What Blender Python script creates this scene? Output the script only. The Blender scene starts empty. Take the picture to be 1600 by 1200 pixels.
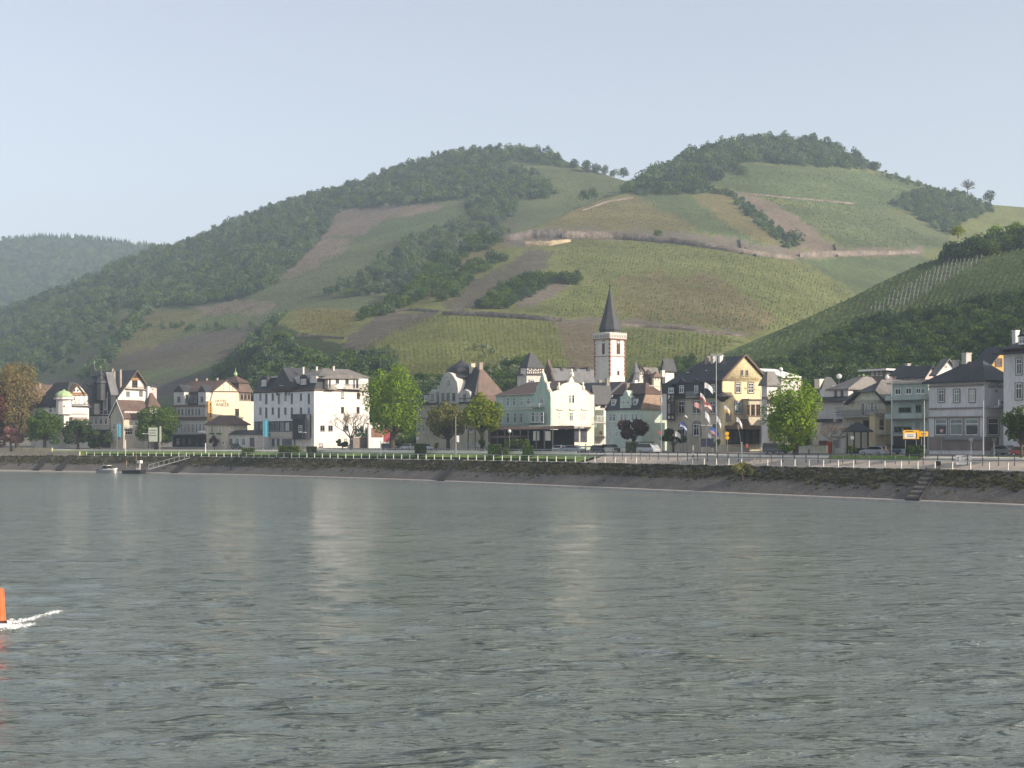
import bpy, bmesh, math, random
import numpy as np
from mathutils import Vector, Matrix
R = math.radians
rnd = random.Random(7)
nrs = np.random.RandomState(11)
SC = bpy.context.scene
COL = SC.collection
# ---------------------------------------------------------------- camera, world, sun, exposure
F, HOR, CZ = 2400.0, 690.0, 8.0          # focal length in photo pixels, horizon row, eye height over the river
cam_d = bpy.data.cameras.new('camera'); cam = bpy.data.objects.new('camera', cam_d); COL.objects.link(cam)
cam_d.sensor_width = 36.0; cam_d.lens = 36.0*F/1600.0
cam_d.shift_y = (HOR-600.0)/1600.0
cam_d.clip_start = 0.5; cam_d.clip_end = 20000
cam.location = (0, 0, CZ); cam.rotation_euler = (R(90), 0, 0)
SC.camera = cam
SUN_AZ, SUN_EL = R(114), R(25)            # azimuth clockwise from +Y
world = bpy.data.worlds.new('World'); SC.world = world; world.use_nodes = True
wt = world.node_tree; wt.nodes.clear()
wo = wt.nodes.new('ShaderNodeOutputWorld'); wb = wt.nodes.new('ShaderNodeBackground'); ws = wt.nodes.new('ShaderNodeTexSky')
ws.sky_type = 'NISHITA'; ws.sun_disc = False; ws.sun_elevation = SUN_EL; ws.sun_rotation = SUN_AZ
ws.altitude = 100; ws.air_density = 1.0; ws.dust_density = 2.2; ws.ozone_density = 2.0
wh = wt.nodes.new('ShaderNodeHueSaturation'); wh.inputs['Saturation'].default_value = 0.50
wx = wt.nodes.new('ShaderNodeMix'); wx.data_type = 'RGBA'; wx.blend_type = 'MULTIPLY'; wx.inputs[0].default_value = 1.0; wx.inputs[7].default_value = (1.0, 0.966, 0.962, 1)
wt.links.new(ws.outputs[0], wh.inputs['Color']); wt.links.new(wh.outputs[0], wx.inputs[6]); wt.links.new(wx.outputs[2], wb.inputs[0])
wb.inputs[1].default_value = 0.12
wt.links.new(wb.outputs[0], wo.inputs[0])
sun_d = bpy.data.lights.new('sun', 'SUN'); sun = bpy.data.objects.new('sun', sun_d); COL.objects.link(sun)
sun_d.energy = 4.0; sun_d.angle = R(0.6); sun_d.color = (1.0, 0.86, 0.68)
SDIR = Vector((math.sin(SUN_AZ)*math.cos(SUN_EL), math.cos(SUN_AZ)*math.cos(SUN_EL), math.sin(SUN_EL)))
sun.rotation_euler = SDIR.to_track_quat('Z', 'Y').to_euler(); sun.location = (300, -100, 200)
SC.view_settings.view_transform = 'Standard'; SC.view_settings.look = 'None'
SC.view_settings.gamma = 1.0; SC.view_settings.use_curve_mapping = False
SC.view_settings.exposure = 0.80
HAZE_DENSITY = 0.00019
SC.render.engine = 'CYCLES'
SC.cycles.max_bounces = 5; SC.cycles.diffuse_bounces = 2; SC.cycles.glossy_bounces = 2
SC.cycles.transmission_bounces = 2; SC.cycles.volume_bounces = 1; SC.cycles.transparent_max_bounces = 6

# ---------------------------------------------------------------- materials
def mat(name, col, rough=0.8, var=0.18, scale=0.6, bump=0.0, bscale=None, col2=None, spec=0.3, metal=0.0, coat=None, stretch=None, fine=None):
    m = bpy.data.materials.new(name); m.use_nodes = True; t = m.node_tree; b = t.nodes['Principled BSDF']
    b.inputs['Roughness'].default_value = rough; b.inputs['Metallic'].default_value = metal
    b.inputs['Specular IOR Level'].default_value = spec
    c = (*col, 1)
    if var <= 0 and col2 is None:
        b.inputs['Base Color'].default_value = c
    else:
        tc = t.nodes.new('ShaderNodeTexCoord'); n = t.nodes.new('ShaderNodeTexNoise')
        n.inputs['Scale'].default_value = scale; n.inputs['Detail'].default_value = 6; n.inputs['Roughness'].default_value = 0.62
        src = tc.outputs['Object']
        if stretch:
            mp = t.nodes.new('ShaderNodeMapping'); mp.inputs['Scale'].default_value = stretch
            t.links.new(src, mp.inputs[0]); src = mp.outputs[0]
        t.links.new(src, n.inputs['Vector'])
        rp = t.nodes.new('ShaderNodeValToRGB'); e = rp.color_ramp.elements
        e[0].position = 0.3; e[1].position = 0.7
        if col2 is None:
            e[0].color = (*[x*(1-var) for x in col], 1); e[1].color = (*[min(1, x*(1+var)) for x in col], 1)
        else:
            e[0].color = c; e[1].color = (*col2, 1)
        t.links.new(n.outputs['Fac'], rp.inputs[0])
        outc = rp.outputs[0]
        if fine:
            n2 = t.nodes.new('ShaderNodeTexNoise'); n2.inputs['Scale'].default_value = fine[0]; n2.inputs['Detail'].default_value = 3
            t.links.new(src, n2.inputs['Vector'])
            mr = t.nodes.new('ShaderNodeMapRange'); mr.inputs[1].default_value = 0.3; mr.inputs[2].default_value = 0.7
            mr.inputs[3].default_value = 1-fine[1]; mr.inputs[4].default_value = 1+fine[1]
            t.links.new(n2.outputs['Fac'], mr.inputs[0])
            vm = t.nodes.new('ShaderNodeVectorMath'); vm.operation = 'SCALE'
            t.links.new(outc, vm.inputs[0]); t.links.new(mr.outputs[0], vm.inputs['Scale']); outc = vm.outputs[0]
        t.links.new(outc, b.inputs['Base Color'])
        if bump:
            bn = t.nodes.new('ShaderNodeTexNoise'); bn.inputs['Scale'].default_value = bscale or scale*6; bn.inputs['Detail'].default_value = 4
            t.links.new(src, bn.inputs['Vector'])
            bp = t.nodes.new('ShaderNodeBump'); bp.inputs['Strength'].default_value = 0.8; bp.inputs['Distance'].default_value = bump
            t.links.new(bn.outputs['Fac'], bp.inputs['Height']); t.links.new(bp.outputs[0], b.inputs['Normal'])
    return m

M = {}
def plaster(k, c, v=0.14): M[k] = mat(k, c, 0.85, v, 0.5, 0.02, 6, fine=(2.2, 0.09), stretch=(1.0, 1.0, 0.35))
plaster('white_plaster', (0.66, 0.63, 0.58)); plaster('white_plaster_shade', (0.68, 0.69, 0.69))  # second white is bluish: shade of the white hotel's front put into its colour
plaster('cream_plaster', (0.66, 0.57, 0.42)); plaster('yellow_plaster', (0.70, 0.58, 0.35))
plaster('pale_cream', (0.70, 0.665, 0.54)); plaster('mint_plaster', (0.42, 0.54, 0.46))
plaster('palegreen_plaster', (0.52, 0.60, 0.50)); plaster('grey_plaster', (0.50, 0.48, 0.45))
plaster('tan_plaster', (0.50, 0.45, 0.35)); plaster('greygreen_plaster', (0.39, 0.45, 0.41))
plaster('lilacgrey_plaster', (0.60, 0.585, 0.59)); plaster('orange_plaster', (0.50, 0.30, 0.10))
plaster('pink_plaster', (0.55, 0.42, 0.40)); plaster('stone_brown', (0.20, 0.165, 0.15), 0.22)
plaster('rubble', (0.30, 0.25, 0.20), 0.35); plaster('red_sandstone', (0.27, 0.13, 0.10), 0.2)
def roofm(k, c, v=0.3, r=0.6): M[k] = mat(k, c, r, v, 0.5, 0.05, 3.0, fine=(4.0, 0.22), spec=0.4)
roofm('slate', (0.036, 0.038, 0.044)); roofm('slate_light', (0.13, 0.13, 0.135)); roofm('brown_tile', (0.105, 0.066, 0.050))
roofm('red_tile', (0.22, 0.105, 0.07)); roofm('grey_tile', (0.145, 0.135, 0.125)); roofm('brown_shingle', (0.25, 0.165, 0.11))
M['copper'] = mat('copper', (0.36, 0.47, 0.25), 0.6, 0.2, 2)
M['white_paint'] = mat('white_paint', (0.74, 0.73, 0.70), 0.5, 0.05, 1)
M['trim_brown'] = mat('trim_brown', (0.13, 0.085, 0.06), 0.7, 0.2, 1)
M['trim_stone'] = mat('trim_stone', (0.24, 0.20, 0.18), 0.8, 0.2, 1)
M['trim_grey'] = mat('trim_grey', (0.22, 0.22, 0.23), 0.8, 0.15, 1)
M['timber_dark'] = mat('timber_dark', (0.05, 0.035, 0.028), 0.7, 0.3, 2)
M['timber_orange'] = mat('timber_orange', (0.32, 0.17, 0.08), 0.7, 0.3, 2)
M['glass'] = mat('glass', (0.015, 0.017, 0.020), 0.12, 0.5, 0.8, spec=0.6)
M['glass_light'] = mat('glass_light', (0.16, 0.20, 0.19), 0.15, 0.4, 0.6, spec=0.6)
M['blind'] = mat('blind', (0.45, 0.44, 0.42), 0.7, 0.1, 1)
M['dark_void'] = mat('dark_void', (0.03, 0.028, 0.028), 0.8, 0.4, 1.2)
M['shopfront'] = mat('shopfront', (0.05, 0.055, 0.075), 0.3, 0.5, 1.5, spec=0.5)
M['iron'] = mat('iron', (0.045, 0.045, 0.048), 0.5, 0.2, 3, metal=0.3)
M['galv'] = mat('galv', (0.29, 0.30, 0.30), 0.45, 0.12, 2, metal=0.4)
M['rail_white'] = mat('rail_white', (0.60, 0.59, 0.54), 0.6, 0.14, 1.5)
M['rail_dark'] = mat('rail_dark', (0.10, 0.10, 0.11), 0.5, 0.2, 1.5)
M['concrete'] = mat('concrete', (0.42, 0.38, 0.33), 0.85, 0.2, 0.7, 0.02, 5)
M['wall_sand'] = mat('wall_sand', (0.50, 0.42, 0.30), 0.85, 0.18, 0.6, 0.03, 3)
M['wall_pale'] = mat('wall_pale', (0.72, 0.68, 0.57), 0.85, 0.15, 0.6, 0.02, 4)
M['asphalt'] = mat('asphalt', (0.25, 0.232, 0.215), 0.9, 0.15, 0.3, 0.005, 20)
M['pave'] = mat('pave', (0.42, 0.36, 0.30), 0.9, 0.14, 0.4, 0.005, 10, fine=(1.5, 0.08))
M['grass'] = mat('grass', (0.10, 0.18, 0.025), 0.9, 0, 0.4, 0.05, 4, col2=(0.17, 0.24, 0.05), fine=(3, 0.3))
M['town_soil'] = mat('town_soil', (0.16, 0.15, 0.12), 0.9, 0.3, 0.08, 0.03, 1)
M['stair'] = mat('stair', (0.030, 0.027, 0.025), 0.9, 0.3, 1.0)
M['red_door'] = mat('red_door', (0.26, 0.035, 0.055), 0.6, 0.1, 1)
M['rust_door'] = mat('rust_door', (0.19, 0.09, 0.07), 0.6, 0.2, 1)
M['orange'] = mat('orange', (0.80, 0.12, 0.035), 0.5, 0.30, 2.5)
M['black'] = mat('black', (0.02, 0.02, 0.02), 0.6, 0.2, 2)
M['rubber'] = mat('rubber', (0.02, 0.02, 0.02), 0.8, 0.1, 5)
M['rim'] = mat('rim', (0.4, 0.4, 0.41), 0.35, 0.05, 5, metal=0.7)
M['yellow_sign'] = mat('yellow_sign', (0.80, 0.42, 0.02), 0.5, 0.04, 1)
M['blue_sign'] = mat('blue_sign', (0.08, 0.10, 0.45), 0.5, 0.04, 1)
M['board'] = mat('board', (0.42, 0.45, 0.38), 0.6, 0.06, 1)
M['navy'] = mat('navy', (0.02, 0.025, 0.05), 0.6, 0.1, 1)
M['flag_teal'] = mat('flag_teal', (0.08, 0.32, 0.42), 0.8, 0.05, 1)
M['flag_blue'] = mat('flag_blue', (0.05, 0.10, 0.40), 0.8, 0.05, 1)
M['flag_white'] = mat('flag_white', (0.72, 0.70, 0.68), 0.8, 0.05, 1)
M['flag_red'] = mat('flag_red', (0.50, 0.07, 0.06), 0.8, 0.05, 1)
M['flag_pink'] = mat('flag_pink', (0.55, 0.30, 0.30), 0.8, 0.05, 1)
M['red_planter'] = mat('red_planter', (0.45, 0.07, 0.04), 0.6, 0.1, 1)
M['skin'] = mat('skin', (0.45, 0.27, 0.19), 0.6, 0.05, 5)
M['foam'] = mat('foam', (0.60, 0.63, 0.63), 0.7, 0.3, 6)
M['bark'] = mat('bark', (0.075, 0.06, 0.045), 0.9, 0.3, 3, 0.03, 12)
M['bark_pale'] = mat('bark_pale', (0.24, 0.19, 0.14), 0.9, 0.3, 3, 0.03, 12)
M['lampglass'] = mat('lampglass', (0.7, 0.69, 0.65), 0.3, 0.03, 3)
M['lettering'] = mat('lettering', (0.12, 0.10, 0.07), 0.7, 0.1, 4)
M['lettering_brown'] = mat('lettering_brown', (0.34, 0.26, 0.13), 0.7, 0.1, 4)
M['lettering_grey'] = mat('lettering_grey', (0.20, 0.19, 0.20), 0.7, 0.1, 4)
M['sign_ink'] = mat('sign_ink', (0.03, 0.03, 0.03), 0.6, 0, 1)

def leafmat(name, c1, c2, trans=0.25, scale=0.35, inst=0.35, bump=0.0):
    m = bpy.data.materials.new(name); m.use_nodes = True; t = m.node_tree; t.nodes.clear()
    o = t.nodes.new('ShaderNodeOutputMaterial'); mix = t.nodes.new('ShaderNodeMixShader')
    d = t.nodes.new('ShaderNodeBsdfDiffuse'); tr = t.nodes.new('ShaderNodeBsdfTranslucent')
    g = t.nodes.new('ShaderNodeNewGeometry'); n = t.nodes.new('ShaderNodeTexNoise')
    n.inputs['Scale'].default_value = scale; n.inputs['Detail'].default_value = 3
    t.links.new(g.outputs['Position'], n.inputs['Vector'])
    oi = t.nodes.new('ShaderNodeObjectInfo')
    ad = t.nodes.new('ShaderNodeMath'); ad.operation = 'MULTIPLY_ADD'; ad.inputs[1].default_value = inst; ad.inputs[2].default_value = 0
    t.links.new(oi.outputs['Random'], ad.inputs[0])
    ad2 = t.nodes.new('ShaderNodeMath'); ad2.operation = 'MULTIPLY_ADD'; ad2.inputs[1].default_value = 1.6
    t.links.new(n.outputs['Fac'], ad2.inputs[0]); 
    sb = t.nodes.new('ShaderNodeMath'); sb.operation = 'SUBTRACT'; sb.inputs[1].default_value = 0.3+inst*0.5
    t.links.new(ad.outputs[0], sb.inputs[0]); t.links.new(sb.outputs[0], ad2.inputs[2])
    rp = t.nodes.new('ShaderNodeValToRGB'); rp.color_ramp.elements[0].color = (*c1, 1); rp.color_ramp.elements[1].color = (*c2, 1)
    rp.color_ramp.elements[0].position = 0.1; rp.color_ramp.elements[1].position = 0.95
    t.links.new(ad2.outputs[0], rp.inputs[0])
    t.links.new(rp.outputs[0], d.inputs[0]); t.links.new(rp.outputs[0], tr.inputs[0])
    mix.inputs[0].default_value = trans
    t.links.new(d.outputs[0], mix.inputs[1]); t.links.new(tr.outputs[0], mix.inputs[2]); t.links.new(mix.outputs[0], o.inputs[0])
    M[name] = m
leafmat('leaf_bright', (0.065, 0.135, 0.012), (0.27, 0.39, 0.035), 0.35, 0.55)
leafmat('leaf_yellow', (0.11, 0.16, 0.015), (0.34, 0.38, 0.04), 0.35, 0.55)
leafmat('leaf_mid', (0.05, 0.095, 0.02), (0.12, 0.18, 0.04), 0.3)
leafmat('leaf_dark', (0.03, 0.055, 0.022), (0.07, 0.11, 0.035), 0.2)
leafmat('leaf_olive', (0.11, 0.11, 0.04), (0.22, 0.22, 0.07), 0.25)
leafmat('leaf_autumn', (0.15, 0.115, 0.045), (0.27, 0.21, 0.085), 0.25)
leafmat('leaf_red', (0.11, 0.035, 0.03), (0.19, 0.07, 0.05), 0.25)
leafmat('leaf_maroon', (0.05, 0.028, 0.028), (0.10, 0.055, 0.045), 0.2)
leafmat('leaf_pink', (0.25, 0.12, 0.10), (0.36, 0.20, 0.16), 0.2)
leafmat('leaf_forest', (0.045, 0.080, 0.048), (0.120, 0.170, 0.080), 0.3, 0.025, 1.0)  # greens shifted bluish, so part of the hill haze sits in the leaf colour
leafmat('leaf_wood', (0.026, 0.055, 0.024), (0.075, 0.125, 0.040), 0.2, 0.05, 0.9)
leafmat('leaf_blossom', (0.15, 0.18, 0.09), (0.25, 0.28, 0.16), 0.15, 0.1, 0.6)
leafmat('leaf_vine', (0.12, 0.14, 0.035), (0.23, 0.24, 0.065), 0.2, 0.06, 0.7)
leafmat('leaf_vine_green', (0.09, 0.15, 0.05), (0.18, 0.25, 0.09), 0.2, 0.06, 0.6)
leafmat('leaf_bank', (0.036, 0.038, 0.018), (0.115, 0.105, 0.045), 0.15, 0.25, 0.9)

# ---------------------------------------------------------------- mesh helpers
def tag(o, label=None, cat=None, group=None, kind=None):
    if label: o['label'] = label
    if cat: o['category'] = cat
    if group: o['group'] = group
    if kind: o['kind'] = kind
    return o
def link(o, parent=None):
    COL.objects.link(o)
    if parent is not None: o.parent = parent
    return o
class MB:
    def __init__(s): s.v = []; s.f = []; s.mi = []; s.m = 0
    def add(s, vs, fs):
        k = len(s.v); s.v += [tuple(v) for v in vs]; s.f += [tuple(i+k for i in f) for f in fs]; s.mi += [s.m]*len(fs); return s
    def box(s, x0, x1, y0, y1, z0, z1):
        if x0 > x1: x0, x1 = x1, x0
        if y0 > y1: y0, y1 = y1, y0
        if z0 > z1: z0, z1 = z1, z0
        return s.add([(x0,y0,z0),(x1,y0,z0),(x1,y1,z0),(x0,y1,z0),(x0,y0,z1),(x1,y0,z1),(x1,y1,z1),(x0,y1,z1)],
              [(0,3,2,1),(4,5,6,7),(0,1,5,4),(1,2,6,5),(2,3,7,6),(3,0,4,7)])
    def prism(s, pts, d):      # planar polygon (3-D points) extruded by vector d
        n = len(pts); d = Vector(d); vs = [tuple(p) for p in pts]+[tuple(Vector(p)+d) for p in pts]
        return s.add(vs, [tuple(range(n))[::-1], tuple(range(n, 2*n))]+[(i, (i+1) % n, n+(i+1) % n, n+i) for i in range(n)])
    def loft(s, a, b):         # two rings of equal length
        n = len(a)
        return s.add(list(a)+list(b), [tuple(range(n))[::-1], tuple(range(n, 2*n))]+[(i, (i+1) % n, n+(i+1) % n, n+i) for i in range(n)])
    def tube(s, p0, p1, r0, r1=None, n=6):
        r1 = r0 if r1 is None else r1
        p0 = Vector(p0); p1 = Vector(p1); d = (p1-p0).normalized()
        a = d.orthogonal().normalized(); b = d.cross(a)
        ra = [p0+(a*math.cos(2*math.pi*i/n)+b*math.sin(2*math.pi*i/n))*r0 for i in range(n)]
        rb = [p1+(a*math.cos(2*math.pi*i/n)+b*math.sin(2*math.pi*i/n))*r1 for i in range(n)]
        return s.loft(ra, rb)
    def lathe(s, c, prof, n=12):   # prof: [(r,z)...]
        k = len(s.v); vs = []; fs = []
        for r, z in prof:
            for i in range(n):
                a = 2*math.pi*i/n; vs.append((c[0]+max(r, 0.004)*math.cos(a), c[1]+max(r, 0.004)*math.sin(a), c[2]+z))
        for j in range(len(prof)-1):
            for i in range(n):
                fs.append((j*n+i, j*n+(i+1) % n, (j+1)*n+(i+1) % n, (j+1)*n+i))
        fs.append(tuple(range(n))[::-1]); fs.append(tuple((len(prof)-1)*n+i for i in range(n)))
        return s.add(vs, fs)
    def build(s, name, m, parent=None, loc=None, smooth=False):
        me = bpy.data.meshes.new(name); me.from_pydata(s.v, [], s.f); me.validate(); me.update()
        bm = bmesh.new(); bm.from_mesh(me); bmesh.ops.recalc_face_normals(bm, faces=bm.faces); bm.to_mesh(me); bm.free()
        for mm in (m if isinstance(m, (list, tuple)) else [m]): me.materials.append(M[mm] if isinstance(mm, str) else mm)
        if isinstance(m, (list, tuple)) and len(s.mi) == len(me.polygons): me.polygons.foreach_set('material_index', s.mi)
        if smooth: me.polygons.foreach_set('use_smooth', [True]*len(me.polygons))
        o = bpy.data.objects.new(name, me); link(o, parent)
        if loc is not None: o.location = loc
        return o
def np_mesh(name, v, f, m, uvcol=None, smooth=False):
    me = bpy.data.meshes.new(name); nv, nf, k = len(v), len(f), f.shape[1]
    me.vertices.add(nv); me.vertices.foreach_set('co', np.ascontiguousarray(v, dtype=np.float32).ravel())
    me.loops.add(nf*k); me.loops.foreach_set('vertex_index', np.ascontiguousarray(f, dtype=np.int32).ravel())
    me.polygons.add(nf); me.polygons.foreach_set('loop_start', np.arange(0, nf*k, k, dtype=np.int32))
    me.update(calc_edges=True)
    if smooth: me.polygons.foreach_set('use_smooth', np.ones(nf, dtype=bool))
    if uvcol is not None:
        ca = me.color_attributes.new('field', 'FLOAT_COLOR', 'POINT')
        ca.data.foreach_set('color', np.c_[uvcol, np.ones(nv)].astype(np.float32).ravel())
    if m is not None: me.materials.append(m)
    return me
def empty(name, loc, rz=0.0):
    o = bpy.data.objects.new(name, None); COL.objects.link(o); o.location = loc; o.rotation_euler = (0, 0, rz); o.empty_display_size = 0.5
    return o
def copy_tree(o, parent=None):
    c = o.copy(); COL.objects.link(c)
    if parent is not None: c.parent = parent
    for ch in o.children: copy_tree(ch, c)
    return c
def pt(px, py, Y): return Vector(((px-800)/F*Y, Y, CZ-(py-HOR)/F*Y))

# ---------------------------------------------------------------- the river bank line, and a ground profile inland of it
bk = np.array([(350,-250),(250,-90),(150,57),(100,130),(62,186),(47,208),(32,231),(10,265),(-12.5,299),(-30,322),(-52,347),(-78,373),(-108,397),(-142,417),(-200,446),(-300,492),(-450,550),(-700,640),(-1100,780)], float)
def resample(p, step):
    d = np.r_[0, np.cumsum(np.hypot(*np.diff(p, axis=0).T))]; t = np.arange(0, d[-1], step)
    return np.c_[np.interp(t, d, p[:, 0]), np.interp(t, d, p[:, 1])]
bk = resample(bk, 2.0)
kern = np.ones(17)/17
for _ in range(2):
    pad = np.r_[np.repeat(bk[:1], 8, 0)+np.outer(np.arange(-8, 0), bk[1]-bk[0]), bk, np.repeat(bk[-1:], 8, 0)+np.outer(np.arange(1, 9), bk[-1]-bk[-2])]
    bk = np.c_[np.convolve(pad[:, 0], kern, 'valid'), np.convolve(pad[:, 1], kern, 'valid')]
tg = np.gradient(bk, axis=0); tg /= np.hypot(tg[:, 0], tg[:, 1])[:, None]
nm = np.c_[tg[:, 1], -tg[:, 0]]
PROF = [(-12, -3.0), (0, -0.3), (0.01, 0.22), (1.3, 0.36), (4.3, 2.05), (8.6, 4.15), (9.4, 4.25), (12.6, 4.25), (17.6, 5.5), (18.2, 5.75), (27.2, 5.85), (27.25, 5.98), (33, 6.1), (60, 6.6), (110, 8.6), (220, 12)]
PS = [a for a, b in PROF]; PZ = [b for a, b in PROF]
def gz(s): return float(np.interp(s, PS, PZ))
def at(px, s):
    """where the line `s` metres inland of the waterline crosses photo column px: x, y, bank tangent, inland normal"""
    q = bk+nm*s; ok = q[:, 1] > 60; k = (px-800)/F
    r = q[:, 0]-k*q[:, 1]
    idx = [i for i in range(len(r)-1) if ok[i] and r[i]*r[i+1] <= 0]
    i = idx[0]; w = r[i]/(r[i]-r[i+1]) if r[i] != r[i+1] else 0
    p = q[i]*(1-w)+q[i+1]*w; T = tg[i]*(1-w)+tg[i+1]*w; T /= np.hypot(*T)
    return Vector((p[0], p[1])), Vector((T[0], T[1])), Vector((T[1], -T[0]))
def site(px, s, dz=0.0):
    p, T, N = at(px, s); return Vector((p.x, p.y, gz(s)+dz))
def ribbon(name, prof, m, px0=None, px1=None, smooth=False, sub=None):
    i0, i1 = 0, len(bk)
    if px0 is not None or px1 is not None:
        q = bk+nm*prof[0][0]; col = np.where(q[:, 1] > 60, 800+F*q[:, 0]/np.maximum(q[:, 1], 1), 1e5)
        s = [i for i in range(len(bk)) if (px0 is None or col[i] >= px0) and (px1 is None or col[i] <= px1)]
        i0, i1 = s[0], s[-1]+1
    B = bk[i0:i1]; N = nm[i0:i1]; n = len(B)
    if sub:
        pr = []
        for a, b in zip(prof[:-1], prof[1:]):
            for j in range(sub): pr.append((a[0]+(b[0]-a[0])*j/sub, a[1]+(b[1]-a[1])*j/sub))
        prof = pr+[prof[-1]]
    k = len(prof)
    v = np.concatenate([np.c_[B+N*s, np.full(n, z)] for s, z in prof])
    a = np.arange(n-1)
    f = np.concatenate([np.c_[a+j*n, a+1+j*n, a+1+(j+1)*n, a+(j+1)*n] for j in range(k-1)])
    f = f[:, ::-1]
    me = np_mesh(name, v, f, M[m] if isinstance(m, str) else m, smooth=smooth)
    o = bpy.data.objects.new(name, me); link(o); return o
# ---------------------------------------------------------------- river
def water_mat():
    m = bpy.data.materials.new('river_water'); m.use_nodes = True; t = m.node_tree; b = t.nodes['Principled BSDF']
    b.inputs['IOR'].default_value = 1.33
    tc = t.nodes.new('ShaderNodeTexCoord'); mp = t.nodes.new('ShaderNodeMapping')
    mp.inputs['Rotation'].default_value = (0, 0, R(-12)); mp.inputs['Scale'].default_value = (0.36, 1.0, 1.0)
    t.links.new(tc.outputs['Object'], mp.inputs[0])
    def noise(s, d, r=0.55):
        n = t.nodes.new('ShaderNodeTexNoise'); n.inputs['Scale'].default_value = s; n.inputs['Detail'].default_value = d; n.inputs['Roughness'].default_value = r
        t.links.new(mp.outputs[0], n.inputs['Vector']); return n
    n1 = noise(2.6, 6, 0.66); n2 = noise(0.045, 4, 0.6); n3 = noise(0.7, 3, 0.5)
    # wind patches and upwelling: change of ripple strength and of turbidity
    st = t.nodes.new('ShaderNodeMapRange'); st.inputs[1].default_value = 0.35; st.inputs[2].default_value = 0.65; st.inputs[3].default_value = 0.55; st.inputs[4].default_value = 1.0
    t.links.new(n2.outputs['Fac'], st.inputs[0])
    bp = t.nodes.new('ShaderNodeBump'); bp.inputs['Distance'].default_value = 0.14; t.links.new(st.outputs[0], bp.inputs['Strength'])
    t.links.new(n1.outputs['Fac'], bp.inputs['Height'])
    bp2 = t.nodes.new('ShaderNodeBump'); bp2.inputs['Distance'].default_value = 0.25; bp2.inputs['Strength'].default_value = 1.0
    t.links.new(n3.outputs['Fac'], bp2.inputs['Height']); t.links.new(bp.outputs[0], bp2.inputs['Normal'])
    last = bp2.outputs[0]
    for sc_, dist, lo, hi in ((1.6, 0.18, 0.54, 0.70), (0.6, 0.42, 0.54, 0.72), (5.0, 0.05, 0.5, 0.7)):
        nn_ = noise(sc_, 3, 0.6); mr = t.nodes.new('ShaderNodeMapRange'); mr.interpolation_type = 'SMOOTHSTEP'; mr.inputs[1].default_value = lo; mr.inputs[2].default_value = hi
        t.links.new(nn_.outputs['Fac'], mr.inputs[0]); bq = t.nodes.new('ShaderNodeBump'); bq.inputs['Distance'].default_value = dist; bq.inputs['Strength'].default_value = 1.0
        t.links.new(mr.outputs[0], bq.inputs['Height']); t.links.new(last, bq.inputs['Normal']); last = bq.outputs[0]
    t.links.new(last, b.inputs['Normal'])
    rp = t.nodes.new('ShaderNodeValToRGB'); rp.color_ramp.elements[0].color = (0.122, 0.152, 0.142, 1); rp.color_ramp.elements[1].color = (0.152, 0.180, 0.166, 1)
    rp.color_ramp.elements[0].position = 0.35; rp.color_ramp.elements[1].position = 0.65
    t.links.new(n2.outputs['Fac'], rp.inputs[0]); t.links.new(rp.outputs[0], b.inputs['Base Color'])
    b.inputs['Roughness'].default_value = 0.13
    M['water'] = m
water_mat()
def build_water():
    p = np.concatenate([np.linspace(900, 40, 520), np.linspace(39, 6, 60)])
    Y = np.r_[-400, -100, 0, 12, CZ*F/p]
    u = np.concatenate([np.linspace(-3, -0.40, 14), np.linspace(-0.38, 0.38, 760), np.linspace(0.40, 3, 14)])
    YY, UU = np.meshgrid(Y, u, indexing='ij'); XX = UU*np.maximum(YY, 40)
    Z = np.zeros_like(XX)
    dY = np.gradient(Y)[:, None]
    g = np.random.RandomState(5)
    for i in range(46):
        lam = 0.7*(9/0.7)**g.rand(); th = g.normal(R(78), 0.42); ph = g.rand()*6.28
        amp = 0.0050*lam**0.75
        kx, ky = 2*math.pi/lam*math.cos(th), 2*math.pi/lam*math.sin(th)
        fade = np.clip(1.4-abs(dY)*2.6/lam, 0, 1)
        mod = 0.55+0.45*np.sin(XX*g.uniform(.02, .09)+YY*g.uniform(.02, .09)+ph*3)
        Z += amp*fade*mod*np.sin(kx*XX+ky*YY+ph)
    Z = np.where(Z > 0, Z*1.5, Z)
    Z[:4] = 0
    r, c = XX.shape; v = np.c_[XX.ravel(), YY.ravel(), Z.ravel()]
    i, j = np.meshgrid(np.arange(r-1), np.arange(c-1), indexing='ij'); a = (i*c+j).ravel()
    f = np.c_[a, a+1, a+c+1, a+c]
    o = bpy.data.objects.new('water', np_mesh('water', v, f, M['water'], smooth=True)); link(o); tag(o, kind='structure', label='grey green rippled river in front of the town')
build_water()

# ---------------------------------------------------------------- bank, promenade, road (ribbons along the bank line)
def bank_mat():
    m = mat('bank_stone', (0.115, 0.104, 0.092), 0.95, 0.25, 0.35, 0.12, 2.5, fine=(3.0, 0.25)); return m
M['bank_stone'] = bank_mat()
M['bank_top'] = mat('bank_top', (0.058, 0.054, 0.034), 0.95, 0, 0.5, 0.2, 2.0, col2=(0.125, 0.105, 0.080), fine=(2.5, 0.35))
M['toe'] = mat('toe', (0.38, 0.345, 0.30), 0.9, 0.2, 0.8, 0.02, 4)
S = 'structure'
tag(ribbon('bank_toe_edge', [(-12, -3), (0, -0.3), (0.02, 0.22), (1.3, 0.37)], 'toe'), kind=S, label='pale stone edge along the waterline')
tag(ribbon('embankment_paving', [(1.3, 0.355), (4.3, 2.05)], 'bank_stone', sub=4), kind=S, label='brown stone paving on the lower river bank')
tag(ribbon('embankment_slope', [(4.3, 2.05), (8.6, 4.12)], 'bank_top', sub=5), kind=S, label='overgrown upper slope of the river bank')
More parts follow.
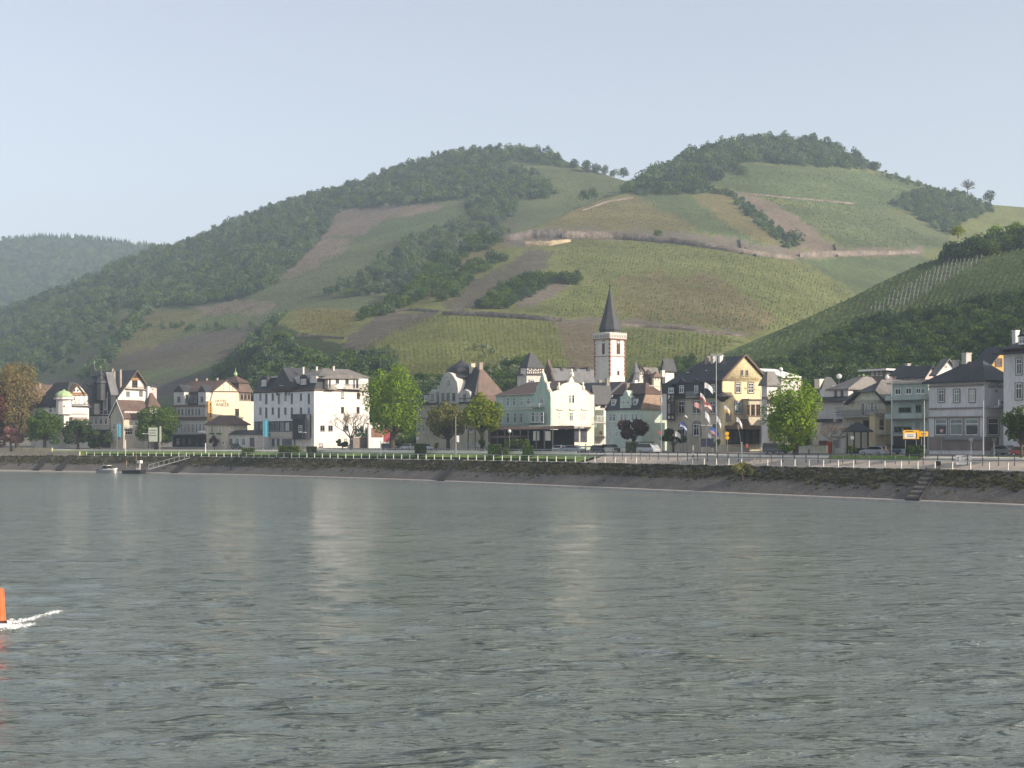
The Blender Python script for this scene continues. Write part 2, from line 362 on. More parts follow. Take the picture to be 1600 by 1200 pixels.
tag(ribbon('promenade_kerb', [(8.6, 4.0), (8.6, 4.3), (9.4, 4.3), (9.4, 4.2)], 'concrete'), kind=S, label='pale kerb on top of the river bank')
tag(ribbon('promenade_path', [(9.4, 4.25), (12.6, 4.25)], 'pave'), kind=S)
tag(ribbon('lawn', [(12.6, 4.25), (17.6, 5.5)], 'grass', None, 905), kind=S)
tag(ribbon('promenade', [(12.6, 4.25), (17.6, 5.5)], 'pave', 905, None), kind=S)
tag(ribbon('verge', [(17.6, 5.5), (17.6, 5.74), (18.2, 5.76), (19.6, 5.80)], 'wall_pale'), kind=S, label='pale low retaining wall beside the road')
tag(ribbon('road', [(19.6, 5.80), (27.2, 5.85)], 'asphalt'), kind=S)
tag(ribbon('pavement', [(27.2, 5.82), (27.2, 5.98), (33, 6.1)], 'pave'), kind=S)
M['road_paint'] = mat('road_paint', (0.7, 0.7, 0.68), 0.7, 0.1, 2)
tag(ribbon('road_edge_line', [(20.0, 5.81), (20.15, 5.811)], 'road_paint'), kind=S)
tag(ribbon('road_centre_line', [(23.3, 5.831), (23.45, 5.832)], 'road_paint'), kind=S)
tag(ribbon('ground', [(33, 6.1), (60, 6.6), (110, 8.6), (220, 10), (500, 8), (900, 6)], 'town_soil'), kind=S)
# grass islands on the road side at the right
for a, b in ((1290, 1445), (1540, 1640)):
    o = ribbon('grass_island', [(16.6, 5.3), (17.0, 5.85), (21.0, 5.9)] if a < 1500 else [(24.5, 5.83), (24.6, 5.97), (28, 6.06)], 'grass', a, b); tag(o, kind=S)

# ---------------------------------------------------------------- hills: sheets with their own depth, fitted through surveyed points (column, row, distance)
def terrain_mat():
    m = bpy.data.materials.new('hill_ground'); m.use_nodes = True; t = m.node_tree; b = t.nodes['Principled BSDF']
    b.inputs['Roughness'].default_value = 0.95; b.inputs['Specular IOR Level'].default_value = 0.1
    at_ = t.nodes.new('ShaderNodeAttribute'); at_.attribute_name = 'field'
    g = t.nodes.new('ShaderNodeNewGeometry')
    def ns(s, d, lo, hi, a=0.3, c=0.7):
        n = t.nodes.new('ShaderNodeTexNoise'); n.inputs['Scale'].default_value = s; n.inputs['Detail'].default_value = d; n.inputs['Roughness'].default_value = 0.65
        t.links.new(g.outputs['Position'], n.inputs['Vector'])
        r = t.nodes.new('ShaderNodeMapRange'); r.inputs[1].default_value = a; r.inputs[2].default_value = c; r.inputs[3].default_value = lo; r.inputs[4].default_value = hi
        t.links.new(n.outputs['Fac'], r.inputs[0]); return n, r
    n1, r1 = ns(0.02, 4, 0.72, 1.28); n2, r2 = ns(0.4, 5, 0.6, 1.4)
    mu = t.nodes.new('ShaderNodeMath'); mu.operation = 'MULTIPLY'; t.links.new(r1.outputs[0], mu.inputs[0]); t.links.new(r2.outputs[0], mu.inputs[1])
    vm = t.nodes.new('ShaderNodeVectorMath'); vm.operation = 'SCALE'; t.links.new(at_.outputs['Color'], vm.inputs[0]); t.links.new(mu.outputs[0], vm.inputs['Scale'])
    t.links.new(vm.outputs[0], b.inputs['Base Color'])
    bp = t.nodes.new('ShaderNodeBump'); bp.inputs['Distance'].default_value = 1.2; bp.inputs['Strength'].default_value = 0.7
    t.links.new(n2.outputs['Fac'], bp.inputs['Height']); t.links.new(bp.outputs[0], b.inputs['Normal'])
    M['hill'] = m
terrain_mat()
def inpoly(x, y, poly):
    x = np.asarray(x, float); y = np.asarray(y, float); c = np.zeros(x.shape, bool); n = len(poly); j = n-1
    for i in range(n):
        xi, yi = poly[i]; xj, yj = poly[j]
        if yi != yj:
            c ^= ((yi > y) != (yj > y)) & (x < (xj-xi)*(y-yi)/(yj-yi)+xi)
        j = i
    return c
class Sheet:
    def __init__(s, name, label, top, pts, fields, base, cols, rows=170, bottom=700, back=True):
        s.top = np.array(top, float); s.pts = np.array(pts, float); P_ = s.pts[:, :2]/100.0
        n = len(P_); A = np.zeros((n+3, n+3)); d = np.hypot(P_[:, None, 0]-P_[None, :, 0], P_[:, None, 1]-P_[None, :, 1])
        A[:n, :n] = d-0.15*np.eye(n); A[:n, n:] = np.c_[np.ones(n), P_]; A[n:, :n] = A[:n, n:].T
        s.w = np.linalg.solve(A, np.r_[np.log(s.pts[:, 2]), 0, 0, 0])
        px = np.arange(cols[0], cols[1]+1, cols[2], dtype=float)
        ty = s.crest(px)
        v = np.linspace(0, 1, rows)
        PX = np.repeat(px[None, :], rows, 0); PY = bottom+(ty[None, :]-bottom)*v[:, None]
        Y = s.depth(PX, PY)
        # never let a column come back towards the viewer
        Y = np.maximum.accumulate(Y, axis=0)
        X = (PX-800)/F*Y; Z = CZ-(PY-HOR)/F*Y
        colr = np.empty(PX.shape+(3,)); colr[:] = base
        for q, (c, poly) in enumerate(fields):
            jx = PX+nrs.normal(0, 1.2, PX.shape)+3.0*np.sin(PX*.11+PY*.17+q)+2.0*np.sin(PY*.31-PX*.07+q*2); jy = PY+nrs.normal(0, 1.2, PX.shape)+1.6*np.sin(PX*.083+q)+1.3*np.sin(PX*.27+PY*.2+q)
            colr[inpoly(jx, jy, poly)] = c
        XS, YS, ZS, CS = [X], [Y], [Z], [colr]
        if back:
            lx, ly, lz = X[-1], Y[-1], Z[-1]
            for k, dz in ((1.04, 0.02), (1.12, 0.12), (1.3, 0.35), (1.7, 0.75)):
                XS.append((lx*k)[None]); YS.append((ly*k)[None]); ZS.append((lz-dz*lz)[None]); CS.append(colr[-1:])
        X = np.concatenate(XS); Y = np.concatenate(YS); Z = np.concatenate(ZS); CC = np.concatenate(CS)
        r, c = X.shape; i, j = np.meshgrid(np.arange(r-1), np.arange(c-1), indexing='ij'); a = (i*c+j).ravel()
        f = np.c_[a, a+1, a+c+1, a+c]
        o = bpy.data.objects.new(name, np_mesh(name, np.c_[X.ravel(), Y.ravel(), Z.ravel()], f, M['hill'], CC.reshape(-1, 3), smooth=True))
        link(o); tag(o, label=label, kind='structure'); s.o = o
    def crest(s, px): return np.interp(px, s.top[:, 0], s.top[:, 1])
    def depth(s, px, py):
        px = np.asarray(px, float)/100; py = np.asarray(py, float)/100; n = len(s.pts); out = s.w[n]+s.w[n+1]*px+s.w[n+2]*py
        for k in range(n): out = out+s.w[k]*np.hypot(px-s.pts[k, 0]/100, py-s.pts[k, 1]/100)
        return np.exp(out)
    def pos(s, px, py):
        Y = s.depth(px, py); return np.stack([(np.asarray(px)-800)/F*Y, Y, CZ-(np.asarray(py)-HOR)/F*Y], -1)
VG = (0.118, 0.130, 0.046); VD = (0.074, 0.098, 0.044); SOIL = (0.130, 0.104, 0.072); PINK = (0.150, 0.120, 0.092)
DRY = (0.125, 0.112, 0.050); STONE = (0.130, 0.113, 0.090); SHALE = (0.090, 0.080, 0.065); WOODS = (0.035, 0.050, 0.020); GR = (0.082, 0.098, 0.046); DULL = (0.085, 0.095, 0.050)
far = Sheet('far_hill', 'distant wooded hill at the left edge beyond the valley',
    [(-800,520),(-600,450),(-400,402),(-200,380),(-80,378),(0,376),(60,371),(130,372),(200,381),(270,388),(400,405),(520,430)],
    [(0,376,2700),(130,372,2700),(270,388,2600),(0,480,2150),(300,470,2100),(0,600,1700),(300,600,1750),(-150,378,2700),(-150,600,1700),(500,430,2500),(500,600,1800),(150,700,1500),(-700,500,2700),(-700,650,1500)],
    [], WOODS, (-800, 520, 5), 60)
back = Sheet('back_hill', 'hazy hill behind on the left with woods and pale vineyard fields',
    [(-200,558),(-60,510),(0,487),(60,464),(120,441),(175,416),(240,390),(300,375),(350,350),(402,329),(480,307),(533,292),(580,277),(627,260),(693,241),(765,232),(827,235),(867,241),(885,252),(930,268),(975,282),(1100,300),(1300,330)],
    [(-150,560,1500),(-60,512,1480),(0,489,1460),(175,419,1450),(300,378,1450),(402,332,1450),(533,293,1430),(693,240,1400),(765,230,1380),(870,240,1320),(960,280,1230),(1150,320,1200),
     (0,700,760),(0,600,920),(0,540,1150),(200,700,560),(200,600,700),(200,500,980),(100,520,1060),(400,700,470),(400,600,610),(400,500,850),(400,420,1080),(600,600,560),(600,500,760),(600,400,1010),(600,320,1240),
     (765,350,1080),(765,450,850),(900,300,1170),(900,350,1050),(900,450,850),(1150,450,900),(-150,700,900),(765,600,600),(1150,600,650)],
    [(WOODS, [(-200,700),(-200,540),(0,470),(402,300),(620,240),(765,215),(900,235),(885,262),(790,252),(830,268),(872,303),(850,312),(750,308),(640,322),(530,330),(505,368),(470,410),(430,442),(385,468),(300,480),(190,482),(120,545),(40,600),(0,640)]),
     (PINK, [(500,370),(532,329),(660,318),(700,325),(600,345),(570,368)]), (PINK, [(425,445),(500,374),(555,373),(540,395),(480,425)]),
     (DULL, [(400,460),(480,430),(560,395),(700,330),(790,330),(840,345),(800,360),(650,400),(600,440),(500,470),(400,490)]),
     (VD, [(560,372),(600,345),(700,328),(740,330),(640,372)]), (GR, [(800,256),(905,268),(1000,290),(960,330),(880,340),(870,300),(835,268)]),
     ((0.092, 0.082, 0.055), [(120,560),(200,545),(390,520),(420,540),(300,575),(150,580)]), (SHALE, [(180,545),(400,505),(430,515),(300,548),(190,560)]), (DRY, [(190,490),(280,484),(330,490),(240,545),(150,560)]),
     (PINK, [(300,480),(390,468),(430,470),(420,490),(330,492)]),
     (SHALE, [(70,590),(240,600),(380,570),(390,600),(250,620),(80,620)])],
    GR, (-200, 1160, 3.4), 200)
MAINTOP = [(250,700),(300,672),(330,640),(370,595),(400,550),(430,508),(455,484),(500,481),(545,484),(575,486),(620,460),(650,436),(700,405),(740,384),(790,366),(830,356),(870,341),(900,326),(940,311),(972,303),(1000,285),(1030,268),(1060,252),(1110,232),(1180,222),(1270,220),(1310,238),(1340,250),(1372,266),(1400,274),(1450,290),(1500,304),(1550,320),(1600,324),(1760,328)]
main = Sheet('vineyard_hill', 'sunlit terraced vineyard hill rising behind the town',
    MAINTOP,
    [(370,600,520),(430,510,610),(540,485,640),(575,490,625),(600,600,440),(600,520,560),(620,462,690),(700,600,430),(700,500,570),(700,407,800),(740,384,850),(800,600,430),(800,500,570),(800,440,690),(800,365,860),(870,342,920),
     (900,600,430),(900,500,575),(900,420,730),(940,312,1010),(1000,600,435),(1000,500,590),(1000,400,790),(1000,288,1060),(1060,250,1140),(1150,600,445),(1150,520,565),(1150,400,800),(1150,310,1010),(1150,228,1180),
     (1300,450,800),(1300,400,900),(1300,300,1090),(1280,222,1230),(1450,400,960),(1450,290,1210),(1600,350,1120),(1600,325,1190),(1600,450,930),(1600,600,640),(1750,328,1200),(1750,600,640),(1300,600,520),(1300,700,470),(1750,700,560),
     (600,700,395),(800,700,392),(1000,700,395),(1150,700,405),(370,700,470),(280,700,560)],
    [(WOODS, [(250,710),(380,560),(430,500),(470,520),(560,545),(610,540),(625,560),(590,600),(560,640),(560,710)]),
     (DRY, [(850,356),(870,338),(930,312),(985,303),(1040,330),(1110,362),(1000,360),(870,354)]),
     (VD, [(985,300),(1075,305),(1140,340),(1215,385),(1180,383),(1100,362),(1050,335)]),
     (DRY, [(1080,305),(1135,305),(1200,365),(1230,390),(1200,385),(1120,340)]),
     (PINK, [(1150,300),(1215,318),(1260,350),(1310,388),(1245,392),(1200,345),(1165,325)]),
     (VD, [(1120,270),(1180,255),(1300,262),(1380,270),(1480,300),(1430,330),(1250,318),(1150,298),(1100,285)]),
     (GR, [(1215,320),(1370,325),(1440,345),(1490,375),(1470,390),(1320,388),(1260,350)]),
     (STONE, [(780,363),(870,355),(1000,360),(1100,366),(1180,380),(1240,390),(1440,388),(1445,400),(1250,406),(1180,396),(1100,383),(1010,375),(900,374),(830,386),(780,380)]),
     (PINK, [(1230,390),(1440,388),(1440,397),(1235,405)]),
     ((0.125, 0.105, 0.055), [(1040,440),(1100,425),(1150,450),(1215,500),(1190,520),(1100,508),(1030,500)]), (DRY, [(970,430),(1040,420),(1060,470),(1030,508),(950,490)]),
     (VD, [(1235,405),(1440,400),(1480,410),(1340,460),(1290,425)]),
     (SOIL, [(872,503),(925,505),(965,585),(975,600),(893,600)]), (STONE, [(850,498),(960,497),(1050,505),(1170,520),(1160,527),(1040,514),(960,508),(860,507)]),
     (SHALE, [(540,545),(545,525),(575,502),(600,489),(690,487),(668,500),(620,520),(570,548)]),
     (SHALE, [(690,478),(745,440),(835,388),(868,392),(850,420),(790,460),(760,484),(700,486)]),
     (DRY, [(632,460),(700,412),(760,384),(790,380),(720,430),(660,470),(610,486)]),
     (STONE, [(800,478),(835,448),(875,440),(905,436),(870,462),(820,482)]),
     (DRY, [(455,515),(470,484),(540,480),(560,500),(540,523)])],
    VG, (250, 1760, 3.2), 200)
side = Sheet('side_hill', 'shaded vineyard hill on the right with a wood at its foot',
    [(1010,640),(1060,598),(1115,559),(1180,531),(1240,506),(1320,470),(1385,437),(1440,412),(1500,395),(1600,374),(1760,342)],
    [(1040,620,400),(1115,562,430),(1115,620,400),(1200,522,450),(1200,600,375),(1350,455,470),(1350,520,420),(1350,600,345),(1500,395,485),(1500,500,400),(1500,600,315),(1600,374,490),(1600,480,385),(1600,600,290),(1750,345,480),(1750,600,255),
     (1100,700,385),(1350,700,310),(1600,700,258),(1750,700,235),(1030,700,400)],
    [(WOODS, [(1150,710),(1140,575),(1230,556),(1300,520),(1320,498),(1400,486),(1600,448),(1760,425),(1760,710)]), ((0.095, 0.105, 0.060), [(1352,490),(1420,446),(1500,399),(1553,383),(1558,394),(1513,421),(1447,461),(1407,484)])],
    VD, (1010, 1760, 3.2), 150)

# ---------------------------------------------------------------- scattered vegetation
def crown_geo(seed, nleaf, leaf, rx=1.0, rz=0.8, lobes=9, core=True, low=-0.35, spread=0.62, lobe_r=(0.32, 0.52), cz=0.0):
    """leaf quads on the shells of several lobes inside an ellipsoid of radius rx, rz; z centre cz"""
    g = np.random.RandomState(seed); L = []
    while len(L) < lobes:
        d = g.normal(size=3); d /= np.linalg.norm(d)
        if d[2] < low: continue
        L.append(d*spread*(0.55+0.45*g.rand()))
    L = np.array(L); LR = g.uniform(*lobe_r, size=lobes)
    w = LR**2/np.sum(LR**2); idx = g.choice(lobes, nleaf, p=w)
    n = g.normal(size=(nleaf, 3)); n /= np.linalg.norm(n, axis=1)[:, None]
    p = L[idx]+n*(LR[idx]*g.uniform(0.72, 1.08, nleaf))[:, None]
    p *= np.array([rx, rx, rz]); p[:, 2] += cz
    nn = n+g.normal(size=(nleaf, 3))*0.55; nn /= np.linalg.norm(nn, axis=1)[:, None]
    a = np.cross(nn, g.normal(size=(nleaf, 3))); a /= np.linalg.norm(a, axis=1)[:, None]; b = np.cross(nn, a)
    s = (leaf*g.uniform(0.6, 1.25, nleaf))[:, None]
    v = np.stack([p-a*s, p-b*s*0.62, p+a*s, p+b*s*0.62], 1).reshape(-1, 3)
    f = np.arange(nleaf*4).reshape(-1, 4)
    return v, f, L*np.array([rx, rx, rz])+np.array([0, 0, cz]), LR
def crown_mesh(name, m, **k):
    v, f, L, LR = crown_geo(**k)
    return np_mesh(name, v, f, M[m])
def tmpl(name, mats_, n=3, nleaf=230, leaf=0.13, **k):
    out = []
    for q, mm in enumerate(mats_):
        for i in range(n):
            me = crown_mesh(name, mm, seed=100+i*7+q*31, nleaf=nleaf, leaf=leaf, **k)
            out.append(bpy.data.objects.new(name, me))
    return out
def scatter(name, label, P3, scl, templates, kind='stuff', zs=1.0):
    me = bpy.data.meshes.new(name); n = len(P3); me.vertices.add(n); me.vertices.foreach_set('co', np.asarray(P3, np.float32).ravel())
    a = me.attributes.new('s', 'FLOAT_VECTOR', 'POINT'); sv = np.c_[scl, scl, np.asarray(scl)*zs].astype(np.float32); a.data.foreach_set('vector', sv.ravel())
    a = me.attributes.new('r', 'FLOAT_VECTOR', 'POINT'); rv = np.c_[np.zeros(n), np.zeros(n), nrs.rand(n)*6.28].astype(np.float32); a.data.foreach_set('vector', rv.ravel())
    a = me.attributes.new('k', 'INT', 'POINT'); a.data.foreach_set('value', nrs.randint(0, len(templates), n).astype(np.int32))
    o = bpy.data.objects.new(name, me); link(o); tag(o, label=label, kind=kind)
    col = bpy.data.collections.new(name+'_parts')
    for t_ in templates:
        c_ = t_.copy(); col.objects.link(c_)
    ng = bpy.data.node_groups.new(name, 'GeometryNodeTree')
    ng.interface.new_socket('Geometry', in_out='INPUT', socket_type='NodeSocketGeometry'); ng.interface.new_socket('Geometry', in_out='OUTPUT', socket_type='NodeSocketGeometry')
    gi = ng.nodes.new('NodeGroupInput'); go = ng.nodes.new('NodeGroupOutput'); ip = ng.nodes.new('GeometryNodeInstanceOnPoints'); ci = ng.nodes.new('GeometryNodeCollectionInfo')
    ci.inputs['Collection'].default_value = col; ci.inputs['Separate Children'].default_value = True; ci.inputs['Reset Children'].default_value = True
    def att(nm_, ty):
        x = ng.nodes.new('GeometryNodeInputNamedAttribute'); x.data_type = ty; x.inputs['Name'].default_value = nm_; return x.outputs['Attribute']
    ng.links.new(gi.outputs[0], ip.inputs['Points']); ng.links.new(ci.outputs[0], ip.inputs['Instance']); ip.inputs['Pick Instance'].default_value = True
    ng.links.new(att('k', 'INT'), ip.inputs['Instance Index']); ng.links.new(att('s', 'FLOAT_VECTOR'), ip.inputs['Scale']); ng.links.new(att('r', 'FLOAT_VECTOR'), ip.inputs['Rotation'])
    ng.links.new(ip.outputs[0], go.inputs[0])
    md = o.modifiers.new('scatter', 'NODES'); md.node_group = ng
    return o
def fill(sheet, poly, step, diam, jit=0.45, lift=0.25, clip_top=None):
    """points over a polygon of the hill, about one per `step` photo pixels"""
    xs = [p[0] for p in poly]; ys = [p[1] for p in poly]
    X, Y = np.meshgrid(np.arange(min(xs), max(xs), step), np.arange(min(ys), max(ys), step*0.62))
    X = X+nrs.uniform(-jit, jit, X.shape)*step; Y = Y+nrs.uniform(-jit, jit, Y.shape)*step*0.62
    X[1::2] += step/2
    k = inpoly(X, Y, poly) & (Y > sheet.crest(X)+0.5); X, Y = X[k], Y[k]
    p = sheet.pos(X, Y); d = nrs.uniform(diam[0], diam[1], len(X))
    p[:, 2] += d*lift
    return p, d/2
T_FOREST = tmpl('wood_crown', ['leaf_forest', 'leaf_forest', 'leaf_wood'], 2, 300, 0.14, lobes=8, low=-0.5)+tmpl('tall_crown', ['leaf_forest', 'leaf_mid'], 2, 300, 0.13, lobes=12, low=-0.8, rz=1.0, lobe_r=(0.24, 0.46), spread=0.7)
T_WOOD = tmpl('scrub_crown', ['leaf_wood', 'leaf_wood', 'leaf_forest', 'leaf_mid'], 2, 420, 0.10, lobes=10, low=-0.4)
T_BLOSSOM = tmpl('blossom_crown', ['leaf_blossom'], 2, 200, 0.12, lobes=7)
def woods(name, label, items, templates, zs=1.15):
    P3 = np.concatenate([a for a, b in items]); sc = np.concatenate([b for a, b in items]); return scatter(name, label, P3, sc, templates, zs=zs)
woods('far_forest', 'hazy far forest covering the distant left hill', [fill(far, [(-780,360),(540,360),(540,640),(-780,640)], 8, (8, 14))], T_FOREST)
# spiky conifers on the far skyline
g_con = []
for i in range(2):
    mb = MB()
    for k, (r, z) in enumerate(((0.30, 0.0), (0.24, 0.3), (0.17, 0.6), (0.10, 0.85))): mb.lathe((0, 0, z), [(r, 0), (0.02, 0.5)], 7)
    me = bpy.data.meshes.new('conifer'); me.from_pydata(mb.v, [], mb.f); me.materials.append(M['leaf_wood']); g_con.append(bpy.data.objects.new('conifer', me))
cx = np.sort(np.concatenate([nrs.uniform(28, 268, 85), nrs.uniform(60, 200, 25)])); cp = far.pos(cx, far.crest(cx)+1.5); scatter('conifer_skyline', 'row of spiky conifers on the skyline of the far left hill', cp, nrs.uniform(5, 9, len(cx)), g_con)
wb1 = fill(back, [(-200,700),(-200,535),(0,470),(402,300),(620,240),(765,215),(868,230),(880,262),(790,250),(760,262),(830,268),(872,303),(850,312),(750,308),(640,320),(530,328),(503,368),(470,408),(430,440),(385,466),(300,478),(190,480),(120,545),(40,600),(0,640)], 6.8, (5, 10))
wb2 = fill(back, [(600,402),(650,368),(700,352),(760,345),(800,365),(740,400),(640,450),(560,468),(510,462),(560,430)], 10.5, (4, 9))
wb3 = fill(back, [(735,305),(800,305),(812,330),(790,345),(740,345),(730,325)], 7, (5, 9))
wb4 = fill(back, [(120,600),(170,540),(215,482),(240,482),(200,530),(150,600)], 9, (6, 10))
wb5 = fill(back, [(330,600),(390,545),(420,510),(470,500),(440,560),(400,620),(320,640)], 9, (6, 10))
wb6 = fill(back, [(60,560),(180,505),(400,512),(410,520),(190,515),(80,590)], 14, (4, 6))
woods('back_hill_forest', 'hazy blue green forest on the left slope of the back hill', [wb1, wb2, wb3, wb4, wb5, wb6], T_FOREST)
wm1 = fill(main, [(985,285),(1020,255),(1060,235),(1110,222),(1180,212),(1270,210),(1310,228),(1340,245),(1375,268),(1300,264),(1180,254),(1130,262),(1128,285),(1085,274),(1112,302),(1070,302),(1000,302),(960,304)], 7, (6, 14))
wm2 = fill(main, [(1390,318),(1440,298),(1500,304),(1545,322),(1552,335),(1500,352),(1485,374),(1440,346)], 8, (5, 9))
wm3 = fill(main, [(1130,298),(1142,300),(1190,335),(1245,385),(1232,392),(1175,345)], 6, (3, 6))
wm4 = fill(main, [(1370,262),(1400,270),(1480,298),(1470,302),(1390,282)], 7, (3, 5))
woods('hilltop_wood', 'dense wood crowning the top of the vineyard hill', [wm1, wm2, wm3, wm4], T_FOREST+T_WOOD[:2])
wsb = [fill(main, [(555,500),(600,482),(640,452),(700,402),(745,370),(785,364),(780,384),(730,402),(690,448),(640,478),(600,495)], 8, (4, 7.5)), fill(main, [(745,484),(775,452),(820,434),(912,432),(912,441),(860,446),(820,470),(790,484)], 8, (3.5, 6)), fill(main, [(672,470),(692,440),(730,412),(788,398),(798,408),(750,430),(712,465)], 9, (3.5, 6)), fill(main, [(975,300),(1120,296),(1140,304),(1000,306)], 8, (4, 7))]
woods('scrub_belts', 'belts of green scrub along the left spur of the vineyard hill', wsb, T_WOOD)
wl = fill(main, [(300,700),(375,625),(400,585),(440,530),(465,548),(500,566),(560,562),(606,562),(616,580),(570,592),(585,625),(560,700)], 9.5, (4.5, 8))
woods('lower_slope_wood', 'sunlit green wood on the slope just above the white hotel', [wl], T_WOOD[6:]+T_FOREST[:6])
ws_ = fill(side, [(1150,705),(1180,580),(1250,568),(1275,550),(1320,525),(1385,500),(1450,500),(1510,484),(1600,466),(1760,440),(1760,705)], 9.5, (3.6, 6.4))
ws2 = fill(side, [(1130,594),(1250,572),(1260,600),(1130,615)], 9, (3, 4.5))
ws3 = fill(side, [(1470,408),(1500,397),(1600,376),(1700,358),(1700,372),(1600,388),(1500,410)], 9, (5, 9))
woods('ridge_copse', 'dark green copse along the ridge of the right hill below the bright trees', [ws3], T_WOOD)
woods('side_hill_wood', 'dark shaded wood along the foot of the right hill', [ws_, ws2], T_WOOD)
bl = [fill(back, [(560,462),(620,410),(640,440),(580,480)], 22, (3, 5)), fill(back, [(600,305),(760,290),(760,310),(600,325)], 26, (4, 6)), fill(main, [(740,545),(800,545),(800,590),(740,590)], 24, (3, 5))]
woods('blossoming_trees', 'scattered pale blossoming trees at the edges of the woods', bl, T_BLOSSOM)
# vines: plants set out in rows that run down the slope
vt = []
for i, mm in enumerate(['leaf_vine', 'leaf_vine', 'leaf_vine_green']):
    vt.append(bpy.data.objects.new('vine', crown_mesh('vine', mm, seed=40+i, nleaf=16, leaf=0.34, rx=0.8, rz=0.9, lobes=4, low=-0.9)))
def vine_rows(name, label, sheet, poly, dpx, dpy, slant, templates, size, gap=0.12):
    X, Y = np.meshgrid(np.arange(min(p[0] for p in poly)-200, max(p[0] for p in poly)+200, dpx), np.arange(min(p[1] for p in poly), max(p[1] for p in poly), dpy))
    Y = Y+nrs.uniform(-0.4, 0.4, Y.shape)*dpy; X = X+slant*(Y-Y.min())+nrs.normal(0, dpx*0.10, X.shape)
    k = inpoly(X, Y, poly) & (nrs.rand(*X.shape) > gap) & (Y > sheet.crest(X)+1); X, Y = X[k], Y[k]
    p = sheet.pos(X, Y); p[:, 2] += 0.45
    return scatter(name, label, p, nrs.uniform(size*0.7, size*1.25, len(X)), templates)
vine_rows('lower_vines', 'rows of young vines on the sunlit slope right behind the roofs', main, [(560,545),(640,500),(700,492),(868,504),(890,600),(600,610),(630,565)], 7.2, 1.7, 0.10, vt[:2], 0.55, 0.06)
vine_rows('brown_field_vines', 'rows of bare vines on the brown strip left of the church tower', main, [(872,505),(925,507),(965,585),(975,600),(893,600)], 8.0, 2.4, 0.45, vt[:1], 0.42, 0.3)
vine_rows('middle_vines', 'speckled vines on the large sunlit vineyard above the church', main, [(870,395),(900,378),(1010,378),(1100,388),(1235,408),(1335,462),(1250,510),(1170,520),(1000,500),(880,495),(820,490),(910,450),(925,430),(875,410)], 5.4, 2.2, -0.25, vt, 0.72, 0.35)
vine_rows('foot_vines', 'vines on the strip below the terrace wall right of the church tower', main, [(975,515),(1150,528),(1120,555),(1060,600),(975,600)], 7.2, 2.2, -0.1, vt, 0.75)
vine_rows('upper_vines', 'faint vine rows on the high fields under the hilltop wood', main, [(1130,270),(1300,268),(1380,274),(1470,302),(1430,330),(1370,328),(1470,385),(1320,386),(1215,320),(1150,298)], 4.6, 2.4, 0.35, vt[2:], 0.85, 0.25)
vine_rows('knoll_vines', 'thin vines on the brown knoll above the long terrace wall', main, [(870,352),(940,316),(1060,310),(1130,345),(1215,383),(1100,362),(1000,357)], 5.0, 2.3, -0.3, vt[:2], 0.6, 0.45)
vine_rows('strip_vines', 'small light vineyard patch low on the left spur', main, [(458,514),(472,487),(540,484),(556,498),(538,522)], 6.5, 2.3, 0.3, vt[:2], 0.7)
vine_rows('side_vines', 'green vine rows on the shaded right hill', side, [(1090,580),(1320,472),(1440,414),(1600,376),(1760,345),(1760,420),(1600,455),(1510,474),(1400,490),(1380,490),(1310,516),(1265,540),(1240,558),(1140,572)], 8.5, 1.7, -0.45, vt[2:], 0.62, 0.05)
vine_rows('back_vines', 'hazy vine rows on the back hill fields', back, [(455,425),(560,370),(700,328),(790,335),(700,365),(560,430),(480,470),(400,500),(260,540),(190,540),(250,500),(400,465)], 5.0, 2.4, 0.3, vt[2:], 0.8, 0.3)
vine_rows('saddle_vines', 'pale vine rows in the saddle between the two hilltops', back, [(810,262),(905,270),(990,292),(960,330),(885,338),(872,302),(838,270)], 4.8, 2.3, 0.5, vt[2:], 0.8, 0.3)
vine_rows('spur_vines', 'thin vine stems on the olive grey strip between the shrub belts', main, [(690,478),(745,440),(835,388),(868,392),(850,420),(790,460),(760,484),(700,486)], 5.0, 2.4, -0.5, vt[:2], 0.5, 0.4)
# bank vegetation: tufts on the upper half of the bank
def bank_tufts():
    k = (bk[:, 1] > 120) & (bk[:, 1] < 470); ids = np.where(k)[0]; pts = []; sc = []
    for _ in range(9500):
        i = nrs.choice(ids); s_ = np.clip(nrs.normal(6.2, 1.6), 3.0, 8.4); q = bk[i]+nm[i]*s_+tg[i]*nrs.uniform(-1, 1)
        wv = math.sin(i*0.31)+math.sin(i*0.13+1)
        if s_ < 4.4+0.7*wv and nrs.rand() > 0.15: continue
        pts.append((q[0], q[1], gz(s_)+0.02)); sc.append(nrs.uniform(0.18, 0.55))
    scatter('bank_scrub', 'low scrub and ivy on the upper river bank', np.array(pts), np.array(sc), [bpy.data.objects.new('tuft', crown_mesh('tuft', 'leaf_bank', seed=60+i, nleaf=60, leaf=0.22, rx=1.2, rz=0.6, lobes=6, low=-0.2)) for i in range(3)])
bank_tufts()

